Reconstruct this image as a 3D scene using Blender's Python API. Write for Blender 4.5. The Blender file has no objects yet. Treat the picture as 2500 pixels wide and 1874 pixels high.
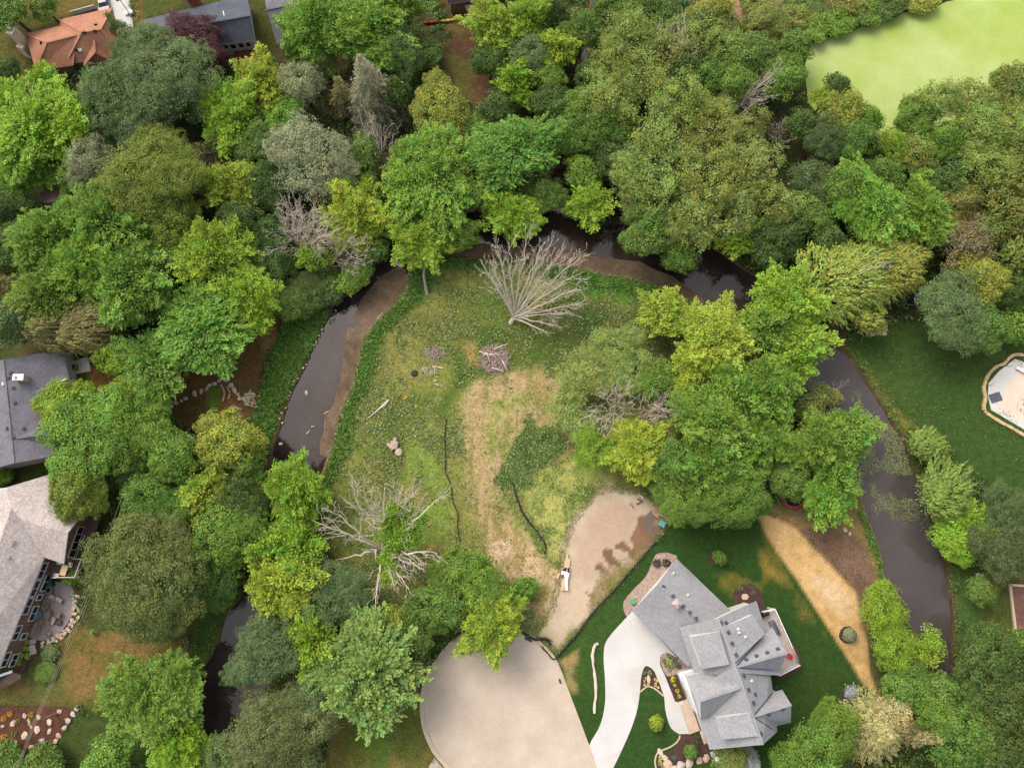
import bpy, bmesh, math, random
import numpy as np
from mathutils import Vector, Matrix
random.seed(7); RNG = np.random.default_rng(11)
scene = bpy.context.scene
# ------------------------------------------------------------------ camera
F, HCAM, TILT = 1950.0, 128.0, math.radians(11.4)   # focal length (px of a 2500 px wide photo), height, tilt
cam_d = bpy.data.cameras.new('camera'); cam = bpy.data.objects.new('camera', cam_d)
scene.collection.objects.link(cam); scene.camera = cam
cam_d.sensor_width = 36.0; cam_d.lens = 36.0*F/2500.0; cam_d.clip_end = 6000; cam_d.clip_start = 1
cam.location = (0, 0, HCAM); cam.rotation_euler = (TILT, 0, 0)
# ------------------------------------------------------------------ sky, sun, exposure
SUN_EL, SUN_AZ = math.radians(51), math.radians(-40)      # azimuth clockwise from +Y
world = bpy.data.worlds.new('World'); scene.world = world; world.use_nodes = True
wn = world.node_tree; wn.nodes.clear()
sky = wn.nodes.new('ShaderNodeTexSky'); sky.sky_type = 'NISHITA'; sky.sun_disc = False
sky.sun_elevation = SUN_EL; sky.sun_rotation = SUN_AZ
sky.air_density = 1.0; sky.dust_density = 4.0; sky.ozone_density = 0.6
bg = wn.nodes.new('ShaderNodeBackground'); bg.inputs['Strength'].default_value = 0.15
wo = wn.nodes.new('ShaderNodeOutputWorld')
hs = wn.nodes.new('ShaderNodeHueSaturation'); hs.inputs['Saturation'].default_value = .42      # cloud veil: greyer than a clear sky
wn.links.new(sky.outputs[0], hs.inputs['Color']); wn.links.new(hs.outputs[0], bg.inputs[0]); wn.links.new(bg.outputs[0], wo.inputs[0])
sun_d = bpy.data.lights.new('sun', 'SUN'); sun_d.energy = .52; sun_d.angle = math.radians(34); sun_d.color = (1, .955, .89)
sun = bpy.data.objects.new('sun', sun_d); scene.collection.objects.link(sun)
sdir = Vector((math.sin(SUN_AZ)*math.cos(SUN_EL), math.cos(SUN_AZ)*math.cos(SUN_EL), math.sin(SUN_EL)))
sun.rotation_euler = (-sdir).to_track_quat('-Z', 'Y').to_euler()
scene.view_settings.view_transform = 'Standard'; scene.view_settings.look = 'None'
scene.view_settings.exposure = 1.2; scene.view_settings.gamma = 1.0
try: scene.view_settings.use_curve_mapping = False
except Exception: pass
scene.cycles.max_bounces = 8; scene.cycles.transparent_max_bounces = 8
# ------------------------------------------------------------------ helpers
CT, ST = math.cos(TILT), math.sin(TILT)
def at(u, v, z=0.0):
    """point of the place, at height z, that stands at photo pixel (u, v)"""
    dx, dy = (u-1250.0)/F, -(v-937.0)/F
    yy, zz = dy*CT+ST, dy*ST-CT
    k = (HCAM-z)/(-zz)
    return np.array((k*dx, k*yy, z))
def at_many(P, z=0.0):
    P = np.asarray(P, float)
    dx, dy = (P[:, 0]-1250.0)/F, -(P[:, 1]-937.0)/F
    yy, zz = dy*CT+ST, dy*ST-CT
    k = (HCAM-z)/(-zz)
    return np.stack([k*dx, k*yy, np.zeros(len(P))+z], 1)
def to_px(X, Y):
    """photo pixel of ground points"""
    cz = Y*ST+HCAM*CT; cy = Y*CT-HCAM*ST
    return 1250.0+F*X/cz, 937.0-F*cy/cz
def mpp(u, v, z=0.0): return float(np.linalg.norm(at(u+1, v, z)-at(u, v, z)))
KEXP = 1.55
def lin(c):
    c = np.asarray(c, float)/255.0
    return np.where(c <= .04045, c/12.92, ((c+.055)/1.055)**2.4)
def alb(c, k=1.0): return np.clip(lin(c)/KEXP*k, 0, .82)
def col4(c, k=1.0):
    a = alb(c, k); return (float(a[0]), float(a[1]), float(a[2]), 1.0)
_G = {}
def vnoise(x, y, scale, seed=0):
    if seed not in _G: _G[seed] = np.random.default_rng(1000+seed).random((128, 128))
    g = _G[seed]; x = np.asarray(x)/scale+37.3; y = np.asarray(y)/scale+11.7
    xi, yi = np.floor(x).astype(int), np.floor(y).astype(int); fx, fy = x-xi, y-yi
    fx = fx*fx*(3-2*fx); fy = fy*fy*(3-2*fy)
    a, b = g[xi % 128, yi % 128], g[(xi+1) % 128, yi % 128]; c, d = g[xi % 128, (yi+1) % 128], g[(xi+1) % 128, (yi+1) % 128]
    return (a*(1-fx)+b*fx)*(1-fy)+(c*(1-fx)+d*fx)*fy
def fbm(x, y, scale, seed=0, octs=4):
    s, a, t = 0, 1.0, 0
    for o in range(octs): s = s+a*vnoise(x, y, scale/2**o, seed+o*17); t += a; a *= .55
    return s/t
def smooth(a, b, x):
    t = np.clip((x-a)/(b-a), 0, 1); return t*t*(3-2*t)
def curve(P, n=6, closed=False):
    P = [np.array(p, float) for p in P]; out = []; m = len(P)
    for i in range(m if closed else m-1):
        g = (lambda k: P[k % m]) if closed else (lambda k: P[min(max(k, 0), m-1)])
        p0, p1, p2, p3 = g(i-1), g(i), g(i+1), g(i+2)
        for k in range(n):
            t = k/n
            out.append(.5*((2*p1)+(-p0+p2)*t+(2*p0-5*p1+4*p2-p3)*t*t+(-p0+3*p1-3*p2+p3)*t**3))
    if not closed: out.append(P[-1])
    return out
# ---- objects
def new_obj(name, mesh, parent=None, loc=None):
    o = bpy.data.objects.new(name, mesh); scene.collection.objects.link(o)
    if parent is not None: o.parent = parent
    if loc is not None: o.location = loc
    return o
def tag(o, label=None, cat=None, group=None, kind=None):
    if label: o['label'] = label
    if cat: o['category'] = cat
    if group: o['group'] = group
    if kind: o['kind'] = kind
    return o
def thing(name, label, cat, loc=(0, 0, 0), group=None, rz=0.0):
    o = new_obj(name, None, None, tuple(float(c) for c in loc)); o.empty_display_size = .5; o.rotation_euler[2] = rz
    return tag(o, label, cat, group)
def np_mesh(name, V, Fc, mats=(), smooth_=False):
    me = bpy.data.meshes.new(name); V = np.asarray(V, np.float32); Fc = np.asarray(Fc, np.int32)
    n, k = Fc.shape
    me.vertices.add(len(V)); me.vertices.foreach_set('co', V.ravel())
    me.loops.add(n*k); me.loops.foreach_set('vertex_index', Fc.ravel())
    me.polygons.add(n); me.polygons.foreach_set('loop_start', np.arange(0, n*k, k, dtype=np.int32))
    me.polygons.foreach_set('loop_total', np.full(n, k, np.int32))
    if smooth_: me.polygons.foreach_set('use_smooth', np.ones(n, bool))
    me.update(calc_edges=True)
    for m in mats: me.materials.append(m)
    return me
class MB:
    """collects shapes for one mesh"""
    def __init__(s): s.v = []; s.f = []; s.m = []
    def add(s, V, Fs, mi=0):
        b = len(s.v); s.v += [tuple(map(float, p)) for p in V]
        for f in Fs: s.f.append(tuple(i+b for i in f)); s.m.append(mi)
        return s
    def box(s, c, size, rz=0.0, mi=0, M=None):
        x, y, z = [q/2 for q in size]
        V = [(sx*x, sy*y, sz*z) for sz in (-1, 1) for sy in (-1, 1) for sx in (-1, 1)]
        R = M if M is not None else Matrix.Rotation(rz, 3, 'Z')
        V = [R @ Vector(p)+Vector(c) for p in V]
        return s.add(V, [(0, 2, 3, 1), (4, 5, 7, 6), (0, 1, 5, 4), (2, 6, 7, 3), (0, 4, 6, 2), (1, 3, 7, 5)], mi)
    def bar(s, p, q, w, h=None, mi=0):
        p, q = Vector(p), Vector(q); d = q-p; L = d.length
        if L < 1e-6: return s
        R = d.to_track_quat('X', 'Z').to_matrix()
        return s.box((p+q)/2, (L, w, h or w), mi=mi, M=R)
    def slab(s, top, th, mi=0, side=None, bottom=True):
        n = len(top); V = [tuple(p) for p in top]+[(p[0], p[1], p[2]-th) for p in top]
        tf = [(0, 1, 2), (0, 2, 3)] if n == 4 else [tuple(range(n))]
        s.add(V, tf, mi)
        s.add(V, [(i, i+n, (i+1) % n+n, (i+1) % n) for i in range(n)]+([tuple(q+n for q in t[::-1]) for t in tf] if bottom else []), mi if side is None else side)
        return s
    def prism(s, base, z0, z1, mi=0):
        return s.slab([(p[0], p[1], z1) for p in base], z1-z0, mi)
    def tube(s, P, R, n=6, mi=0, caps=True):
        P = [Vector(p) for p in P]; V = []
        for i, p in enumerate(P):
            d = (P[min(i+1, len(P)-1)]-P[max(i-1, 0)]);
            if d.length < 1e-6: d = Vector((0, 0, 1))
            q = d.to_track_quat('Z', 'Y').to_matrix(); r = R[i] if hasattr(R, '__len__') else R
            for k in range(n):
                a = 2*math.pi*k/n; V.append(p+q @ Vector((math.cos(a)*r, math.sin(a)*r, 0)))
        Fs = [(i*n+k, i*n+(k+1) % n, (i+1)*n+(k+1) % n, (i+1)*n+k) for i in range(len(P)-1) for k in range(n)]
        if caps: Fs += [tuple(range(n-1, -1, -1)), tuple(range((len(P)-1)*n, len(P)*n))]
        return s.add(V, Fs, mi)
    def cyl(s, c, r, h, n=14, mi=0, r2=None):
        return s.tube([c, (c[0], c[1], c[2]+h)], [r, r if r2 is None else r2], n, mi)
    def mesh(s, name, mats, off=(0, 0, 0), sm=False):
        me = bpy.data.meshes.new(name); o = off
        me.from_pydata([(a-o[0], b-o[1], c-o[2]) for a, b, c in s.v], [], s.f)
        for m in mats: me.materials.append(m)
        me.polygons.foreach_set('material_index', s.m)
        bm = bmesh.new(); bm.from_mesh(me); bmesh.ops.remove_doubles(bm, verts=bm.verts, dist=1e-5); bmesh.ops.recalc_face_normals(bm, faces=bm.faces); bm.to_mesh(me); bm.free()
        if sm: me.polygons.foreach_set('use_smooth', [True]*len(me.polygons))
        me.update(); return me
    def part(s, root, name, mats, sm=False, label=None):
        """links the mesh as a part of root; the shapes were given in the place's own coordinates"""
        if not isinstance(mats, (list, tuple)): mats = [mats]
        off = Vector((0, 0, 0)); r = root
        while r is not None: off += r.location; r = r.parent
        o = new_obj(name, s.mesh(name, mats, off, sm), root)
        if label: o['label'] = label
        return o
    def top(s, name, mats, label=None, cat=None, group=None, kind=None, sm=False, loc=None):
        if not isinstance(mats, (list, tuple)): mats = [mats]
        loc = (0, 0, 0) if loc is None else loc
        o = new_obj(name, s.mesh(name, mats, loc, sm), None, tuple(float(c) for c in loc))
        return tag(o, label, cat, group, kind)
# ------------------------------------------------------------------ materials
def nodes_of(m):
    m.use_nodes = True; nt = m.node_tree; nt.nodes.clear()
    out = nt.nodes.new('ShaderNodeOutputMaterial'); b = nt.nodes.new('ShaderNodeBsdfPrincipled')
    nt.links.new(b.outputs[0], out.inputs[0]); return nt, b, out
def N(nt, t, **kw):
    n = nt.nodes.new(t)
    for k, v in kw.items():
        if k.startswith('i_'): n.inputs[k[2:].replace('_', ' ')].default_value = v
        else: setattr(n, k, v)
    return n
def ramp(nt, fac, a, b, p0=.3, p1=.7):
    r = nt.nodes.new('ShaderNodeValToRGB'); r.color_ramp.elements[0].position = p0; r.color_ramp.elements[1].position = p1
    r.color_ramp.elements[0].color = a; r.color_ramp.elements[1].color = b; nt.links.new(fac, r.inputs[0]); return r.outputs[0]
def noise(nt, scale, detail=4, rough=.6, vec=None):
    n = N(nt, 'ShaderNodeTexNoise'); n.inputs['Scale'].default_value = scale; n.inputs['Detail'].default_value = detail; n.inputs['Roughness'].default_value = rough
    if vec is not None: nt.links.new(vec, n.inputs['Vector'])
    return n
def geo_pos(nt): return N(nt, 'ShaderNodeNewGeometry').outputs['Position']
def mul(nt, a, b, f=1.0):
    m = nt.nodes.new('ShaderNodeMix'); m.data_type = 'RGBA'; m.blend_type = 'MULTIPLY'; m.inputs[0].default_value = f
    nt.links.new(a, m.inputs[6]); nt.links.new(b, m.inputs[7]); return m.outputs[2]
def mixc(nt, fac, a, b):
    m = nt.nodes.new('ShaderNodeMix'); m.data_type = 'RGBA'
    nt.links.new(fac, m.inputs[0]) if not isinstance(fac, float) else setattr(m.inputs[0], 'default_value', fac)
    for i, s in ((6, a), (7, b)):
        if isinstance(s, tuple): m.inputs[i].default_value = s
        else: nt.links.new(s, m.inputs[i])
    return m.outputs[2]
def bump(nt, b, h, strength=.4, dist=.05):
    n = nt.nodes.new('ShaderNodeBump'); n.inputs['Strength'].default_value = strength; n.inputs['Distance'].default_value = dist
    nt.links.new(h, n.inputs['Height']); nt.links.new(n.outputs[0], b.inputs['Normal'])
def mat(name, c1, c2=None, scale=2.0, rough=.85, fine=14.0, bumps=.3, spec=.25, metal=0.0, detail=5, fine_amt=.28):
    """two-tone weathered surface with a fine grain, in world metres"""
    m = bpy.data.materials.new(name); nt, b, out = nodes_of(m)
    c2 = c2 or tuple(max(0, x*.86) for x in c1)
    p = geo_pos(nt); n1 = noise(nt, 1.0/scale, detail, .62, p); n2 = noise(nt, fine, 3, .7, p)
    c = ramp(nt, n1.outputs[0], col4(c1), col4(c2), .36, .64)
    g = ramp(nt, n2.outputs[0], (1-fine_amt, 1-fine_amt, 1-fine_amt, 1), (1+fine_amt,)*3+(1,), .3, .7)
    nt.links.new(mul(nt, c, g), b.inputs['Base Color'])
    b.inputs['Roughness'].default_value = rough; b.inputs['Specular IOR Level'].default_value = spec; b.inputs['Metallic'].default_value = metal
    if bumps: bump(nt, b, n2.outputs[0], bumps, .03)
    return m
def shingle(name, c1, c2, streak=.2):
    """asphalt shingles: grains, tab-to-tab tone and slow weathering"""
    m = bpy.data.materials.new(name); nt, b, out = nodes_of(m); p = geo_pos(nt)
    v = N(nt, 'ShaderNodeTexVoronoi'); v.inputs['Scale'].default_value = 4.2; nt.links.new(p, v.inputs['Vector'])
    n1 = noise(nt, .35, 5, .6, p); n2 = noise(nt, 22, 2, .7, p)
    c = ramp(nt, n1.outputs[0], col4(c1), col4(c2), .35, .68)
    bw = N(nt, 'ShaderNodeRGBToBW'); nt.links.new(v.outputs['Color'], bw.inputs[0])
    t = ramp(nt, bw.outputs[0], (1-streak,)*3+(1,), (1+streak,)*3+(1,), .15, .85)
    g = ramp(nt, n2.outputs[0], (.72, .72, .72, 1), (1.28, 1.28, 1.28, 1), .3, .7)
    nt.links.new(mul(nt, mul(nt, c, t), g), b.inputs['Base Color']); b.inputs['Roughness'].default_value = .9; b.inputs['Specular IOR Level'].default_value = .2
    bump(nt, b, n2.outputs[0], .35, .02); return m
def glass_mat(name, c=(28, 34, 40)):
    m = bpy.data.materials.new(name); nt, b, out = nodes_of(m); b.inputs['Base Color'].default_value = col4(c)
    b.inputs['Roughness'].default_value = .06; b.inputs['Specular IOR Level'].default_value = .6; return m
def leaf_mat(name, use_obj=True, trans=.32):
    m = bpy.data.materials.new(name); nt, b, out = nodes_of(m)
    a = N(nt, 'ShaderNodeAttribute', attribute_name='tint'); c = a.outputs['Color']
    if use_obj:
        oi = N(nt, 'ShaderNodeObjectInfo'); c = mul(nt, c, oi.outputs['Color'])
    nt.links.new(c, b.inputs['Base Color']); b.inputs['Roughness'].default_value = .55; b.inputs['Specular IOR Level'].default_value = .22
    t = N(nt, 'ShaderNodeBsdfTranslucent'); nt.links.new(c, t.inputs['Color'])
    mx = N(nt, 'ShaderNodeMixShader'); mx.inputs[0].default_value = trans
    nt.links.new(b.outputs[0], mx.inputs[1]); nt.links.new(t.outputs[0], mx.inputs[2]); nt.links.new(mx.outputs[0], out.inputs[0]); return m
LEAF = leaf_mat('leaf'); LEAFG = leaf_mat('ground_leaf', False, .2)
M = dict(
 bark=mat('bark', (112, 98, 82), (84, 72, 60), .5, fine=9, bumps=.6),
 dead=mat('dead_wood', (240, 223, 200), (214, 195, 170), .6, fine=8, bumps=.5),
 deadbrown=mat('brown_dead_wood', (204, 182, 160), (172, 150, 130), .6, fine=8, bumps=.5),
 asphalt=mat('cul_de_sac_asphalt', (214, 195, 173), (198, 178, 156), 5, fine=9, bumps=.2, fine_amt=.16, detail=9),
 curb=mat('curb_concrete', (214, 194, 166), (198, 178, 150), 1.5, fine=9, fine_amt=.2),
 concrete=mat('pale_concrete', (222, 217, 210), (213, 207, 198), 4, fine=8, bumps=.1, fine_amt=.07),
 concrete_old=mat('old_concrete', (226, 214, 200), (212, 200, 184), 3, fine=8, bumps=.1, fine_amt=.1),
 flag=mat('tan_flagstone', (222, 192, 164), (206, 176, 150), 1.2, fine=7, fine_amt=.12),
 patio=mat('stamped_patio', (166, 152, 150), (148, 134, 132), 1.2, fine=5, fine_amt=.2),
 mulch=mat('brown_mulch', (92, 66, 56), (70, 48, 42), .7, fine=8, bumps=.8, fine_amt=.5),
 rmulch=mat('red_mulch', (108, 66, 48), (82, 50, 38), .8, fine=8, bumps=.8, fine_amt=.5),
 river=mat('river_rock', (190, 164, 146), (160, 136, 122), .5, fine=7, bumps=.9, fine_amt=.5),
 rock=mat('tan_rock', (228, 206, 180), (206, 180, 154), .6, fine=6, bumps=.5),
 rockp=mat('pink_rock', (222, 186, 164), (204, 170, 142), .6, fine=6, bumps=.5),
 rockg=mat('grey_rock', (212, 200, 184), (184, 172, 158), .6, fine=6, bumps=.5),
 white=mat('white_paint', (240, 237, 230), (232, 228, 222), 3, fine=5, bumps=0, fine_amt=.04, rough=.6),
 cream=mat('cream_siding', (214, 206, 190), (202, 194, 178), 2, fine=5, bumps=.1, fine_amt=.08),
 brick=mat('brown_brick', (150, 118, 98), (122, 96, 80), .5, fine=5, bumps=.5, fine_amt=.4),
 redbrick=mat('red_brick', (136, 74, 58), (114, 62, 50), .5, fine=5, bumps=.5, fine_amt=.3),
 tanwall=mat('tan_wall', (158, 128, 104), (136, 108, 86), .8, fine=5, fine_amt=.3),
 greysiding=mat('grey_siding', (120, 122, 120), (104, 106, 104), 1.5, fine=5, fine_amt=.1),
 stonewall=mat('chimney_stone', (236, 214, 190), (214, 190, 166), .6, fine=4, fine_amt=.3),
 roof_new=shingle('grey_shingle', (170, 167, 166), (158, 156, 156), .12),
 roof_orange=shingle('orange_shingle', (190, 134, 104), (166, 112, 88), .14),
 roof_dark=shingle('dark_shingle', (98, 102, 110), (84, 88, 96), .16),
 roof_mid=shingle('mid_grey_shingle', (124, 120, 122), (108, 104, 108), .16),
 roof_left=shingle('worn_grey_shingle', (132, 128, 134), (116, 112, 118), .16),
 roof_beige=shingle('beige_cedar_shingle', (212, 196, 186), (194, 178, 168), .2),
 roof_brown=shingle('brown_shingle', (118, 96, 84), (96, 78, 68), .16),
 black=mat('black_plastic', (38, 38, 42), (30, 30, 34), 1, fine=4, bumps=0, rough=.5),
 fabric=mat('black_fabric', (62, 66, 66), (46, 50, 50), .4, fine=5, bumps=.4, fine_amt=.4),
 net=mat('trampoline_mat', (44, 44, 56), (36, 36, 46), 1, fine=8, bumps=0, fine_amt=.25),
 steel=mat('galvanised_steel', (170, 166, 160), (150, 146, 140), .6, fine=5, rough=.4, metal=.4),
 redpad=mat('red_vinyl', (214, 64, 72), (196, 54, 62), 1, fine=5, bumps=0, rough=.45, fine_amt=.05),
 yellow=mat('yellow_plastic', (226, 196, 62), (214, 182, 52), 1, fine=5, bumps=0, rough=.35, fine_amt=.05),
 red=mat('red_plastic', (190, 70, 38), (176, 60, 34), 1, fine=5, bumps=0, rough=.35, fine_amt=.05),
 teal=mat('teal_plastic', (112, 176, 172), (98, 160, 158), 1, fine=5, bumps=0, rough=.5, fine_amt=.05),
 green=mat('green_plastic', (84, 178, 120), (70, 160, 104), 1, fine=5, bumps=0, rough=.5, fine_amt=.05),
 dgreen=mat('dark_green_plastic', (56, 98, 84), (48, 86, 74), 1, fine=5, bumps=0, rough=.5, fine_amt=.08),
 lumber=mat('fresh_lumber', (232, 198, 158), (214, 178, 138), .4, fine=6, fine_amt=.12),
 timber=mat('weathered_timber', (190, 166, 128), (168, 144, 108), .5, fine=6, fine_amt=.2),
 deckwood=mat('brown_deck', (112, 88, 78), (96, 74, 66), .6, fine=4, fine_amt=.3),
 deckgrey=mat('pale_deck', (206, 188, 172), (192, 174, 158), .8, fine=4, fine_amt=.12),
 tarp=mat('white_tarp', (244, 242, 240), (232, 230, 228), .6, fine=5, bumps=.3, fine_amt=.06, rough=.5),
 brush=mat('cut_brush', (216, 188, 176), (186, 160, 150), .5, fine=8, bumps=.5),
 wire=mat('power_wire', (196, 176, 150), (176, 156, 132), 1, fine=4, bumps=0),
 cushion=mat('pale_cushion', (200, 180, 172), (186, 166, 158), .5, fine=5, fine_amt=.1),
 wicker=mat('tan_wicker', (176, 150, 112), (152, 128, 94), .3, fine=8, fine_amt=.3),
 glass=glass_mat('window_glass'), glassb=glass_mat('blue_window_glass', (44, 44, 84)), carpaint=mat('dark_car_paint', (74, 74, 82), (66, 66, 74), 1, fine=4, bumps=0, rough=.3, spec=.6, fine_amt=.03),
)
# ------------------------------------------------------------------ ground, creek, pond (all outlines in photo pixels, laid on the ground)
GX0, GX1, GY0, GY1, GS = -122.0, 122.0, -58.0, 128.0, .4
gx = np.arange(GX0, GX1+.01, GS); gy = np.arange(GY0, GY1+.01, GS); NX, NY = len(gx), len(gy)
XX, YY = np.meshgrid(gx, gy); XX = XX.ravel(); YY = YY.ravel()
PU, PV = to_px(XX, YY)
def sdist(poly, pad=70, U=None, W=None):
    """signed distance (photo px, negative inside) to a polygon; far points get +pad"""
    U = PU if U is None else U; W = PV if W is None else W
    P = np.asarray(poly, float); lo = P.min(0)-pad; hi = P.max(0)+pad
    out = np.full(len(U), float(pad)); k = np.where((U > lo[0]) & (U < hi[0]) & (W > lo[1]) & (W < hi[1]))[0]
    if not len(k): return out
    u, w = U[k], W[k]; d2 = np.full(len(k), 1e18); ins = np.zeros(len(k), bool); n = len(P)
    for i in range(n):
        a, b = P[i], P[(i+1) % n]; ex, ey = b-a; L = ex*ex+ey*ey+1e-9
        t = np.clip(((u-a[0])*ex+(w-a[1])*ey)/L, 0, 1)
        d2 = np.minimum(d2, (u-a[0]-t*ex)**2+(w-a[1]-t*ey)**2)
        c = ((a[1] > w) != (b[1] > w)); ins ^= c & (u < (b[0]-a[0])*(w-a[1])/((b[1]-a[1]) if abs(b[1]-a[1]) > 1e-9 else 1e-9)+a[0])
    d = np.sqrt(d2); out[k] = np.where(ins, -d, d); return out
def pdist(line, pad=120, U=None, W=None):
    U = PU if U is None else U; W = PV if W is None else W
    P = np.asarray(line, float); d2 = np.full(len(U), 1e9)
    for a, b in zip(P[:-1], P[1:]):
        ex, ey = b-a; L = ex*ex+ey*ey+1e-9; t = np.clip(((U-a[0])*ex+(W-a[1])*ey)/L, 0, 1)
        d2 = np.minimum(d2, (U-a[0]-t*ex)**2+(W-a[1]-t*ey)**2)
    return np.sqrt(d2)
CREEK_L = [(430, 1920), (442, 1857), (431, 1792), (479, 1687), (496, 1631), (530, 1560), (556, 1489), (610, 1420), (632, 1350), (640, 1260), (650, 1170), (662, 1100), (670, 1075), (682, 1039), (718, 940), (738, 904), (758, 858),
           (784, 804), (806, 766), (812, 739), (840, 705), (876, 650), (889, 612), (925, 575), (1000, 545), (1080, 520), (1180, 510), (1285, 490), (1340, 440), (1366, 380), (1384, 300), (1406, 210), (1416, 130), (1434, 50), (1445, -60)]
CREEK_R = [(1472, -60), (1454, 50), (1436, 130), (1428, 200), (1408, 300), (1400, 380), (1420, 450), (1470, 500), (1600, 530), (1720, 590), (1780, 628), (1850, 672), (1930, 740), (1990, 790), (2040, 838), (2068, 862), (2093, 895), (2124, 940), (2147, 974), (2175, 1028), (2207, 1068), (2226, 1133), (2263, 1212), (2280, 1294), (2297, 1337), (2316, 1408), (2326, 1475), (2328, 1531), (2322, 1590), (2325, 1673), (2350, 1760), (2420, 1900),
           (2370, 1910), (2318, 1780), (2290, 1690), (2280, 1614), (2235, 1542), (2221, 1523), (2213, 1475), (2167, 1427), (2158, 1400), (2147, 1337), (2124, 1274), (2110, 1240), (2080, 1167), (2050, 1090), (2015, 1020), (1970, 950), (1930, 890), (1880, 830), (1830, 790), (1762, 778), (1718, 745), (1661, 722), (1613, 699), (1533, 674), (1470, 668), (1420, 655), (1350, 640), (1260, 628), (1163, 629), (1090, 617), (1030, 635), (1000, 665), (993, 690), (985, 712), (948, 751),
           (911, 787), (889, 819), (880, 853), (860, 938), (843, 982), (823, 1033), (812, 1082), (795, 1121), (770, 1180), (745, 1260), (730, 1340), (705, 1420), (690, 1500), (672, 1590), (655, 1680), (610, 1760), (570, 1830), (560, 1920)]
CREEK = CREEK_L+CREEK_R
POND = [(1966, 130), (1974, 105), (2028, 82), (2073, 76), (2102, 57), (2147, 51), (2187, 31), (2272, 17), (2330, -8), (2420, -60), (2760, -160), (2800, 160), (2500, 190), (2440, 230), (2340, 290), (2230, 330), (2150, 345), (2080, 320), (2010, 290), (1972, 250), (1962, 190)]
wob = (fbm(XX, YY, 3.2, 3, 4)-.5); wobf = (fbm(XX, YY, 1.1, 9, 3)-.5)
DCR = sdist(CREEK, 90)+wob*14; DPO = sdist(POND, 90)+wob*12
n_big = fbm(XX, YY, 16, 21); n_mid = fbm(XX, YY, 5, 31); n_sm = fbm(XX, YY, 1.6, 41, 3)
streak = fbm(XX*2.2+.5*np.sin(YY*.12), YY*.38, 2.2, 51, 4)
COLG = np.zeros((len(XX), 3)); CLS = np.zeros(len(XX), int); VEG = np.ones(len(XX))      # VEG: where undergrowth may stand
GRAIN = np.ones(len(XX))
def zone(poly, c, c2=None, soft=8, cls=None, veg=None, warp=26, nz=None, d=None, amt=1.0, p0=.38, p1=.62, grain=None):
    """paints the soil / turf colour c..c2 inside a polygon with an uneven edge"""
    global COLG
    d = (sdist(poly, 60+soft) if d is None else d)+wob*warp+wobf*warp*.4
    m = smooth(soft, -soft, d)*amt
    if c is not None:
        a = alb(c); cc = a if c2 is None else a+(alb(c2)-a)*smooth(p0, p1, n_mid if nz is None else nz)[:, None]
        COLG = COLG*(1-m[:, None])+cc*m[:, None]
    if cls is not None: CLS[m > .5] = cls
    if grain is not None: GRAIN[:] = GRAIN*(1-m)+grain*m
    if veg is not None: VEG[:] = VEG*(1-m)+veg*m
    return m
COLG[:] = alb((66, 74, 40))+(alb((92, 78, 54))-alb((66, 74, 40)))*smooth(.45, .65, n_mid)[:, None]
COLG[:] = COLG+(alb((72, 98, 42))-COLG)*smooth(.5, .7, n_big)[:, None]*.6
# top yards
zone([(-80, -80), (240, -80), (236, 25), (145, 46), (60, 80), (64, 128), (90, 175), (-80, 150)], (112, 98, 52), (84, 88, 40), cls=5, veg=0)
zone([(318, -60), (480, -60), (420, 30), (350, 50), (340, 70)], (96, 92, 46), (80, 88, 40), cls=5, veg=0)
zone([(325, -30), (340, -30), (352, 60), (335, 68)], (150, 110, 70), (120, 96, 56), soft=4, warp=8)
zone([(605, -60), (648, -60), (690, 120), (660, 160), (625, 110)], (86, 84, 44), (74, 82, 38), cls=5, veg=0)
zone([(540, 100), (625, 100), (640, 180), (560, 185)], (112, 80, 60), (90, 88, 50), veg=0)
zone([(1100, 20), (1160, 20), (1180, 110), (1205, 140), (1195, 270), (1160, 260), (1120, 220), (1092, 180), (1110, 130), (1085, 70)], (112, 92, 56), (96, 70, 52), veg=.0)
zone([(1090, 130), (1165, 150), (1150, 250), (1100, 230)], (120, 106, 60), (98, 92, 48), veg=0)
zone([(1700, -60), (2300, -60), (2180, 30), (1990, 80), (1960, 130), (1900, 110), (1780, 60)], (118, 116, 66), (96, 108, 56), veg=.5)
zone([(1770, -40), (1810, -40), (1820, 50), (1800, 50)], (168, 136, 108), None, soft=6, warp=10, veg=0)
zone([(1880, 0), (1915, 0), (1910, 70), (1885, 60)], (160, 128, 104), None, soft=10, warp=30, amt=.6)
# left yards
zone([(210, 880), (560, 830), (640, 735), (700, 750), (690, 800), (650, 880), (622, 1000), (610, 1060), (560, 1060), (500, 1030), (440, 1045), (390, 1010), (330, 1000), (210, 950)], (124, 92, 58), (104, 84, 50), veg=0)
zone([(620, 760), (680, 740), (670, 830), (640, 880)], (146, 112, 76), (128, 102, 62), veg=0, soft=10)
zone([(505, 945), (540, 940), (530, 1020), (505, 1040)], (96, 122, 46), None, veg=0, soft=5, warp=8)
zone([(700, 745), (790, 740), (800, 765), (770, 830), (735, 900), (680, 1000), (655, 1090), (600, 1100), (595, 1060), (622, 1010), (652, 890), (690, 800)], (84, 112, 42), (66, 100, 40), cls=1, veg=0)
zone([(500, 1490), (560, 1440), (590, 1440), (545, 1540), (495, 1640), (470, 1730), (425, 1830), (380, 1874), (300, 1874), (420, 1720)], (72, 98, 40), (58, 86, 38), veg=.0, cls=5)
zone([(70, 1650), (110, 1600), (190, 1520), (240, 1540), (420, 1560), (452, 1560), (448, 1660), (360, 1760), (270, 1740), (190, 1726), (0, 1722), (-40, 1690)], (134, 108, 66), (112, 102, 54), cls=5, veg=0)
zone([(30, 1690), (120, 1680), (300, 1735), (240, 1750), (60, 1730)], (84, 92, 44), None, soft=12, amt=.7)
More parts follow.
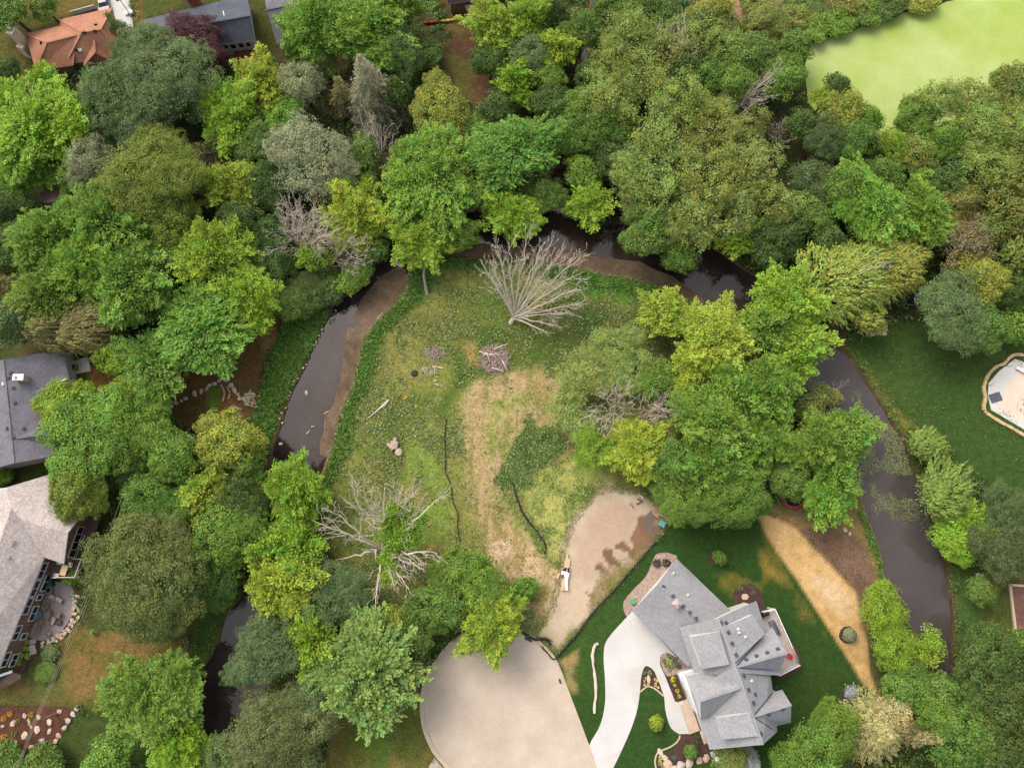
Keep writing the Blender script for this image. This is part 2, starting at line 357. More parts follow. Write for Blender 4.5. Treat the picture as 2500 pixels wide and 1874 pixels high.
zone([(60, 1640), (110, 1600), (165, 1620), (150, 1690), (80, 1690)], (86, 100, 48), None, soft=12, amt=.8)
zone([(195, 1725), (265, 1735), (330, 1780), (330, 1900), (60, 1900), (100, 1862)], (72, 84, 40), (62, 76, 36), cls=5, veg=0)
# peninsula meadow
MEADOW = [(780, 1130), (812, 1082), (843, 982), (860, 938), (885, 850), (911, 787), (948, 751), (990, 715), (1030, 640), (1163, 632), (1434, 662), (1533, 676), (1613, 700), (1661, 724), (1718, 747), (1762, 780), (1850, 830), (1880, 900), (1800, 960), (1650, 1060), (1600, 1180), (1640, 1262), (1545, 1390), (1356, 1608), (1290, 1560), (1180, 1500), (1040, 1470), (930, 1470), (760, 1300)]
zone(MEADOW, (128, 132, 66), (102, 118, 52), cls=1, veg=0, soft=10)
zone(MEADOW, (150, 138, 84), None, cls=None, soft=10, amt=.45, nz=n_sm, d=np.where(sdist(MEADOW, 40) < 0, (n_big*.5+n_sm*.5-.52)*-160, 60), warp=6)
lush = zone([(860, 990), (885, 860), (930, 790), (1000, 720), (1040, 650), (1075, 690), (1010, 760), (950, 800), (925, 900), (870, 1010), (820, 1100), (790, 1110)], (84, 126, 44), (72, 112, 42), soft=9)
zone([(1420, 665), (1533, 680), (1613, 702), (1718, 752), (1745, 790), (1640, 770), (1500, 740), (1400, 720)], (80, 122, 44), (66, 106, 42), soft=9)
zone([(1330, 720), (1480, 730), (1700, 800), (1640, 900), (1480, 880), (1340, 830), (1300, 780)], (88, 96, 52), (74, 92, 44), soft=18)
zone([(1190, 800), (1300, 790), (1420, 850), (1400, 900), (1240, 890), (1190, 870)], (82, 104, 42), (94, 104, 48), soft=18)
zone([(1110, 840), (1190, 790), (1240, 830), (1220, 910), (1150, 915), (1130, 940), (1080, 1030), (1060, 1000), (1100, 930)], (88, 108, 46), (76, 98, 42), soft=12)
zone([(945, 975), (975, 980), (990, 1100), (960, 1240), (925, 1200), (940, 1080)], (84, 102, 46), (100, 108, 52), soft=14)
zone([(1010, 1050), (1080, 1020), (1085, 1160), (1100, 1230), (1118, 1320), (1000, 1330), (960, 1260), (990, 1140)], (122, 142, 62), (136, 132, 72), soft=14)
zone([(1000, 740), (1180, 760), (1150, 860), (1000, 830), (920, 950), (890, 940), (940, 820)], (140, 128, 72), (118, 116, 58), soft=18, amt=.7)
zone([(1130, 840), (1160, 840), (1165, 900), (1140, 905)], (176, 144, 92), None, soft=8, amt=.75)
zone([(1135, 965), (1160, 932), (1220, 915), (1320, 915), (1420, 960), (1425, 1080), (1380, 1060), (1290, 1045), (1245, 1110), (1215, 1180), (1262, 1262), (1300, 1320), (1330, 1365), (1372, 1400), (1358, 1470), (1330, 1505), (1235, 1400), (1180, 1330), (1158, 1200), (1138, 1080)], (164, 154, 98), (138, 146, 76), soft=10, nz=n_sm)
trk = pdist(curve([(1330, 1470), (1262, 1420), (1205, 1330), (1180, 1220), (1160, 1110), (1156, 1030), (1176, 968), (1226, 936), (1290, 930), (1352, 950), (1405, 992)], 4), U=PU, W=PV)
zone(None, (176, 152, 112), (144, 134, 80), soft=18, nz=streak, warp=44, p0=.42, p1=.66, d=trk-30)
trk2 = pdist(curve([(1250, 1370), (1228, 1290), (1214, 1200), (1216, 1120), (1240, 1055), (1275, 1022), (1312, 1008)], 4), U=PU, W=PV)
zone(None, (172, 148, 110), (140, 132, 80), soft=18, nz=streak, warp=44, p0=.42, p1=.64, d=trk2-22, amt=.9)
zone([(1200, 1370), (1190, 1310), (1240, 1290), (1300, 1330), (1345, 1390), (1366, 1440), (1336, 1510), (1268, 1450)], (200, 170, 132), (164, 142, 96), soft=20, nz=streak, warp=44, p0=.42, p1=.62)
zone([(1190, 1400), (1300, 1370), (1390, 1330), (1400, 1420), (1352, 1510), (1300, 1548), (1225, 1490)], (190, 162, 128), (148, 138, 86), soft=34, nz=n_sm, warp=50, amt=.85)
zone([(1190, 1330), (1240, 1320), (1250, 1355), (1210, 1370)], (206, 176, 146), None, soft=12, amt=.8)
zone([(1262, 1195), (1300, 1150), (1400, 1120), (1500, 1160), (1480, 1185), (1430, 1220), (1395, 1290), (1375, 1380), (1338, 1360), (1320, 1300)], (166, 164, 92), (134, 150, 72), soft=10, nz=n_sm)
KIDNEY = [(1222, 1150), (1240, 1118), (1255, 1075), (1290, 1045), (1340, 1043), (1385, 1070), (1372, 1100), (1340, 1122), (1302, 1152), (1285, 1192), (1230, 1188)]
zone(KIDNEY, (70, 92, 40), (104, 116, 56), soft=10, warp=34, nz=n_sm)
# dirt lot and its damp patches
LOT = [(1450, 1205), (1480, 1192), (1545, 1200), (1575, 1200), (1605, 1228), (1645, 1268), (1600, 1322), (1500, 1440), (1448, 1495), (1362, 1600), (1340, 1570), (1300, 1552), (1315, 1530), (1345, 1490), (1356, 1450), (1368, 1400), (1376, 1335), (1400, 1270)]
zone(LOT, (206, 183, 156), (192, 168, 142), soft=14, cls=2, veg=0, warp=40, grain=.3)
zone([(1440, 1260), (1500, 1220), (1560, 1240), (1540, 1320), (1440, 1400), (1400, 1400)], (184, 154, 132), (198, 168, 142), soft=16, amt=.7)
for pp in ([(1540, 1310), (1552, 1290), (1560, 1255), (1575, 1262), (1590, 1242), (1612, 1285), (1625, 1285), (1590, 1330), (1550, 1385), (1545, 1335)], [(1470, 1345), (1480, 1336), (1495, 1342), (1498, 1358), (1520, 1380), (1505, 1385), (1492, 1368), (1500, 1385), (1488, 1378), (1474, 1360)],
           [(1500, 1328), (1525, 1322), (1545, 1345), (1545, 1370), (1530, 1345), (1505, 1340)], [(1450, 1385), (1466, 1372), (1486, 1395), (1480, 1412), (1462, 1392)], [(1424, 1442), (1440, 1448), (1462, 1460), (1452, 1474), (1440, 1456)]):
    zone(pp, (144, 110, 84), (128, 100, 78), soft=1.2, warp=3)
zone([(1575, 1260), (1592, 1245), (1612, 1290), (1580, 1300)], (120, 108, 102), None, soft=6, warp=6)
zone([(1470, 1400), (1530, 1380), (1585, 1335), (1560, 1380), (1490, 1455), (1455, 1490), (1440, 1480)], (138, 126, 76), (168, 142, 106), soft=9, nz=n_sm)
zone([(1600, 1225), (1640, 1250), (1645, 1268), (1625, 1290), (1598, 1280), (1594, 1250)], (178, 146, 116), (128, 110, 72), soft=5, nz=n_sm)
zone([(1180, 1440), (1310, 1430), (1330, 1500), (1290, 1550), (1210, 1545)], (150, 126, 90), (120, 116, 66), soft=14, nz=n_sm)
# house lot
LAWN = [(1354, 1611), (1406, 1551), (1448, 1495), (1497, 1444), (1548, 1385), (1601, 1323), (1645, 1268), (1700, 1240), (1800, 1225), (1838, 1240), (1875, 1312), (1940, 1407), (2045, 1568), (2110, 1668), (2156, 1719), (2100, 1760), (2030, 1800), (1900, 1900), (1420, 1900)]
zone(LAWN, (60, 86, 38), (52, 78, 33), soft=5, cls=3, veg=0, warp=2, nz=n_big, grain=.9)
for pp in ([(1855, 1345), (1900, 1370), (1990, 1500), (2030, 1570), (1985, 1520), (1920, 1430), (1870, 1390)], [(1735, 1395), (1800, 1400), (1850, 1430), (1830, 1440), (1790, 1455), (1750, 1430)], [(1845, 1350), (1880, 1360), (1890, 1400), (1850, 1385)],
           [(1365, 1612), (1420, 1570), (1405, 1640), (1412, 1690), (1390, 1690)], [(2080, 1730), (2140, 1705), (2160, 1722), (2080, 1760)], [(1850, 1255), (1880, 1310), (1910, 1370), (1880, 1340)]):
    zone(pp, (164, 134, 62), (128, 118, 52), soft=14, warp=60, amt=.42, nz=n_sm, cls=None)
zone([(1365, 1612), (1420, 1575), (1402, 1640), (1410, 1690), (1385, 1680)], (176, 150, 106), None, soft=10, warp=40, amt=.6)
zone([(1700, 1620), (2100, 1640), (2130, 1720), (1960, 1800), (1950, 1700)], (58, 74, 30), None, soft=30, amt=.4)
TAN = [(1850, 1235), (1990, 1205), (2090, 1200), (2118, 1260), (2150, 1360), (2162, 1430), (2170, 1520), (2130, 1660), (2122, 1640), (2116, 1563), (2099, 1503), (2090, 1446), (2056, 1408), (1997, 1348), (1946, 1291), (1875, 1255)]
zone(TAN, (146, 118, 82), (122, 108, 66), soft=5, veg=0, cls=6)
zone([(1946, 1289), (2000, 1284), (2088, 1308), (2119, 1351), (2136, 1393), (2128, 1440), (2115, 1520), (2112, 1560), (2099, 1503), (2090, 1446), (2056, 1408), (1997, 1348)], (126, 100, 82), (114, 90, 74), soft=4, cls=6, warp=10)
zone([(2105, 1560), (2160, 1500), (2170, 1650), (2140, 1690), (2122, 1640)], (98, 96, 58), (80, 88, 46), soft=10)
STRAW = [(1838, 1232), (1875, 1256), (1946, 1291), (1997, 1348), (2056, 1409), (2090, 1446), (2099, 1503), (2116, 1563), (2122, 1639), (2156, 1718), (2110, 1668), (2045, 1568), (1940, 1407), (1875, 1312)]
zone(STRAW, (212, 174, 120), (194, 154, 96), soft=5, cls=4, veg=0, warp=4, nz=n_sm, p0=.35, p1=.75, grain=.6)
zone([(1980, 1400), (2040, 1420), (2085, 1470), (2060, 1510), (2010, 1470)], (226, 194, 156), None, soft=14, amt=.7)
zone([(2108, 1240), (2124, 1274), (2147, 1337), (2158, 1400), (2175, 1440), (2160, 1440), (2145, 1390), (2120, 1310), (2095, 1250)], (86, 124, 46), (74, 108, 44), soft=5, warp=8, cls=1)
# right lawns
zone([(2062, 850), (2120, 800), (2200, 780), (2320, 790), (2420, 800), (2560, 815), (2560, 1260), (2440, 1240), (2400, 1180), (2330, 1150), (2300, 1080), (2250, 1070), (2190, 1010), (2130, 930)], (62, 86, 39), (72, 90, 42), soft=6, cls=5, veg=0, nz=n_big)
zone([(2068, 850), (2110, 880), (2160, 960), (2200, 1010), (2250, 1045), (2240, 1070), (2200, 1060), (2150, 980), (2110, 910)], (132, 120, 60), (100, 108, 52), soft=8, warp=16, nz=n_sm)
zone([(2330, 1390), (2400, 1385), (2560, 1385), (2560, 1620), (2400, 1600), (2340, 1600)], (92, 94, 46), (84, 92, 44), soft=8, cls=5, veg=0)
zone([(2322, 1390), (2365, 1400), (2395, 1480), (2390, 1580), (2335, 1600), (2332, 1500)], (82, 112, 54), (72, 100, 48), soft=8)
zone([(2380, 1395), (2420, 1400), (2440, 1440), (2400, 1440)], (140, 110, 60), None, soft=8, amt=.6)
# bottom verge by the cul-de-sac
zone([(800, 1900), (800, 1720), (900, 1700), (1030, 1690), (1034, 1772), (1056, 1829), (1092, 1900)], (128, 112, 64), (98, 104, 48), soft=6, cls=5, veg=0)
zone([(915, 1740), (955, 1740), (950, 1874), (900, 1900)], (82, 108, 44), None, soft=12, amt=.8)
zone([(1010, 1600), (1060, 1610), (1034, 1680), (1000, 1690)], (112, 96, 66), (84, 92, 46), soft=8, veg=.2)
# creek bed and banks
bank = smooth(16, 2, DCR)*smooth(-6, 2, DCR)
COLG[:] = COLG*(1-.55*bank[:, None])+alb((92, 74, 54))*.55*bank[:, None]
bed_deep, bed_sand = alb((66, 50, 38)), alb((150, 128, 108))
line_deep = curve([(470, 1850), (520, 1650), (600, 1480), (650, 1330), (690, 1080), (740, 930), (800, 800), (850, 730), (905, 640), (1000, 570), (1150, 560), (1290, 540), (1360, 430), (1420, 500), (1560, 570), (1700, 640), (1830, 700), (2000, 840), (2110, 960), (2200, 1110), (2260, 1260), (2300, 1420), (2315, 1550), (2330, 1700)], 3)
dd = pdist(line_deep)+wob*26
sand = smooth(16, 46, dd)*(.6+.4*smooth(.4, .6, n_sm))
bm_ = smooth(2, -3, DCR)
COLG[:] = COLG*(1-bm_[:, None])+(bed_deep+(bed_sand-bed_deep)*sand[:, None])*bm_[:, None]
CLS[DCR < 0] = 7; VEG *= smooth(4, 12, DCR)
pm = smooth(3, -3, DPO); COLG[:] = COLG*(1-pm[:, None])+alb((60, 60, 34))*pm[:, None]; CLS[DPO < 0] = 7; VEG *= smooth(4, 14, DPO)
bars = np.minimum(sdist([(1030, 618), (1100, 604), (1200, 608), (1340, 618), (1420, 634), (1480, 640), (1560, 652), (1640, 684), (1712, 738), (1640, 722), (1533, 686), (1430, 676), (1200, 645), (1080, 640)], 50), sdist([(884, 860), (905, 790), (946, 750), (996, 700), (975, 660), (930, 690), (890, 740), (862, 800), (850, 860), (838, 940), (806, 1030), (790, 1100), (800, 1100), (826, 1040), (862, 945)], 50))
ZZ = -.9*smooth(6, -16, DCR)-.25*sand*0-.9*smooth(6, -20, DPO)
mudm = smooth(27, 8, bars+wob*12)
ZZ = np.where(DCR < 4, np.maximum(ZZ, -.62+.34*mudm+.20*(n_mid-.5)+.10*(n_sm-.5)), ZZ)
COLG[:] = COLG*(1-mudm[:, None]*bm_[:, None])+(alb((128, 108, 90))+(alb((104, 86, 70))-alb((128, 108, 90)))*smooth(.4, .6, n_mid)[:, None])*(mudm*bm_)[:, None]
ZZ += -.10*n_sm*(CLS <= 1)*(DCR > 4)-.03
ZZ[(CLS == 3) | (CLS == 4) | (CLS == 5)] -= .0
names = ['ground', 'meadow', 'dirt_lot', 'lawn', 'dry_straw_strip', 'back_lawn', 'bare_soil', 'creek_bed']
gm = bpy.data.materials.new('soil_and_turf'); nt, b, out = nodes_of(gm); p = geo_pos(nt)
a = N(nt, 'ShaderNodeAttribute', attribute_name='soil'); n1 = noise(nt, .9, 5, .7, p); n2 = noise(nt, 3.2, 4, .8, p); n3 = noise(nt, 7, 3, .8, p)
c = a.outputs['Color']
for nz_, lo, hi in ((n1, (.70, .76, .70, 1), (1.32, 1.24, 1.22, 1)), (n2, (.55, .62, .55, 1), (1.48, 1.40, 1.42, 1)), (n3, (.6, .62, .6, 1), (1.42, 1.40, 1.40, 1))):
    g_ = mixc(nt, a.outputs['Alpha'], (1, 1, 1, 1), ramp(nt, nz_.outputs[0], lo, hi, .3, .7)); c = mul(nt, c, g_)
nt.links.new(c, b.inputs['Base Color']); b.inputs['Roughness'].default_value = .95; b.inputs['Specular IOR Level'].default_value = .1
bump(nt, b, n2.outputs[0], .6, .08)
idx = np.arange(NX*NY).reshape(NY, NX)
QF = np.stack([idx[:-1, :-1].ravel(), idx[:-1, 1:].ravel(), idx[1:, 1:].ravel(), idx[1:, :-1].ravel()], 1)
qc = CLS[QF[:, 0]]
for k, nm in enumerate(names):
    fs = QF[qc == k]
    if not len(fs): continue
    used, inv = np.unique(fs.ravel(), return_inverse=True)
    me = np_mesh(nm, np.stack([XX[used], YY[used], ZZ[used]], 1), inv.reshape(-1, 4), [gm], True)
    at_ = me.attributes.new('soil', 'FLOAT_COLOR', 'POINT')
    at_.data.foreach_set('color', np.concatenate([COLG[used], GRAIN[used][:, None]], 1).astype(np.float32).ravel())
    tag(new_obj(nm, me), kind='structure')
far = MB()
for (x0, y0, x1, y1) in ((-1800, -1800, GX0, 1800), (GX1, -1800, 1800, 1800), (GX0, -1800, GX1, GY0), (GX0, GY1, GX1, 1800)):
    far.add([(x0, y0, -.06), (x1, y0, -.06), (x1, y1, -.06), (x0, y1, -.06)], [(0, 1, 2, 3)])
far.top('surrounding_land', mat('far_turf', (86, 94, 50), (66, 82, 42), 14, fine=1.2), kind='structure')
# water
wm = bpy.data.materials.new('creek_water'); nt, b, out = nodes_of(wm); nt.nodes.remove(b)
tr = N(nt, 'ShaderNodeBsdfTransparent'); tr.inputs[0].default_value = (.44, .39, .36, 1)
gl = N(nt, 'ShaderNodeBsdfGlossy'); gl.inputs['Roughness'].default_value = .035; gl.inputs['Color'].default_value = (1, .93, .88, 1)
fr = N(nt, 'ShaderNodeFresnel'); fr.inputs[0].default_value = 1.47
nn = noise(nt, 1.3, 3, .6, geo_pos(nt)); bp = N(nt, 'ShaderNodeBump'); bp.inputs['Strength'].default_value = .06; bp.inputs['Distance'].default_value = .06
nt.links.new(nn.outputs[0], bp.inputs['Height']); nt.links.new(bp.outputs[0], gl.inputs['Normal'])
silt = N(nt, 'ShaderNodeBsdfDiffuse'); silt.inputs[0].default_value = col4((116, 106, 102)); m0 = N(nt, 'ShaderNodeMixShader')  # grey of the silt, also carries the painted sky sheen
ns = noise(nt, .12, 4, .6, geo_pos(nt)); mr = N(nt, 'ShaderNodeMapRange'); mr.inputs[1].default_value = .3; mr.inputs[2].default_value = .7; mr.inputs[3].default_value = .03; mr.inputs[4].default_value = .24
sx = N(nt, 'ShaderNodeSeparateXYZ'); nt.links.new(geo_pos(nt), sx.inputs[0]); sky_sheen = N(nt, 'ShaderNodeMapRange'); sky_sheen.inputs[1].default_value = 38; sky_sheen.inputs[2].default_value = 62; sky_sheen.inputs[3].default_value = 0; sky_sheen.inputs[4].default_value = .34      # right arm: extra grey painted in for sky reflected on the water
nt.links.new(sx.outputs[0], sky_sheen.inputs[0]); ad = N(nt, 'ShaderNodeMath', operation='ADD'); nt.links.new(mr.outputs[0], ad.inputs[0]); nt.links.new(sky_sheen.outputs[0], ad.inputs[1])
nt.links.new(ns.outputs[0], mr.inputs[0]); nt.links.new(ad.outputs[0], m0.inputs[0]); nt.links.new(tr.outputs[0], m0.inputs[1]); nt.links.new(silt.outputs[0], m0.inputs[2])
mx = N(nt, 'ShaderNodeMixShader'); nt.links.new(fr.outputs[0], mx.inputs[0]); nt.links.new(m0.outputs[0], mx.inputs[1]); nt.links.new(gl.outputs[0], mx.inputs[2]); nt.links.new(mx.outputs[0], out.inputs[0])
q = idx[:-1, :-1].ravel(); fs = QF[(DCR[q] < 14)]
used, inv = np.unique(fs.ravel(), return_inverse=True)
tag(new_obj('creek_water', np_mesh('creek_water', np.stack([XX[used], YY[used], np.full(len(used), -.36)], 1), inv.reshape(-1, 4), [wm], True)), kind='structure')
pmat = bpy.data.materials.new('duckweed'); nt, b, out = nodes_of(pmat); p = geo_pos(nt)
n1 = noise(nt, .06, 8, .66, p); n2 = noise(nt, 9, 2, .7, p)
c = ramp(nt, n1.outputs[0], col4((190, 203, 128)), col4((168, 186, 86)), .38, .62)
nt.links.new(mul(nt, c, ramp(nt, n2.outputs[0], (.9, .9, .86, 1), (1.1, 1.1, 1.14, 1), .3, .7)), b.inputs['Base Color']); b.inputs['Roughness'].default_value = .6; b.inputs['Specular IOR Level'].default_value = .2
fs = QF[(DPO[q] < 10)]; used, inv = np.unique(fs.ravel(), return_inverse=True)
tag(new_obj('pond_water', np_mesh('pond_water', np.stack([XX[used], YY[used], np.full(len(used), -.3)], 1), inv.reshape(-1, 4), [pmat], True)), kind='structure')
def ground_z(x, y):
    i = int(round((x-GX0)/GS)); j = int(round((y-GY0)/GS))
    return float(ZZ[j*NX+i]) if 0 <= i < NX and 0 <= j < NY else -.06
def no_veg(poly, pad=6):
    VEG[sdist(poly, 40) < pad] = 0
# ------------------------------------------------------------------ road, drive, beds
def pxpoly(P, z=0.0): return [tuple(p) for p in at_many(P, z)]
def tri_sheet(mb, pts, th, mi=0):
    bm = bmesh.new(); vs = [bm.verts.new(p) for p in pts]; f = bm.faces.new(vs)
    if f.normal.z < 0: f.normal_flip()
    bmesh.ops.triangulate(bm, faces=[f]); bm.verts.index_update()
    V = [tuple(v.co) for v in bm.verts]; Fs = [tuple(v.index for v in ff.verts) for ff in bm.faces]; bm.free()
    mb.add(V, Fs, mi); n = len(pts)
    W = [tuple(p) for p in pts]+[(p[0], p[1], p[2]-th) for p in pts]
    mb.add(W, [(i, i+n, (i+1) % n+n, (i+1) % n) for i in range(n)], mi); return mb
def sheet(name, poly, z, m, th=.12, kind='structure', veg=True, **kw):
    mb = MB(); tri_sheet(mb, pxpoly(poly, z), th)
    if veg: no_veg(poly)
    return mb.top(name, m, kind=kind, **kw)
def ribbon(mb, line, w, z0, z1, mi=0, w2=None):
    P = [Vector(p) for p in pxpoly(line)]
    L, R = [], []
    for i, p in enumerate(P):
        d = (P[min(i+1, len(P)-1)]-P[max(i-1, 0)]); d.normalize(); n = Vector((-d.y, d.x, 0))
        L.append(p+n*w/2); R.append(p-n*w/2)
    for i in range(len(P)-1):
        q = [L[i], R[i], R[i+1], L[i+1]]
        mb.slab([(a.x, a.y, z1) for a in q], z1-z0, mi)
    return mb
def pieces(root_name, poly, z, m, cell, ang, gap, piece, th=.1, jitter=.004, base_mat=None, label=None):
    """one paved surface cut into slabs along its joints; each slab is a part"""
    root = thing(root_name, None, None); root['kind'] = 'structure'
    pts = pxpoly(poly, z); no_veg(poly)
    base = MB(); tri_sheet(base, [(p[0], p[1], z-.012) for p in pts], th); base.part(root, 'joint_bed', base_mat or M['concrete_old'])
    bm0 = bmesh.new(); f = bm0.faces.new([bm0.verts.new(p) for p in pts])
    if f.normal.z < 0: f.normal_flip()
    bmesh.ops.triangulate(bm0, faces=[f])
    ca, sa = math.cos(ang), math.sin(ang)
    us = [p[0]*ca+p[1]*sa for p in pts]; ws = [-p[0]*sa+p[1]*ca for p in pts]
    cu, cw = cell if isinstance(cell, tuple) else (cell, cell)
    u = min(us)-.3*cu
    while u < max(us):
        w = min(ws)-.4*cw
        while w < max(ws):
            bm = bm0.copy()
            for (n, d) in (((ca, sa), u+gap/2), ((-ca, -sa), -(u+cu-gap/2)), ((-sa, ca), w+gap/2), ((sa, -ca), -(w+cw-gap/2))):
                if not bm.faces: break
                bmesh.ops.bisect_plane(bm, geom=bm.verts[:]+bm.edges[:]+bm.faces[:], plane_co=(n[0]*d, n[1]*d, 0), plane_no=(n[0], n[1], 0), clear_inner=True)
            if bm.faces and sum(ff.calc_area() for ff in bm.faces) > .25:
                dz = RNG.uniform(-jitter, jitter)
                for v in bm.verts: v.co.z += dz
                me = bpy.data.meshes.new(piece); bm.to_mesh(me); me.materials.append(m if not isinstance(m, list) else random.choice(m))
                new_obj(piece, me, root)
            bm.free(); w += cw
        u += cu
    bm0.free(); return root
ROADL = curve([(1262, 1543), (1190, 1534), (1140, 1545), (1100, 1572), (1060, 1622), (1038, 1668), (1030, 1716), (1035, 1772), (1058, 1829), (1092, 1872), (1160, 1960)], 5)
ROADR = curve([(1262, 1543), (1300, 1556), (1325, 1576), (1356, 1612), (1392, 1704), (1437, 1824), (1455, 1876), (1490, 1960)], 5)
sheet('cul_de_sac', [tuple(p) for p in ROADL]+[tuple(p) for p in ROADR[::-1]][:-1], .03, M['asphalt'])
cb = MB(); ribbon(cb, ROADL, .62, -.1, .13); cb.top('kerb', M['curb'], kind='structure')
cb = MB(); ribbon(cb, ROADR, .42, -.1, .10); cb.top('kerb', M['curb'], kind='structure')
sheet('side_drive', [(1040, 1900), (1048, 1868), (1060, 1848), (1082, 1874), (1100, 1900)], .035, M['asphalt'])
# cracks in the road sheet: thin tar lines lying on it
crk = MB()
for ln in ([(1060, 1780), (1110, 1740), (1180, 1690), (1250, 1660)], [(1180, 1840), (1260, 1800), (1360, 1815), (1430, 1840)], [(1240, 1560), (1215, 1660), (1235, 1760), (1225, 1860)], [(1110, 1640), (1180, 1650), (1290, 1630)], [(1100, 1700), (1220, 1735), (1330, 1730)]):
    ribbon(crk, [tuple(np.array(p)+RNG.normal(0, 1.6, 2)) for p in curve(ln, 6)], .035, .03, .036)
crk.top('road_cracks', mat('crack_filler', (196, 178, 160), (182, 164, 148), 1, bumps=0), kind='structure')
DRIVE = [tuple(p) for p in curve([(1453, 1878), (1437, 1826), (1465, 1770), (1477, 1716), (1477, 1659), (1474, 1597), (1485, 1557), (1545, 1490)], 5)]+[(1575, 1520), (1655, 1606)]+\
        [tuple(p) for p in curve([(1628, 1592), (1614, 1602), (1612, 1622), (1624, 1650), (1648, 1711)], 4)]+[(1660, 1714), (1682, 1790)]+[tuple(p) for p in curve([(1658, 1791), (1637, 1774), (1625, 1735), (1621, 1699), (1608, 1665), (1596, 1636), (1576, 1625), (1566, 1650), (1562, 1690), (1556, 1730), (1542, 1775), (1516, 1835), (1495, 1878)], 4)]
pieces('driveway', DRIVE, .05, [M['concrete'], M['concrete'], M['concrete'], mat('newer_concrete', (220, 213, 203), (210, 201, 189), 3, fine=8, bumps=.1, fine_amt=.07)], 3.4, math.radians(20), .05, 'concrete_slab')
pieces('front_step', [(1658, 1713), (1683, 1705), (1709, 1782), (1683, 1792)], .32, M['flag'], (1.2, 1.2), math.radians(20), .05, 'flagstone', th=.4)
pieces('stone_path', [(1708, 1784), (1716, 1781), (1728, 1812), (1719, 1816)], .1, M['flag'], (.9, .9), math.radians(20), .05, 'flagstone')
ROCKBED = [(1596, 1362), (1604, 1352), (1622, 1348), (1640, 1352), (1652, 1365), (1600, 1430), (1545, 1492), (1532, 1505), (1522, 1486), (1524, 1466), (1545, 1440), (1578, 1404)]
sheet('river_rock_bed', curve(ROCKBED, 4, True), .045, M['river'])
sheet('river_rock_bed', curve([(1611, 1604), (1620, 1594), (1634, 1596), (1650, 1606), (1672, 1608), (1690, 1622), (1694, 1634), (1665, 1640), (1630, 1650), (1616, 1626)], 4, True), .055, M['river'])
sheet('mulch_bed', [(1628, 1656), (1658, 1645), (1676, 1703), (1648, 1712)], .055, M['mulch'])
sheet('mulch_bed', [(1576, 1626), (1598, 1640), (1612, 1672), (1620, 1697), (1600, 1680), (1583, 1673), (1563, 1687), (1567, 1650)], .058, M['mulch'])
sheet('mulch_bed', [(1662, 1794), (1700, 1789), (1722, 1812), (1738, 1842), (1690, 1858), (1638, 1876), (1628, 1840), (1650, 1822)], .05, M['mulch'])
sheet('mulch_bed', curve([(1602, 1836), (1616, 1830), (1630, 1850), (1640, 1890), (1612, 1890), (1600, 1868)], 3, True), .05, M['mulch'])
sheet('mulch_bed', curve([(1790, 1450), (1805, 1430), (1830, 1424), (1850, 1436), (1862, 1460), (1868, 1490), (1850, 1500), (1800, 1480)], 4, True), .045, M['mulch'])
sheet('mulch_bed', curve([(1925, 1566), (1945, 1580), (1955, 1612), (1952, 1634), (1910, 1656), (1895, 1650), (1890, 1600)], 4, True), .045, M['rmulch'])
for (u, v, r) in ((1745, 1361, 17), (2070, 1549, 21), (2075, 1691, 21)):
    sheet('mulch_ring', [(u+r*math.cos(a)*RNG.uniform(.93, 1.05), v+r*math.sin(a)*RNG.uniform(.93, 1.05)) for a in np.linspace(0, 6.28, 22, endpoint=False)], .045, M['mulch'])
for ln, lb in (([(1563, 1688), (1572, 1680), (1583, 1674), (1600, 1681), (1620, 1698)], 'short pale concrete edging below the pointed mulch bed beside the driveway'), ([(1660, 1794), (1654, 1808), (1636, 1822), (1612, 1832), (1602, 1842), (1599, 1862), (1604, 1880)], 'long curved concrete edging between the front lawn and the lower mulch bed')):
    ribbon(MB(), curve(ln, 6), .22, 0, .11).top('concrete_edging', M['curb'], label=lb, cat='edging', group='garden edgings of the new house')
# pool deck on the right
PATIO_R = [(2414, 935), (2440, 905), (2478, 876), (2500, 884), (2600, 920), (2600, 1110), (2520, 1060), (2420, 1000), (2412, 965)]
pieces('pool_deck', PATIO_R, .06, M['concrete'], 4.2, math.radians(-32), .04, 'concrete_slab')
sheet('paver_field', [(2434, 998), (2460, 940), (2490, 905), (2600, 960), (2600, 1080), (2520, 1040)], .075, mat('peach_pavers', (238, 216, 192), (228, 204, 180), 3, fine=5, bumps=.1, fine_amt=.06))
# side patio on the left
PATIO_L = [tuple(p) for p in curve([(110, 1420), (140, 1420), (170, 1425), (184, 1455), (183, 1480), (167, 1517), (136, 1551), (100, 1563), (68, 1550), (70, 1520)], 4, True)]
sheet('stamped_patio', PATIO_L, .05, M['patio'])
sheet('mulch_bed', [(62, 1552), (86, 1560), (96, 1570), (100, 1584), (74, 1610), (58, 1640), (30, 1640)], .045, M['mulch'])
sheet('mulch_garden', [(-30, 1722), (60, 1722), (150, 1725), (190, 1728), (165, 1775), (130, 1825), (95, 1862), (80, 1890), (-30, 1890)], .045, M['rmulch'])
# drive of the house with the orange roof, brick path
pieces('far_driveway', [(238, -40), (312, -40), (318, 20), (326, 70), (300, 90), (240, 40)], .04, M['concrete'], 3.5, .25, .05, 'concrete_slab')
sheet('brick_patio', [(568, 120), (600, 118), (615, 130), (590, 175), (575, 150)], .05, M['redbrick'])
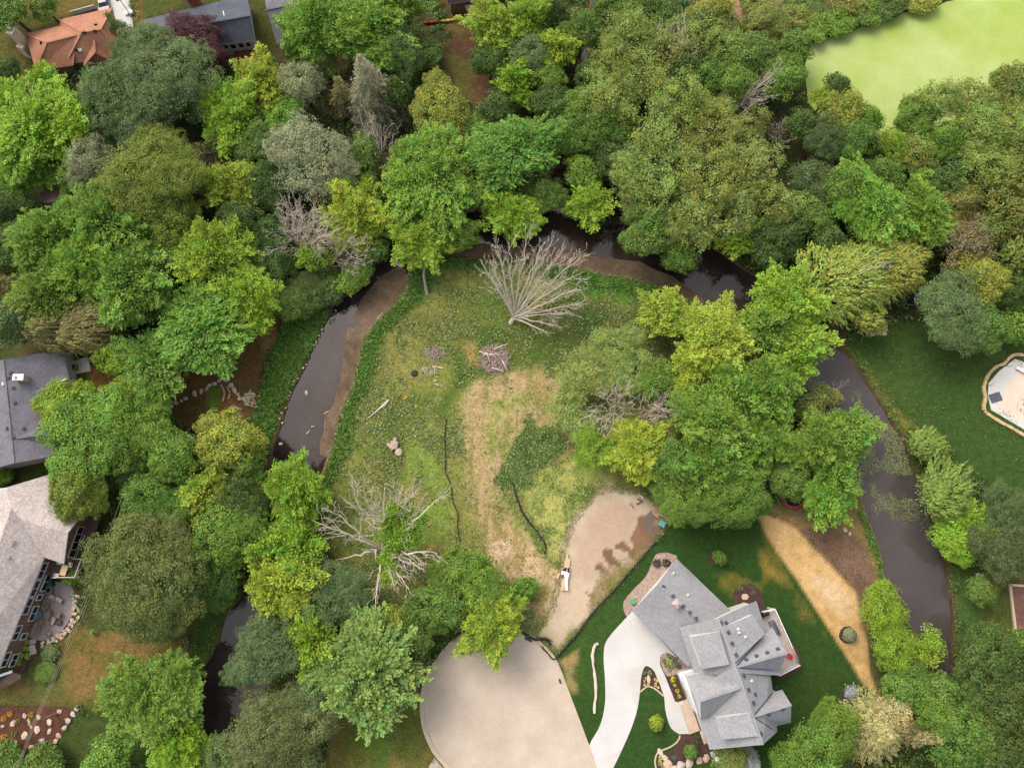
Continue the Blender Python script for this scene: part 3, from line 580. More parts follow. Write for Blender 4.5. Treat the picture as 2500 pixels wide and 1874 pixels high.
# ------------------------------------------------------------------ buildings: roof corners given as photo pixel + height
def W3(p): return tuple(at(p[0], p[1], p[2]))
def slope(root, pts, rm, trim, th=.22, name='roof_slope'):
    mb = MB(); mb.slab([W3(p) if len(p) == 3 and abs(p[0]) > 0 else p for p in pts], th, 0, 1); return mb.part(root, name, [rm, trim])
def gable(root, A, B, R1, C, D, R2, rm, trim, wm, inset=.45, z0=-.1, walls=True, caps=True):
    """gable block: eave corners A,B and ridge end R1 at one end, C,D,R2 at the other (pixel, pixel, height)"""
    a, b, r1, c, d, r2 = [Vector(W3(p)) for p in (A, B, R1, C, D, R2)]
    for q in ([a, r1, r2, c], [b, d, r2, r1]):
        mb = MB(); mb.slab([tuple(v) for v in q], .24, 0, 1); mb.part(root, 'roof_slope', [rm, trim])
    mb = MB(); ax = (r2-r1).normalized(); wd = .32
    mb.bar(r1+Vector((0, 0, .05)), r2+Vector((0, 0, .05)), .3, .07); mb.part(root, 'ridge_cap', rm)
    if walls:
        lx = ((c+d)/2-(a+b)/2); lx.z = 0; lx.normalize(); wx = (b-a); wx.z = 0; wx.normalize()
        I = inset; dn = Vector((0, 0, -.55))
        a2, b2 = a+lx*I+wx*I+dn, b+lx*I-wx*I+dn; c2, d2 = c-lx*I+wx*I+dn, d-lx*I-wx*I+dn; q1, q2 = r1+lx*I+dn*1.3, r2-lx*I+dn*1.3
        g = lambda v: Vector((v.x, v.y, z0))
        V = [g(a2), g(b2), g(d2), g(c2), a2, b2, d2, c2, q1, q2]
        mb = MB(); mb.add(V, [(0, 1, 5, 8, 4), (1, 2, 6, 5), (2, 3, 7, 9, 6), (3, 0, 4, 7), (0, 3, 2, 1)]); mb.part(root, 'wall', wm)
        return a2, b2, c2, d2, q1, q2
def window(root, p0, p1, t, w, z0, z1, frame, glass, cols=1, rows=1, proud=.05, fw=.16):
    """window on the wall that runs from p0 to p1 (seen with p0 on its left); t along it in metres"""
    p0, p1 = Vector((p0[0], p0[1], 0)), Vector((p1[0], p1[1], 0)); d = (p1-p0).normalized(); n = Vector((d.y, -d.x, 0))
    c = p0+d*t; Mx = Matrix((d, -n, Vector((0, 0, 1)))).transposed()
    mb = MB(); H = z1-z0
    for s in (-1, 1): mb.box(c+d*s*(w/2-fw/2)+n*proud+Vector((0, 0, (z0+z1)/2)), (fw, .12, H), M=Mx)
    for zz in (z0+fw/2, z1-fw/2): mb.box(c+n*proud+Vector((0, 0, zz)), (w-2*fw, .12, fw), M=Mx)
    for i in range(1, cols): mb.box(c+d*(-w/2+i*w/cols)+n*proud+Vector((0, 0, (z0+z1)/2)), (.09, .11, H-2*fw), M=Mx)
    for i in range(1, rows): mb.box(c+n*(proud+.003)+Vector((0, 0, z0+H*(.28 if rows == 2 else i/rows))), (w-2*fw, .1, .09), M=Mx)
    f = mb.part(root, 'window', frame)
    mb = MB(); mb.box(c+n*(proud-.015)+Vector((0, 0, (z0+z1)/2)), (w-2*fw, .05, H-2*fw), M=Mx); mb.part(f, 'pane', glass); return f
def caster():
    bpy.context.view_layer.update(); dg = bpy.context.evaluated_depsgraph_get(); o = Vector((0, 0, HCAM))
    def hit(u, v):
        d = (Vector(tuple(at(u, v, 0)))-o).normalized(); ok, loc, nor, i, ob, m = scene.ray_cast(dg, o, d)
        return (loc, nor) if ok else (Vector(tuple(at(u, v, 0))), Vector((0, 0, 1)))
    return hit
def on_roof(root, hit, spots, name, m, s=(.5, .42, .2), rz=0):
    for (u, v) in spots:
        loc, nor = hit(u, v); q = nor.to_track_quat('Z', 'Y').to_matrix() @ Matrix.Rotation(rz, 3, 'Z')
        mb = MB(); mb.box(loc+nor*s[2]/2, s, M=q); mb.box(loc+nor*(s[2]+.02), (s[0]*.8, s[1]*.8, .04), M=q); mb.part(root, name, m)
# --- the new grey house
H = thing('grey_roofed_house', 'large new house with grey gabled roofs and white walls beside the white driveway', 'house', at(1780, 1640))
RN, TR, WH = M['roof_new'], M['white'], M['white']
g = gable(H, (1544, 1491, 3.3), (1652, 1363, 3.3), (1607, 1425, 7.0), (1680, 1627, 3.3), (1800, 1505, 3.3), (1730, 1533, 7.0), RN, RN, WH)
m1 = gable(H, (1658, 1530, 5.6), (1846.6, 1466.6, 5.6), (1753, 1509, 10.4), (1699, 1650, 5.6), (1906, 1648, 5.6), (1800, 1642, 10.4), RN, RN, WH)
m2 = gable(H, (1688, 1690, 5.55), (1880, 1632, 5.55), (1794, 1622, 10.36), (1733, 1829, 5.55), (1898, 1785, 5.55), (1862, 1817, 10.36), RN, RN, WH)
eg = gable(H, (1676, 1650, 6.6), (1711, 1757, 6.6), (1709.5, 1710, 10.0), (1760, 1626, 6.6), (1800, 1728, 6.6), (1809, 1677, 10.3), RN, TR, WH, inset=.18)
gable(H, (1885, 1530, 5.6), (1899, 1643, 5.6), (1921, 1593, 9.2), (1845, 1560, 5.6), (1845, 1660, 5.6), (1799, 1627, 10.25), RN, RN, WH)
gable(H, (1910, 1683, 5.6), (1931, 1763, 5.6), (1932, 1719, 9.0), (1870, 1695, 5.6), (1880, 1775, 5.6), (1842, 1747, 10.2), RN, RN, WH)
def shed(root, pts, ins, zb, rm, wm, nm='dormer'):
    mb = MB(); top = [W3(p) for p in pts]; mb.slab(top, .22, 0, 1); d = mb.part(root, nm, [rm, wm])
    c = sum((Vector(p) for p in top), Vector())/4; mb = MB()
    V = [Vector(p)+(c-Vector(p)).normalized()*ins for p in top]; V = [Vector((v.x, v.y, p[2]-.28)) for v, p in zip(V, top)]
    mb.add([(v.x, v.y, zb) for v in V]+[tuple(v) for v in V], [(0, 1, 2, 3), (4, 5, 6, 7)]+[(i, (i+1) % 4, (i+1) % 4+4, i+4) for i in range(4)]); mb.part(d, 'wall', wm)
shed(H, [(1688.6, 1554, 8.9), (1756, 1540, 10.62), (1781, 1621, 10.62), (1716, 1632, 8.9)], .12, 6.0, RN, WH)
shed(H, [(1763, 1531, 10.6), (1838, 1500, 8.6), (1868, 1547, 8.6), (1793, 1617, 10.6)], .12, 6.0, RN, WH)
shed(H, [(1750, 1753, 8.9), (1831, 1739, 10.6), (1852, 1796, 10.6), (1766, 1804, 8.9)], .12, 6.0, RN, WH)
# entry block in front of the gable, with the row of small windows
eb = [Vector(W3(p)) for p in ((1667, 1654, 4.4), (1681, 1648, 4.4), (1716, 1751, 4.4), (1701, 1741, 4.4))]
mb = MB(); mb.prism([(v.x, v.y) for v in eb], -.1, 4.4); mb.part(H, 'entry_wall', WH)
f0, f1 = eb[0], eb[3]; L = (f1-f0).length
for i in range(5): window(H, (f0.x, f0.y), (f1.x, f1.y), 1.0+i*(L-2.0)/4, .85, 2.4, 3.5, M['white'], M['glass'], proud=.05, fw=.1)
mb = MB(); mb.box(((f0+f1)/2).lerp(Vector((0, 0, 0)), 0)*1.0+Vector((0, 0, 1.05-((f0+f1)/2).z)), (1.1, .14, 2.1), rz=math.atan2(f1.y-f0.y, f1.x-f0.x)); mb.part(H, 'front_door', M['timber'])
# white side porch and corner posts
mb = MB(); mb.slab([W3((1656, 1642, 3.1)), W3((1692, 1632, 3.1)), W3((1698, 1652, 3.1)), W3((1664, 1662, 3.1))], .25); mb.part(H, 'porch_roof', WH)
mb = MB(); p = at(1741, 1838); mb.box((p[0]-.2, p[1], 1.6), (.5, .5, 3.2), rz=.3); mb.part(H, 'porch_post', WH)
# deck with white railing
DZ = 2.7
dk = [(1859, 1492), (1887, 1485), (1948, 1620), (1897, 1647), (1880, 1600)]
mb = MB(); mb.slab([W3((u, v, DZ)) for u, v in dk], .25); mb.part(H, 'deck', M['deckgrey'])
for (u, v) in ((1887, 1486), (1905, 1526), (1925, 1570), (1947, 1619), (1922, 1632)):
    q = at(u, v, DZ); MB().bar((q[0], q[1], -.1), (q[0], q[1], DZ-.2), .2).part(H, 'deck_post', M['white'])
rl = MB()
for a_, b_ in (((1859, 1492), (1887, 1485)), ((1887, 1485), (1948, 1620)), ((1948, 1620), (1898, 1646)), ((1930, 1578), (1948, 1620))):
    p, q = Vector(W3((*a_, DZ))), Vector(W3((*b_, DZ))); n = max(2, int((q-p).length/1.6)); up = Vector((0, 0, 1))
    rl.bar(p+up*1.0, q+up*1.0, .16, .08); rl.bar(p+up*.12, q+up*.12, .1, .08)
    for i in range(n+1): r_ = p.lerp(q, i/n); rl.bar(r_, r_+up*1.02, .13)
    m_ = int((q-p).length/.28)
    for i in range(m_): r_ = p.lerp(q, (i+.5)/m_); rl.bar(r_+up*.12, r_+up*.98, .04)
rl.part(H, 'railing', M['white'])
hit = caster()
for a_, b_ in (((1799, 1624), (1866, 1549)), ((1806, 1629), (1888, 1634)), ((1842, 1744), (1900, 1672)), ((1842, 1750), (1885, 1779))):
    mb = MB(); pv = None
    for i in range(9):
        l_, _n = hit(a_[0]+(b_[0]-a_[0])*i/8, a_[1]+(b_[1]-a_[1])*i/8); l_ = l_+Vector((0, 0, .03))
        if pv is not None and (l_-pv).length < 3: mb.bar(pv, l_, .17, .04)
        pv = l_
    mb.part(H, 'valley_flashing', M['roof_dark'])
on_roof(H, hit, [(1619, 1432), (1643, 1454), (1668, 1479), (1684, 1494), (1699, 1508), (1760, 1520), (1772, 1520), (1778, 1543), (1787, 1570), (1797, 1598), (1822, 1610), (1847, 1601), (1873, 1593), (1899, 1584), (1815, 1649), (1827, 1683), (1843, 1694), (1839, 1715), (1876, 1742), (1911, 1730), (1857, 1790)], 'roof_vent', M['roof_dark'], rz=.3)
on_roof(H, hit, [(1643, 1400), (1678, 1453), (1803, 1543), (1818, 1554), (1800, 1535), (1833, 1661)], 'vent_pipe', M['white'], (.3, .3, .3))
mb = MB(); loc, nor = hit(1651, 1473); mb.box(loc+Vector((0, 0, .35)), (1.0, 1.0, 1.0), rz=.75); mb.part(H, 'cupola', M['white']); mb = MB(); mb.tube([loc+Vector((.05, 0, .85)), loc+Vector((.05, 0, 1.35))], [.78, .02], 4); mb.part(H, 'cupola_roof', M['cushion'])
# --- orange roofed house
A = thing('orange_roofed_house', 'house with an orange brown hipped roof and a pale stone chimney', 'house', at(170, 110))
OR, TW = M['roof_orange'], M['tanwall']
def hip(root, corners, ridge, rm, trim, wm, inset=.5, z0=-.1, th=.2):
    """hipped roof over four eave corners (in order) with a ridge of two points; corners 0,1 and 2,3 form the hip ends"""
    c = [Vector(W3(p)) for p in corners]; r = [Vector(W3(p)) for p in ridge]
    for q in ([c[0], c[1], r[0]], [c[1], c[2], r[1], r[0]], [c[2], c[3], r[1]], [c[3], c[0], r[0], r[1]]):
        mb = MB(); mb.slab([tuple(v) for v in q], th, 0, 1); mb.part(root, 'roof_slope', [rm, trim])
    mb = MB()
    for p, q in ((c[0], r[0]), (c[1], r[0]), (c[2], r[1]), (c[3], r[1]), (r[0], r[1])):
        if (q-p).length > .1: mb.bar(p+Vector((0, 0, .05)), q+Vector((0, 0, .05)), .34, .07)
    mb.part(root, 'ridge_cap', rm)
    cen = sum(c, Vector())/4; ins = [v+(Vector((cen.x, cen.y, v.z))-v).normalized()*inset*1.4 for v in c]
    mb = MB(); zt = min(v.z for v in c)-.12; mb.prism([(v.x, v.y) for v in ins], z0, zt); mb.part(root, 'wall', wm); return ins
ia = hip(A, [(144, 48, 3.0), (160, 156, 3.0), (306, 138, 3.0), (273.5, 19, 3.0)], [(200, 78, 6.4), (246, 72, 6.4)], OR, M['white'], TW)
hip(A, [(60, 82, 3.0), (87, 172, 3.0), (178, 160, 3.0), (160, 60, 3.0)], [(114, 104, 5.6), (185, 86, 5.6)], OR, M['white'], TW)
hip(A, [(205, 160, 3.0), (270, 146, 3.0), (262, 90, 3.0), (200, 100, 3.0)], [(232, 128, 5.0), (230, 98, 5.2)], OR, M['white'], TW)
mb = MB(); p, q = Vector(W3((70, 120, 0))), Vector(W3((73, 126, 0)))
cb_ = at(78, 126); mb.box((cb_[0], cb_[1], 1.4), (1.3, 2.6, 3.0), rz=-.3); mb.box((cb_[0]+.02, cb_[1]+.02, 4.4), (1.1, 1.5, 3.4), rz=-.3); mb.part(A, 'chimney', M['stonewall'])
mb = MB(); mb.box((cb_[0]+.02, cb_[1]+.02, 6.16), (1.3, 1.7, .14), rz=-.3); mb.cyl((cb_[0]+.02, cb_[1]+.02, 6.2), .3, .5); mb.part(A, 'chimney_cap', M['rockg'])
hit = caster(); on_roof(A, hit, [(206, 80), (234, 62), (232, 76), (187, 122), (101, 105), (80, 149)], 'roof_vent', M['black'], (.45, .4, .2)); on_roof(A, hit, [(196, 122)], 'skylight', M['white'], (.7, .5, .12))
# --- dark grey roof
B = thing('dark_roofed_house', 'long house with a dark grey roof and white eaves behind the purple tree', 'house', at(490, 70))
bw = gable(B, (351.5, 48, 3.0), (374, 128, 3.0), (362, 82, 5.6), (602, -12, 3.0), (622, 97, 3.0), (611, 38, 5.6), M['roof_dark'], M['white'], M['white'], inset=.4)
p0, p1 = bw[1], bw[3]; L = (p1-p0).length
for t_, w_ in ((L-1.1, 1.0), (L-2.4, 1.2), (L-3.8, 1.2), (L-5.1, 1.1), (3.0, 1.2)): window(B, (p0.x, p0.y), (p1.x, p1.y), t_, w_, .7, 2.2, M['white'], M['glass'])
mb = MB(); cb_ = at(484, 20); mb.box((cb_[0], cb_[1], 2.7), (1.6, 1.9, 5.6), rz=.25); mb.part(B, 'chimney', M['redbrick']); mb = MB(); mb.box((cb_[0], cb_[1], 5.6), (1.9, 2.2, .2), rz=.25); mb.part(B, 'chimney_cap', M['white'])
hit = caster(); mb = MB(); l1, _ = hit(545, 28); l2, _ = hit(551, 54); mb.bar(l1, l2, .14, .2); mb.part(B, 'flashing', M['white'])
# --- grey roof with the white awning
Cc = thing('mid_grey_roofed_house', 'house with a two-tone grey gable roof above a white awning', 'house', at(710, 60))
cw = gable(Cc, (641, -30, 3.0), (676, 108, 3.0), (651, 24, 5.6), (760, -60, 3.0), (775, 84, 3.0), (770, 0, 5.6), M['roof_mid'], M['white'], M['greysiding'], inset=.4)
p0, p1 = cw[1], cw[3]
for t_, w_ in ((1.2, 1.5), (2.9, 1.5), (4.8, 1.1)): window(Cc, (p0.x, p0.y), (p1.x, p1.y), t_, w_, .6, 2.1, M['cream'], M['glass'])
Dd = thing('brown_roofed_house', 'brown roofed house cut by the top edge above the kayaks', 'house', at(1130, -10))
gable(Dd, (1080, -60, 3.2), (1094, 10, 3.2), (1085, -30, 5.4), (1230, -90, 3.2), (1240, -12, 3.2), (1235, -55, 5.4), M['roof_brown'], M['cream'], M['tanwall'], inset=.4)
Ds = thing('lean_to_shed', 'small brown shed with a two-tone lean-to roof near the yellow kayak', 'shed', at(1165, 40))
mb = MB(); mb.slab([W3((1134, 14, 2.6)), W3((1186, -2, 2.6)), W3((1194, 24, 2.45)), W3((1142, 32, 2.45))], .14); mb.part(Ds, 'roof', M['roof_brown'])
mb = MB(); mb.slab([W3((1142, 33, 2.35)), W3((1190, 22, 2.35)), W3((1190, 50, 2.0)), W3((1148, 59, 2.0))], .14); mb.part(Ds, 'roof', M['deckgrey'], label='pale tan lower roof')
mb = MB(); mb.prism([W3((1139, 18, 0))[:2], W3((1186, 4, 0))[:2], W3((1188, 46, 0))[:2], W3((1149, 54, 0))[:2]], -.1, 1.9); mb.part(Ds, 'wall', M['deckwood'])
E = thing('hidden_shed', 'grey brown low roof mostly hidden under the big blue green trees', 'shed', at(480, 380))
gable(E, (424, 352, 2.6), (437, 412, 2.6), (430, 382, 3.9), (530, 340, 2.6), (540, 404, 2.6), (535, 372, 3.9), M['roof_brown'], M['tanwall'], M['tanwall'], inset=.35)
E2 = thing('dark_brown_roofed_house', 'dark brown roof with a white gutter mostly hidden among trees at the left', 'house', at(150, 500))
gable(E2, (99, 522, 3.0), (97, 470, 3.0), (98, 496, 4.6), (240, 505, 3.0), (236, 450, 3.0), (238, 478, 4.6), M['roof_brown'], M['white'], M['tanwall'], inset=.35)
mb = MB(); q = at(72, 545); mb.box((q[0], q[1], 1.8), (.9, .9, 3.8)); mb.part(E2, 'chimney', M['timber']); mb = MB(); mb.box((q[0], q[1], 3.8), (1.1, 1.1, .2)); mb.part(E2, 'chimney_cap', M['white'])
# --- left grey house
Fh = thing('left_grey_house', 'grey hip-and-gable roof at the left edge with a tan chimney', 'house', at(60, 1000))
RL = M['roof_left']
gable(Fh, (-120, 900, 3.0), (155, 852, 3.0), (8, 878, 6.6), (-80, 1160, 3.0), (200, 1100, 3.0), (34, 1130, 6.6), RL, M['white'], M['white'], inset=.2)
gable(Fh, (152, 1010, 3.0), (196, 1096, 3.0), (170, 1052, 5.4), (60, 1010, 3.0), (70, 1110, 3.0), (30, 1070, 6.4), RL, M['white'], M['white'], inset=.3)
for a_, b_ in (((109, 971, 3.6), (116, 1015, 3.2)), ((92, 975, 4.2), (109, 971, 3.6)), ((140, 935, 3.25), (166, 926, 3.1)), ((116, 1015, 3.2), (150, 1008, 3.2))):
    mb = MB(); mb.bar(Vector(W3(a_))+Vector((0, 0, .35)), Vector(W3(b_))+Vector((0, 0, .35)), .2, .2); mb.part(Fh, 'gutter', M['white'])
hit = caster()
on_roof(Fh, hit, [(26, 910), (20, 922), (32, 947), (36, 983), (18, 1046), (32, 1068), (58, 1045)], 'roof_vent', M['roof_dark'], (.45, .4, .2)); on_roof(Fh, hit, [(10, 937)], 'vent_pipe', M['white'], (.5, .4, .25))
loc, _ = hit(58, 925); mb = MB(); mb.box(loc+Vector((0, 0, .3)), (1.5, .8, 2.2)); mb.part(Fh, 'chimney', M['lumber']); mb = MB(); mb.box(loc+Vector((0, 0, 1.45)), (1.7, 1.0, .14)); mb.cyl(loc+Vector((-.4, 0, 1.5)), .22, .4); mb.part(Fh, 'chimney_cap', M['white'])
sheet('paved_yard', [(160, 885), (215, 870), (222, 905), (172, 915)], .04, M['concrete_old'])
# --- beige house with the patio
G = thing('beige_roofed_house', 'house with beige shingles and brown brick walls beside a stamped patio', 'house', at(60, 1400))
RB = M['roof_beige']
g0, g1, g2, g3, g4, g5, g6 = (0, 1189, 5.4), (79, 1177, 5.4), (126, 1156, 5.4), (200, 1256, 5.4), (166, 1300, 7.7), (156, 1376, 5.4), (108, 1360, 5.4)
r0_, r1_, r2_ = (14, 1190, 8.7), (28, 1240, 8.9), (57, 1273, 8.6)
for q in ([r0_, g2, g3, r1_], [r1_, g3, g4, r2_], [r2_, g4, g5, g6], [r1_, r2_, g6], [(-180, 1210, 5.4), r0_, r1_, (-160, 1340, 5.4)]):
    mb = MB(); mb.slab([W3(p) for p in q], .24, 0, 1); mb.part(G, 'roof_slope', [RB, M['cream']])
rp = [Vector(W3(p)) for p in (g0, g1, g2, g3, g5, g6)]; cen = sum(rp, Vector())/6; ri = [v+(Vector((cen.x, cen.y, v.z))-v).normalized()*.35 for v in rp]
mb = MB(); mb.prism([(v.x, v.y) for v in ri], -.1, 5.05); pk = Vector(W3(g4)); inn = (cen-pk); inn.z = 0; inn.normalize()
a_, b_, k_ = ri[3], ri[4], pk+inn*.55; a_, b_ = Vector((a_.x, a_.y, 5.06)), Vector((b_.x, b_.y, 5.06)); k_.z = 7.2; mid = a_+(b_-a_)*.42; k_.x, k_.y = mid.x, mid.y
mb.add([a_, b_, k_, a_+inn*.3, b_+inn*.3, k_+inn*.3], [(0, 1, 2), (3, 5, 4), (0, 3, 4, 1), (1, 4, 5, 2), (2, 5, 3, 0)]); mb.part(G, 'wall', M['brick']); gw = (a_, b_)
c_ = [Vector(W3(p)) for p in ((108, 1360, 5.4), (-2, 1626, 5.4), (-110, 1640, 9.0), (28, 1240, 8.9))]
mb = MB(); mb.slab([tuple(v) for v in c_], .24, 0, 1); mb.part(G, 'roof_slope', [RB, M['white']])
c2_ = [Vector(W3(p)) for p in ((28, 1240, 8.9), (-110, 1640, 9.0), (-260, 1600, 5.4), (-180, 1240, 5.4))]
mb = MB(); mb.slab([tuple(v) for v in c2_], .24, 0, 1); mb.part(G, 'roof_slope', [RB, M['white']])
d_ = (c_[1]-c_[0]); d_.z = 0; d_.normalize(); nw = Vector((-d_.y, d_.x, 0)); w0, w1 = c_[0]-nw*.35, c_[1]-nw*.35
mb = MB(); mb.prism([(w0.x, w0.y), (w1.x, w1.y), (w1.x-nw.x*9, w1.y-nw.y*9), (w0.x-nw.x*9, w0.y-nw.y*9)], -.1, 5.1); mb.part(G, 'wall', M['brick'])
L = (w1-w0).length
for t_, zz, w_, cols, gl_ in ((2.2, 3.1, 2.6, 2, 'glassb'), (4.9, 3.1, 2.6, 2, 'glassb'), (7.6, 3.1, 2.6, 2, 'glassb'), (11.6, 3.1, 2.3, 2, 'glassb'), (15.6, 3.1, 2.3, 2, 'glassb'), (4.0, .7, 3.0, 2, 'glass'), (6.4, .9, 1.0, 1, 'glass'), (8.9, .7, 2.4, 2, 'glass'), (12.4, .8, 1.1, 1, 'glass'), (16.0, .8, 2.0, 2, 'glass')):
    window(G, (w1.x, w1.y), (w0.x, w0.y), L-t_, w_, zz, zz+1.55, M['white'], M[gl_], cols)
f0, f1 = gw[0], gw[1]; L = (f1-f0).length
window(G, (f1.x, f1.y), (f0.x, f0.y), L*.42, 4.8, 2.2, 4.7, M['cream'], M['glass'], 4, 2)
hit = caster(); on_roof(G, hit, [(32, 1320), (28, 1330), (19, 1360)], 'vent_pipe', M['rockg'], (.4, .4, .35))
mb = MB(); mb.slab([W3((158, 1362, 2.4)), W3((206, 1364, 2.4)), W3((190, 1408, 2.4)), W3((112, 1404, 2.4)), W3((120, 1372, 2.4))], .2); mb.part(G, 'deck', M['deckwood'])
mb = MB()
for a_, b_ in (((206, 1364), (190, 1408)), ((190, 1408), (140, 1408)), ((158, 1362), (206, 1364))):
    p, q = Vector(W3((*a_, 2.4))), Vector(W3((*b_, 2.4))); mb.bar(p+Vector((0, 0, .95)), q+Vector((0, 0, .95)), .14, .1)
    for i in range(5): r_ = p.lerp(q, i/4); mb.bar(r_-Vector((0, 0, 2.5)), r_+Vector((0, 0, .95)), .12)
mb.part(G, 'railing', M['cream'])
mb = MB(); mb.slab([W3((205, 1252, 2.5)), W3((247, 1258, 2.5)), W3((236, 1290, 2.5)), W3((222, 1330, 2.5)), W3((200, 1300, 2.5))], .2); mb.part(G, 'deck', M['deckwood'])
mb = MB(); mb.bar(W3((205, 1250, 3.2)), W3((246, 1257, 3.2)), .3, .15); mb.bar(W3((246, 1257, 3.2)), W3((236, 1266, 3.2)), .3, .15); mb.part(G, 'railing', M['greysiding'])
mb = MB(); q = [W3(p) for p in ((0, 1660, 2.9), (28, 1640, 2.9), (52, 1646, 2.6), (50, 1656, 2.5), (30, 1668, 2.4), (-30, 1690, 2.4), (-40, 1660, 2.9))]; mb.slab(q, .2); mb.part(G, 'porch_roof', M['roof_brown'])
mb = MB(); mb.bar(W3((-10, 1652, 3.1)), W3((30, 1638, 3.1)), .35, .2); mb.part(G, 'flashing', M['white'])
for P_ in ([(144, 48), (60, 82), (87, 172), (306, 138), (273, 19)], [(351, 30), (620, -40), (640, 100), (374, 140)], [(641, -60), (760, -60), (780, 110), (676, 120)], [(1080, -60), (1240, -60), (1190, 60), (1094, 40)], [(424, 340), (535, 335), (545, 410), (437, 415)], [(95, 450), (240, 445), (245, 525), (97, 525)], [(-100, 860), (160, 850), (205, 1110), (-60, 1160)], [(-100, 1190), (130, 1150), (250, 1260), (200, 1400), (110, 1420), (0, 1690), (-100, 1700)], [(1544, 1491), (1652, 1363), (1846, 1466), (1950, 1620), (1935, 1765), (1735, 1830)]):
    no_veg(P_, 14)
# ------------------------------------------------------------------ foliage builders
def unit(v): return v/np.maximum(np.linalg.norm(v, axis=1, keepdims=True), 1e-9)
def leaf_cards(C, D, Nn, L, W):
    """rhombic leaves: centres C, long axes D, normals Nn, lengths L, widths W"""
    D = unit(D); S = unit(np.cross(D, Nn)); n = len(C)
    L = np.broadcast_to(np.asarray(L, float).reshape(-1, 1), (n, 1)); W = np.broadcast_to(np.asarray(W, float).reshape(-1, 1), (n, 1))
    V = np.stack([C-D*L*.5, C+S*W*.5-D*L*.05, C+D*L*.5, C-S*W*.5-D*L*.05], 1).reshape(-1, 3)
    return V, np.arange(4*n, dtype=np.int32).reshape(-1, 4)
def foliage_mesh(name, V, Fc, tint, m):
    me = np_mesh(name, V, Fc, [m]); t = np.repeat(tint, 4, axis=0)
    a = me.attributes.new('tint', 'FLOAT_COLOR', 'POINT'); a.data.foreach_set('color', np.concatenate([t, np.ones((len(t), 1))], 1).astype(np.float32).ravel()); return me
def tints(n, clump_id, rng, lo=.72, hi=1.28, leaf=.2, warm=.16):
    k = int(clump_id.max())+1; cb = rng.uniform(lo, hi, k)[clump_id]; w = rng.normal(0, warm, k)[clump_id]
    b = cb*rng.uniform(1-leaf, 1+leaf, n)
    return np.stack([b*(1+w), b, b*(1-.6*w)], 1).clip(.05, 3)
def sph(rng, n, zmin=-.25):
    z = rng.uniform(zmin, 1, n); a = rng.uniform(0, 2*np.pi, n); r = np.sqrt(1-z*z); return np.stack([r*np.cos(a), r*np.sin(a), z], 1)
def lumpy(dirs, rng, k=9, amp=.24):
    """uneven outline: radius factor by direction from a few big lobes"""
    A = sph(rng, k, -.2); w = rng.uniform(.35, 1, k)
    f = (np.exp(13*(dirs @ A.T-1))*w).max(1); return 1-amp+amp*1.5*np.clip(f, 0, 1.0)
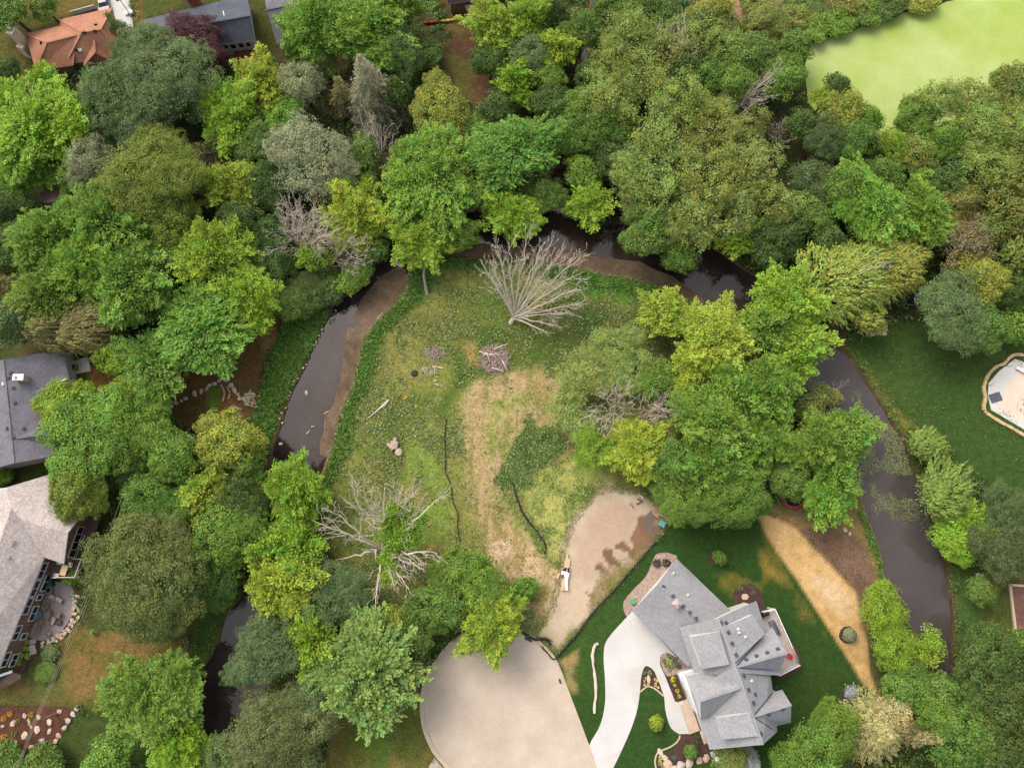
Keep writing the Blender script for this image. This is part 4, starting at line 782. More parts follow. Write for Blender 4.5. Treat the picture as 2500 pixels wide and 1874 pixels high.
def crown(kind, R, Hc, zc, seed):
    """crown of a tree (metres): plan radius R, half height Hc, centre height zc"""
    rng = np.random.default_rng(seed); E = np.array([R, R, Hc])
    if kind in ('maple', 'star'):
        n, per = int(11.5*R*R)+24, 52; ax = sph(rng, n, -.2); lf = lumpy(ax, rng, 17, .5)
        tip = ax*E*lf[:, None]*rng.uniform(.8, 1.1, (n, 1)); SL = rng.uniform(1.1, 2.0, n)*(1.15 if kind == 'star' else .95)
        d0 = unit(ax*np.array([1, 1, .5])+np.array([0, 0, .12])+rng.normal(0, .16, (n, 3)))
        t = rng.uniform(0, 1, (n, per)); side = rng.normal(0, .30, (n, per, 3))*(1.15-.75*t)[..., None]*(.72 if kind == 'star' else 1.0); side[..., 2] *= .55
        C = tip[:, None, :]-d0[:, None, :]*((1-t)*SL[:, None])[..., None]+side; cid = np.repeat(np.arange(n), per); C = C.reshape(-1, 3)
        D = np.repeat(d0, per, 0)+side.reshape(-1, 3)*1.2+rng.normal(0, .35, (n*per, 3)); Nn = np.array([0, 0, 1.])+rng.normal(0, .38, (n*per, 3))+.3*np.repeat(ax, per, 0)
        T = tints(n*per, cid, rng, .8, 1.24, .22, .1); T *= (.8+.42*t.reshape(-1, 1)); L, W = rng.uniform(.26, .42, n*per), rng.uniform(.16, .28, n*per)  # tips lighter like new growth; inner ends darker, recess shade painted in
    elif kind in ('round', 'fine'):
        n, per = int(8.0*R*R)+26, 66; ax = sph(rng, n, -.25); lf = lumpy(ax, rng, 18, .4); PR = rng.uniform(.55, 1.15, n)
        cc = ax*(E-.5)*lf[:, None]*rng.uniform(.78, 1.02, (n, 1)); q = sph(rng, n*per, -.35).reshape(n, per, 3)
        q = unit((q+.55*ax[:, None, :]).reshape(-1, 3)); C = np.repeat(cc, per, 0)+q*np.repeat(PR, per)[:, None]*rng.uniform(.7, 1.05, (n*per, 1))*np.array([1, 1, .8])
        cid = np.repeat(np.arange(n), per); D = np.cross(q, rng.normal(0, 1, (n*per, 3)))+q*.4; Nn = q+rng.normal(0, .4, (n*per, 3))+np.array([0, 0, .4])
        s = .72 if kind == 'fine' else 1.0; T = tints(n*per, cid, rng, .74, 1.25, .24, .10); L, W = rng.uniform(.22, .38, n*per)*s, rng.uniform(.13, .24, n*per)*s
    elif kind == 'airy':
        n, per = int(5.2*R*R)+20, 46; ax = sph(rng, n, -.35); lf = lumpy(ax, rng, 13, .5); PR = rng.uniform(.45, .95, n)
        cc = ax*E*lf[:, None]*(rng.uniform(.35, 1.0, (n, 1))**.6); q = unit(rng.normal(0, 1, (n*per, 3)))
        C = np.repeat(cc, per, 0)+q*np.repeat(PR, per)[:, None]*rng.uniform(.3, 1.1, (n*per, 1)); cid = np.repeat(np.arange(n), per)
        D = rng.normal(0, 1, (n*per, 3)); Nn = np.array([0, 0, .9])+rng.normal(0, .6, (n*per, 3)); T = tints(n*per, cid, rng, .78, 1.3, .22, .12); L, W = rng.uniform(.2, .36, n*per), rng.uniform(.13, .24, n*per)
    elif kind == 'willow':
        n, per = int(21*R*R)+40, 20; ax = sph(rng, n, -.05); lf = lumpy(ax, rng, 10, .4)
        p0 = ax*E*lf[:, None]*rng.uniform(.8, 1.02, (n, 1)); wind = np.array([.85, .42, 0]); lobe = rng.normal(0, .25, (n, 3))
        d0 = unit(ax*np.array([.7, .7, .2])+wind*.9+lobe*.6); Ls = rng.uniform(1.2, 2.6, n); t = np.linspace(0, 1, per)[None, :]
        C = p0[:, None, :]+d0[:, None, :]*(t*Ls[:, None])[..., None]+np.array([0, 0, -1])*(t**1.7*Ls[:, None]*.75)[..., None]+rng.normal(0, .09, (n, per, 3))
        dd_ = d0[:, None, :]+np.array([0, 0, -1.27])*(t**.7)[..., None]+np.zeros((n, per, 1)); cid = np.repeat(np.arange(n), per); C = C.reshape(-1, 3); D = dd_.reshape(-1, 3)+rng.normal(0, .2, (n*per, 3))
        Nn = np.array([0, 0, 1.])+rng.normal(0, .45, (n*per, 3)); T = tints(n*per, cid, rng, .68, 1.34, .16, .12); L, W = rng.uniform(.36, .6, n*per), rng.uniform(.11, .18, n*per)
    elif kind == 'conifer':
        cs, ds, ii = [], [], []; lev = int(2*Hc/.34); k = 0
        for i in range(lev):
            f = i/(lev-1); z = zc-Hc+2*Hc*f; r = R*(1-f)**.85+.12; nb = int(7+13*(1-f))
            for j in range(nb):
                a = rng.uniform(0, 2*np.pi); rr = r*rng.uniform(.78, 1.08); m = max(5, int(rr*11)); u = rng.uniform(.15, 1, m)**.7
                dv = np.array([math.cos(a), math.sin(a), -.28]); lat = np.array([-math.sin(a), math.cos(a), 0])
                cs.append(np.array([0, 0, z-zc])+dv*(u*rr)[:, None]+lat*(rng.normal(0, .2, m)*(1.15-u*.6))[:, None]+rng.normal(0, .06, (m, 3))); ds.append(np.tile(dv, (m, 1))+rng.normal(0, .35, (m, 3))); ii += [k]*m; k += 1
        C, D = np.concatenate(cs), np.concatenate(ds); cid = np.array(ii); Nn = np.array([0, 0, 1.])+rng.normal(0, .4, (len(C), 3)); T = tints(len(C), cid, rng, .7, 1.3, .2, .08); L, W = rng.uniform(.26, .42, len(C)), rng.uniform(.1, .17, len(C))
    # leaves inside the crown so that it is not hollow
    if kind not in ('conifer',):
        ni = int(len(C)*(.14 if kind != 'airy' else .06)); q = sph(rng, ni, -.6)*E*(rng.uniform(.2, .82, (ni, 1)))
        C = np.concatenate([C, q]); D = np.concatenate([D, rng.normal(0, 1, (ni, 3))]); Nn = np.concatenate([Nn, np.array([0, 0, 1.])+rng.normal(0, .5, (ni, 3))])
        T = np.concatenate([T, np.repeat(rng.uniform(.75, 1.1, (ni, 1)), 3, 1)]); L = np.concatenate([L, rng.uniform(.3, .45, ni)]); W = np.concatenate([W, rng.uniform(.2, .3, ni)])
    pr = np.percentile(np.hypot(C[:, 0], C[:, 1]), 94); C = C*np.array([R/pr, R/pr, 1])
    V, Fc = leaf_cards(C+np.array([0, 0, zc]), D, Nn, L, W); return V, Fc, T
class Tubes:
    """many tapered branches collected into one mesh"""
    def __init__(s): s.V = []; s.F = []; s.n = 0
    def add(s, P, R, k=5):
        P = np.asarray(P, float); m = len(P); T = np.gradient(P, axis=0); T = unit(T); up = np.array([0.03, .02, 1.0]); S = np.cross(T, up)
        bad = np.linalg.norm(S, axis=1) < .15; S[bad] = np.cross(T[bad], np.array([1., 0, 0])); S = unit(S); U = np.cross(S, T)
        a = np.arange(k)*2*np.pi/k; R = np.asarray(R, float)
        V = P[:, None, :]+(S[:, None, :]*np.cos(a)[None, :, None]+U[:, None, :]*np.sin(a)[None, :, None])*R[:, None, None]
        i = np.arange(m-1)[:, None]*k; j = np.arange(k)[None, :]; b = s.n
        s.F.append(np.stack([i+j, i+(j+1) % k, i+k+(j+1) % k, i+k+j], -1).reshape(-1, 4)+b); s.V.append(V.reshape(-1, 3)); s.n += m*k
    def mesh(s, name, m): return np_mesh(name, np.concatenate(s.V), np.concatenate(s.F), [m], True)
def limb(p0, p1, rng, sag=0.0, n=7, wig=.05, lift=.25):
    p0, p1 = np.asarray(p0, float), np.asarray(p1, float); L = np.linalg.norm(p1-p0); t = np.linspace(0, 1, n)[:, None]
    mid = (p0+p1)/2+np.array([0, 0, lift*L])*.6; P = (1-t)**2*p0+2*t*(1-t)*mid+t*t*p1
    w = rng.normal(0, wig*L*.5, (n, 3)); w[0] = 0; w[-1] *= .4; return P+w*np.sin(t*np.pi*.9)
def twigs(tb, P, r0, rng, depth, dens=1.0, spread=.75, minr=.022, up=.1, ratio=.55):
    """side branches along a limb"""
    L = np.sum(np.linalg.norm(np.diff(P, axis=0), axis=1)); nb = max(2, int(dens*(3.2+L*1.05)))
    if depth == 0: return
    for i in range(nb):
        t = rng.uniform(.28, .98); f = t*(len(P)-1); k = min(int(f), len(P)-2); b = P[k]+(P[k+1]-P[k])*(f-k); T = (P[k+1]-P[k]); T = T/(np.linalg.norm(T)+1e-9)
        d = T+rng.normal(0, spread, 3)*np.array([1, 1, .8]); d[2] += up; d /= np.linalg.norm(d); l = L*ratio*(1.05-.62*t)*rng.uniform(.6, 1.15)
        if l < .25: continue
        Q = limb(b, b+d*l, rng, n=5 if depth > 1 else 4, wig=.12, lift=.05); r = max(minr, r0*(1-.72*t)*.42)
        tb.add(Q, np.linspace(r, minr*.8, len(Q)), 4 if depth > 1 else 3); twigs(tb, Q, r, rng, depth-1, dens*.85, spread, minr, up, ratio)
def trunk_mesh(name, R, h, zc, seed, m, nl=7, vis=False):
    rng = np.random.default_rng(seed); tb = Tubes(); r0 = .045*R+.06
    P = limb((0, 0, -.25), (rng.normal(0, .15), rng.normal(0, .15), zc+R*.35), rng, n=7, wig=.03, lift=0); tb.add(P, np.linspace(r0*1.35, r0*.35, 7), 7)
    for i in range(nl):
        a = 2*np.pi*(i+rng.uniform(-.3, .3))/nl; k = rng.integers(2, 6); e = np.array([math.cos(a)*R*.72, math.sin(a)*R*.72, zc+rng.uniform(-.1, .5)*R*.6])
        Q = limb(P[k], e, rng, n=6, wig=.08, lift=.12); tb.add(Q, np.linspace(r0*.55, .035, 6), 5); twigs(tb, Q, r0*.4, rng, 1, .5, .7, .025)
    return tb.mesh(name, m)
# ------------------------------------------------------------------ tree kinds: shared crowns and trunks, in several sizes and shapes
REF = {}
def kinds():
    spec = dict(maple=[(3.4, 8), (3.4, 8), (5.2, 12), (5.2, 12), (7.2, 14)], star=[(5.5, 12), (5.5, 12)], round=[(2.6, 7), (3.6, 9), (3.6, 9), (5.2, 11), (5.2, 11), (7.5, 14)],
                fine=[(3.6, 9), (5.6, 12), (5.6, 12), (8.0, 15)], airy=[(3.0, 8), (4.8, 12), (4.8, 12), (6.2, 14)], willow=[(3.4, 6.5), (5.4, 9.5), (5.4, 9.5)], conifer=[(2.2, 7), (4.6, 15)], bush=[(1.0, 1.5), (2.2, 3.2)])
    sd = 100
    for k, L in spec.items():
        REF[k] = []
        for (R, h) in L:
            sd += 7
            if k == 'bush': ck, Hc, zc = 'round', h*.5, h*.52
            elif k == 'conifer': ck, Hc, zc = k, h*.47, h*.52
            elif k == 'willow': ck, Hc, zc = k, h*.36, h*.6
            else: ck, Hc, zc = k, min(h*.40, R*.92), h-min(h*.40, R*.92)
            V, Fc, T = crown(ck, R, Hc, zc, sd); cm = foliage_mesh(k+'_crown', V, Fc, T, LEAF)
            tm = trunk_mesh(k+'_trunk', R, h, zc, sd+3, M['bark'], 3 if k in ('conifer', 'bush') else 7)
            REF[k].append((R, h, zc, cm, tm))
kinds()
TREES = []
def tree(kind, name, u, v, rpx, h, c, label, cat='tree', group=None, k=1.0, lean=0.0, zbase=None):
    """a tree whose crown shows at photo pixel (u, v) with a radius of rpx"""
    zc0 = .64*h; r = rpx*mpp(u, v, zc0); opts = REF[kind]; ratio = [abs(math.log(o[0]/r)) for o in opts]; best = min(ratio)
    cand = [o for o, q in zip(opts, ratio) if q < best+.16]; R, hr, zc, cm, tm = cand[int(RNG.integers(len(cand)))]
    s = r/R; sz = h/hr; p = at(u, v, zc*sz); gz = ground_z(p[0], p[1]); gz = max(gz, -.4)
    t = thing(name, label, cat, (p[0], p[1], gz), group, rz=float(RNG.uniform(0, 6.28)) if kind != 'willow' else float(RNG.uniform(-.25, .25)))
    e_ = float(RNG.uniform(.86, 1.16)); t.scale = (s*e_, s/e_, sz); t.rotation_euler[0] = float(RNG.normal(0, .06)); t.rotation_euler[1] = float(RNG.normal(0, .06))
    o = new_obj('crown', cm, t); a = alb(c, k); j = RNG.uniform(.94, 1.06, 3)*np.array([1.03, .965, .94]); o.color = (float(a[0]*j[0]), float(a[1]*j[1]), float(a[2]*j[2]), 1)
    if kind in ('maple', 'star', 'round', 'fine', 'airy') and rpx > 44:          # side lobes make the crown uneven
        for i in range(2 if rpx < 70 else 3):
            R2, h2, z2, cm2, _t = opts[int(RNG.integers(len(opts)))]; f = float(RNG.uniform(.4, .58))*R/R2; a2 = RNG.uniform(0, 6.28); rr = R*RNG.uniform(.6, .82)
            l = new_obj('crown_lobe', cm2, t, (rr*math.cos(a2), rr*math.sin(a2), zc+float(RNG.uniform(-.22, .2))*R-z2*f)); l.scale = (f, f, f); l.rotation_euler[2] = float(RNG.uniform(0, 6.28))
            k2 = float(RNG.uniform(.9, 1.12)); l.color = (o.color[0]*k2, o.color[1]*k2, o.color[2]*k2, 1)
        o.scale = (.97, .97, 1.0)
    new_obj('trunk', tm, t); TREES.append((p[0], p[1], r, h)); return t
# ------------------------------------------------------------------ the trees of the place: kind, name, crown pixel, radius, height, leaf colour, label
CL = dict(br=(124, 154, 50), yl=(138, 158, 56), gr=(106, 138, 54), md=(98, 126, 54), dk=(80, 102, 48), bl=(102, 124, 76), ol=(122, 132, 66), sg=(140, 150, 108), ob=(124, 122, 76), pu=(84, 54, 58),
          ol2=(112, 132, 54), ol3=(132, 148, 74), dkbl=(88, 108, 62), bg=(104, 142, 58), bgr=(110, 146, 54), yl2=(136, 148, 62), lg=(132, 152, 78), rd=(98, 134, 54), wl=(144, 156, 76), wg=(122, 146, 70), oak=(104, 122, 62), tp=(116, 142, 70), op=(162, 158, 106), bs=(144, 154, 150), sp=(132, 136, 102), ivy=(76, 108, 48), bl2=(108, 124, 74), dk2=(84, 104, 50))
FK = 1.72
TT = '''
round|broadleaf_tree|25|25|60|9|md|green tree cut off by the top left corner of the photo
round|broadleaf_tree|112|18|34|6|md|small round tree on the lawn above the orange roof
conifer|pine_tree|287|68|32|8|dk|small dark pine at the drive corner of the orange roofed house
fine|purple_tree|468|90|72|8|pu|purple leaved tree standing in front of the dark grey roof
fine|purple_tree|532|135|30|6|pu|low purple leaved shrubby tree beside the brick patio
fine|broadleaf_tree|348|140|66|12|bl|dusky green crown between the orange roof and the purple tree
fine|broadleaf_tree|272|236|86|13|bl|dusky green tree just right of the bright maple under the orange roof
fine|broadleaf_tree|420|205|132|15|bl|largest dusky blue green tree, below the purple leaved tree
fine|broadleaf_tree|345|300|78|11|bl|lower dusky green crown hanging above the hidden shed roof
round|broadleaf_tree|505|255|58|9|bl|smaller dusky green tree below the brick patio
maple|maple_tree|92|302|118|13|br|largest bright green maple at the upper left edge, below the orange roof
maple|maple_tree|108|202|42|9|br|bright maple touching the lower eave of the orange roof
maple|maple_tree|40|400|70|11|gr|maple at the left edge just above the dark brown roof
round|broadleaf_tree|22|190|48|9|dk|dark tree at the left edge level with the orange roof's lower eave
fine|broadleaf_tree|225|392|58|11|sg|pale grey green tree between the bright maple and the round olive tree
round|broadleaf_tree|175|430|46|8|md|small green tree above the dark brown roof
round|broadleaf_tree|262|330|46|8|dk|dark tree between the bright left maple and the dusky tree
round|broadleaf_tree|560|345|52|8|dk|dark low tree right of the hidden shed roof
fine|oak_tree|350|448|138|15|ol2|big round olive green tree below the hidden shed roof
maple|maple_tree|552|440|64|10|yl|small yellow green maple right of the round olive tree
maple|maple_tree|150|585|105|14|gr|green maple of the big left grove, nearest the dark brown roof
maple|maple_tree|275|560|108|15|gr|topmost middle maple of the big left grove, under the round olive tree
maple|maple_tree|312|690|104|15|gr|lower middle maple of the big left grove
maple|maple_tree|140|712|96|13|gr|lower left maple of the big left grove
maple|maple_tree|215|645|84|15|bgr|central maple of the big left grove, ringed by its neighbours
round|broadleaf_tree|415|540|78|12|ol2|olive crown between the big left grove and the yellow green maple
maple|maple_tree|512|612|90|13|br|bright green maple right of the big left grove
maple|maple_tree|605|725|74|11|br|bright green maple bordering the dirt yard's top corner
round|broadleaf_tree|425|655|58|10|dk|dark crown wedged between two bright maples of the left grove
star|maple_tree|490|805|112|13|bg|blue green star-tipped maple above the stone retaining wall
maple|maple_tree|372|738|60|10|br|bright crown just above left of the star-tipped maple
star|maple_tree|375|888|84|11|bg|star-tipped maple at the upper edge of the dirt yard
round|broadleaf_tree|288|868|54|9|br|bright round tree right of the grey house's corner
willow|broadleaf_tree|205|795|88|12|ob|brownish olive feathery tree above the left grey house
willow|broadleaf_tree|110|800|62|11|ob|brownish olive feathery tree nearer the left edge above the grey house
round|broadleaf_tree|32|610|62|11|dk|dark tree at the left edge beside the big grove
round|broadleaf_tree|26|520|50|9|dk|dark tree at the left edge beside the dark brown roof
round|broadleaf_tree|22|795|60|11|bl|blue green tree at the left edge above the grey house
round|broadleaf_tree|20|700|46|9|ob|dull olive tree at the left edge below the dark tree
maple|maple_tree|645|205|64|11|yl|yellow green tree below the mid grey roofed house
maple|maple_tree|572|275|76|11|br|bright green tree just right of the dusky tree group
round|broadleaf_tree|692|292|54|9|gr|green tree above the silvery round tree
round|broadleaf_tree|628|345|58|9|md|mid green tree left of the silvery round tree
fine|broadleaf_tree|735|205|60|10|sg|greyish olive round tree left of the spruces
round|broadleaf_tree|790|150|44|9|md|green tree under the white awning house
conifer|spruce_tree|838|225|42|11|ob|thin brownish spruce just left of the tall grey green spruce
conifer|spruce_tree|908|210|78|17|sp|tall grey green spruce with a pale tip
maple|maple_tree|770|55|84|14|gr|maple overhanging the mid grey roof
maple|maple_tree|886|72|96|14|bgr|big bright maple between the mid grey roof and the kayaks
maple|maple_tree|965|18|68|13|gr|maple at the top edge left of the kayaks
fine|broadleaf_tree|980|135|68|12|dkbl|dark blue green tree below the red kayak
round|broadleaf_tree|975|222|42|9|dk|dark tree right of the tall spruce
round|broadleaf_tree|1042|140|40|5|md|low green bush tree below the yellow kayak
round|broadleaf_tree|1070|282|80|11|yl2|olive yellow round tree left of the yard path
maple|maple_tree|1062|432|114|13|bgr|wide bright maple left of the blue green maple by the creek bend
star|maple_tree|1272|365|96|13|bg|blue green star-tipped maple where the creek comes in from the north
fine|willow_tree|768|378|102|13|sg|silvery green round tree, the palest in the upper left woods
round|broadleaf_tree|682|380|48|8|md|green tree squeezed left of the silvery tree's shoulder
round|broadleaf_tree|652|455|60|9|dk|dark tree below left of the silvery round tree
round|broadleaf_tree|885|372|48|8|md|green tree behind the narrow grey snag
round|broadleaf_tree|850|440|54|9|gr|green tree at the foot of the narrow grey snag
maple|maple_tree|868|512|74|11|yl|yellow green maple above the creek's inner bend
round|broadleaf_tree|938|545|46|8|gr|green tree between the yellow green maple and the leaning creek tree
maple|maple_tree|1020|578|74|9|br|bright tree with a bare leaning trunk on the creek bank
maple|maple_tree|1238|520|68|9|br|bright tree above the big white dead tree
round|broadleaf_tree|645|575|56|8|dk|dark tree under the upper twiggy dead tree
round|broadleaf_tree|655|645|64|8|dk|dark tree left of the dead trees on the creek bank
round|broadleaf_tree|735|715|62|5|dk|dark bushy tree overhanging the creek's left bank
round|broadleaf_tree|800|700|42|4|dk|dark bushy tree below the twiggy dead tree at the creek
round|broadleaf_tree|703|740|48|5|md|low green tree above the bright creek bank weeds
round|broadleaf_tree|866|668|38|5|gr|small bright bush tree leaning over the dark water
round|broadleaf_tree|600|595|40|7|md|mid green tree left of the upper twiggy dead tree, in the dark woods
round|broadleaf_tree|595|540|52|10|dk|dark tree right of the yellow green maple
round|broadleaf_tree|610|625|46|9|dk|dark tree right of the bright left grove maple
round|broadleaf_tree|905|600|40|6|md|small tree shading the creek left of the leaning tree
maple|maple_tree|1205|62|66|11|yl|yellow green maple right of the lean-to shed
maple|maple_tree|1290|55|60|11|br|bright maple left of the north creek, near the top edge
fine|broadleaf_tree|1285|138|54|10|bl|blue green tree among the bright maples left of the north creek
maple|maple_tree|1375|118|50|10|yl|yellow green tree on the left bank of the north creek
round|broadleaf_tree|1332|182|48|9|gr|green tree just left of the north creek
maple|maple_tree|1262|205|56|10|br|bright maple right of the yard path
round|broadleaf_tree|1352|262|58|9|dk|dark tree above the blue green creek maple
round|broadleaf_tree|1195|150|48|9|dk|dark tree bordering the yard path at its upper end
round|broadleaf_tree|1215|262|46|8|dk|dark tree bordering the yard path at its lower end
round|broadleaf_tree|1160|330|46|8|md|green tree between the olive round tree and the blue green maple
airy|cottonwood_tree|1540|85|72|14|ol3|topmost olive cottonwood right of the north creek
airy|cottonwood_tree|1498|150|60|13|ol3|olive cottonwood nearest the north creek
airy|cottonwood_tree|1602|130|56|13|ol3|olive cottonwood beside the curving dead branches
airy|cottonwood_tree|1480|238|76|13|ol3|olive cottonwood leaning over the north creek
airy|cottonwood_tree|1565|205|70|14|ol3|middle cottonwood of the upper group, left of the dead stem's foot
round|broadleaf_tree|1412|255|46|10|gr|green tree closing over the middle of the north creek
round|broadleaf_tree|1425|70|48|10|md|green tree closing over the top of the north creek
round|broadleaf_tree|1398|345|44|9|md|green tree leaning over the north creek just above the blue green maple's right side
round|broadleaf_tree|1120|560|44|8|gr|green tree on the far bank left of the big white dead tree
round|broadleaf_tree|1165|470|50|9|gr|green tree above the creek between the two bright creek trees
round|broadleaf_tree|1330|470|46|8|md|green tree left of the bright creek junction tree
round|broadleaf_tree|1440|322|72|11|md|green tree right of the north creek's lower reach
round|broadleaf_tree|1450|190|44|9|dk|dark tree hugging the north creek's right bank
airy|cottonwood_tree|1655|265|82|15|ol3|cottonwood below the pale dead stems
airy|cottonwood_tree|1590|330|82|15|ol3|left upper crown of the large cottonwood grove
airy|cottonwood_tree|1722|325|72|14|ol3|right upper crown of the large cottonwood grove
airy|cottonwood_tree|1612|440|100|15|ol3|broadest crown of the large cottonwood grove
airy|cottonwood_tree|1732|430|90|15|ol3|central right crown of the large cottonwood grove
airy|cottonwood_tree|1832|420|82|14|ol3|rightmost crown of the large cottonwood grove
airy|cottonwood_tree|1700|530|82|13|ol3|lowest crown of the cottonwood grove above the creek
round|broadleaf_tree|1592|565|70|11|md|green tree overhanging the fallen log in the creek
round|broadleaf_tree|1655|618|46|8|md|green tree overhanging the gravel bar
airy|cottonwood_tree|1885|490|52|12|ol3|small cottonwood right of the grove by the dark trees
maple|maple_tree|1440|500|54|8|br|bright tree at the junction of the two creeks
round|broadleaf_tree|1422|420|48|8|gr|green tree above the bright creek junction tree
round|broadleaf_tree|1505|395|60|10|dk|dark crown between the north creek and the cottonwood grove
round|broadleaf_tree|1690|80|66|11|ol|olive tree right of the curving dead branches, near the top
airy|broadleaf_tree|1765|112|60|11|ol3|pale olive tree between the dead stems and the pond
round|broadleaf_tree|1832|150|68|11|md|green tree left of the pond by the upper shrubs
round|broadleaf_tree|1905|195|58|10|gr|green tree touching the pond's left shore
round|broadleaf_tree|1938|120|44|8|md|green tree at the pond's upper left corner
round|broadleaf_tree|1870|62|48|8|ol|olive bushy tree on the scrub above the pond's left corner
round|broadleaf_tree|1790|212|58|11|gr|green tree right of the thin double dead stem
round|broadleaf_tree|1725|200|50|11|md|green tree behind the thin double dead stem
round|broadleaf_tree|1672|180|46|11|dk|dark tree between the curving and the double dead stems
airy|broadleaf_tree|1825|310|56|10|ol|olive tree under the large arching dead limb
round|broadleaf_tree|1735|30|50|9|yl2|yellow olive tree on the top edge left of the scrub
round|broadleaf_tree|1610|25|46|9|md|green tree at the top edge above the cottonwoods
round|broadleaf_tree|1500|20|46|8|md|green tree at the top edge right of the north creek
round|broadleaf_tree|1130|100|0|5|md|x
round|broadleaf_tree|1948|300|40|8|dk|dark tree below the pond's left shore
round|broadleaf_tree|2042|218|36|9|dk|dark narrow tree standing out against the pond's left part
maple|maple_tree|2012|243|34|8|yl|small yellow green tree left of the dark narrow pond tree
round|broadleaf_tree|2055|278|54|10|yl2|yellow olive tree below the dark narrow pond tree
round|broadleaf_tree|2116|280|38|8|gr|green tree left of the pond's lower notch
round|broadleaf_tree|2098|345|54|10|md|green tree under the pond's lower notch
fine|broadleaf_tree|2018|345|64|10|dkbl|dark blue green tree below the pond's left shore trees
airy|broadleaf_tree|2302|248|60|12|ol3|pale olive tree against the pond, right of its notch
round|broadleaf_tree|2238|285|50|10|md|green tree at the right side of the pond's notch
airy|broadleaf_tree|2392|238|54|11|ol3|pale olive tree in the middle of the pond's lower shore
round|broadleaf_tree|2472|212|56|12|ol|olive tree at the right edge against the pond
airy|cottonwood_tree|2372|325|74|13|ol3|pale cottonwood left of its twin below the pond's right part
airy|cottonwood_tree|2462|315|74|13|ol3|pale cottonwood at the right edge below the pond
round|broadleaf_tree|2302|352|50|11|gr|green tree among the pale olive trees below the pond
airy|broadleaf_tree|2238|372|60|10|ol3|pale olive tree below the pond's notch
round|broadleaf_tree|2178|360|44|9|br|bright green tree just below the pond's notch
round|broadleaf_tree|2152|432|54|9|md|green tree right of the brown thicket
airy|cottonwood_tree|2392|422|76|12|ol3|pale cottonwood below the twin cottonwoods near the right edge
willow|willow_tree|2462|432|78|12|ol|olive willow at the right edge above its two fellows
round|broadleaf_tree|2302|442|58|10|dk|dark tree left of the pale cottonwoods near the right edge
fine|broadleaf_tree|1980|445|60|9|dkbl|dark blue green tree left of the brown thicket
round|broadleaf_tree|1905|562|64|9|dk|dark tree above the wide creek pool
round|broadleaf_tree|1962|520|58|9|md|green tree left of the bright pair above the weeping willow
maple|maple_tree|1812|582|50|8|br|bright tree dipping to the creek below the cottonwood grove
round|broadleaf_tree|1888|625|40|7|dk|dark low tree above the creek bank left of the weeping willow
maple|maple_tree|2128|508|86|11|bgr|left one of the bright pair above the weeping willow
maple|maple_tree|2242|525|76|11|bgr|right one of the bright pair above the weeping willow
round|broadleaf_tree|2060|455|58|10|md|green tree above the bright pair, below the brown thicket
willow|willow_tree|2462|525|76|12|ol|olive willow at the right edge, middle of three
willow|willow_tree|2482|625|60|11|ol|olive willow at the right edge, lowest of three
willow|willow_tree|2075|680|108|11|wl|large weeping willow with yellowish windswept strands left of the black trampoline
willow|willow_tree|2192|648|80|10|wl|weeping willow half covering the black trampoline
willow|willow_tree|2110|770|62|8|wl|lower weeping willow above the stone fire ring
airy|broadleaf_tree|2368|590|74|10|ob|twiggy half bare tree right of the weeping willows
round|broadleaf_tree|2396|682|62|10|yl2|yellow olive tree right of the black trampoline
fine|broadleaf_tree|2312|752|96|11|bl|big blue green tree right of the black trampoline
round|broadleaf_tree|2388|790|66|9|md|green tree at the right flank of the big blue green tree
bush|shrub|2470|790|52|5|gr|wide green shrub at the right edge above the lawn
round|broadleaf_tree|2470|700|48|8|dk|dark tree at the right edge above the wide shrub
maple|maple_tree|1918|728|86|11|br|bright maple right of the wide creek pool
maple|maple_tree|1958|850|70|10|br|bright maple beside the upper end of the right creek arm
maple|maple_tree|1872|805|58|10|gr|green maple between the bright maples by the pool
maple|maple_tree|1622|770|58|8|yl|upper left of the three yellow green trees at the meadow's right side
maple|maple_tree|1762|825|84|10|yl|largest of the three yellow green trees at the meadow's right side
maple|maple_tree|1692|885|62|9|yl|lowest of the three yellow green trees at the meadow's right side
airy|broadleaf_tree|1500|846|64|6|lg|airy pale green tree topmost in the thin group on the meadow
airy|broadleaf_tree|1424|915|72|6|lg|airy pale green tree bordering the mown arch
airy|broadleaf_tree|1545|905|60|6|lg|airy pale green tree just above the twiggy dead bushes
airy|broadleaf_tree|1388|992|52|4|lg|low airy bush tree right of the dark weed patch's top
airy|broadleaf_tree|1425|1045|44|4|lg|low airy pale green tree left of the twiggy dead bushes
airy|broadleaf_tree|1612|925|48|7|gr|airy green tree right of the twiggy dead bushes
maple|broadleaf_tree|1560|1102|74|8|yl|bright yellow green tree below the twiggy dead bushes
airy|broadleaf_tree|1448|1105|56|6|br|airy bright tree right of the dark weed patch
maple|maple_tree|1752|1050|86|12|gr|central green maple left of the right creek arm
maple|maple_tree|1802|968|70|11|gr|upper green maple left of the right creek arm
maple|maple_tree|1742|1132|78|12|gr|green maple directly above the dense round lawn tree
maple|maple_tree|1855|955|76|11|gr|green maple nearest the fallen willow
maple|maple_tree|1835|1078|72|10|gr|green maple above the red trampoline
round|broadleaf_tree|1680|1005|48|8|dk|dark tree between the yellow green trees and the central maple
fine|broadleaf_tree|1775|1205|84|11|rd|dense round tree at the top of the house lawn
fine|broadleaf_tree|1672|1222|62|8|gr|dense green tree right of the teal box
fine|broadleaf_tree|1832|1222|46|8|rd|right lobe tree of the dense pair at the lawn's top
round|broadleaf_tree|1645|1132|58|9|md|green tree right of the bright yellow green tree, above the dirt lot
maple|broadleaf_tree|1992|1080|76|10|gr|green tree left of the duckweed on the right creek arm
maple|broadleaf_tree|2078|1060|60|9|gr|green tree reaching over the duckweed of the right creek arm
maple|broadleaf_tree|2050|1150|54|9|gr|green tree just above the brown soil patch's tip
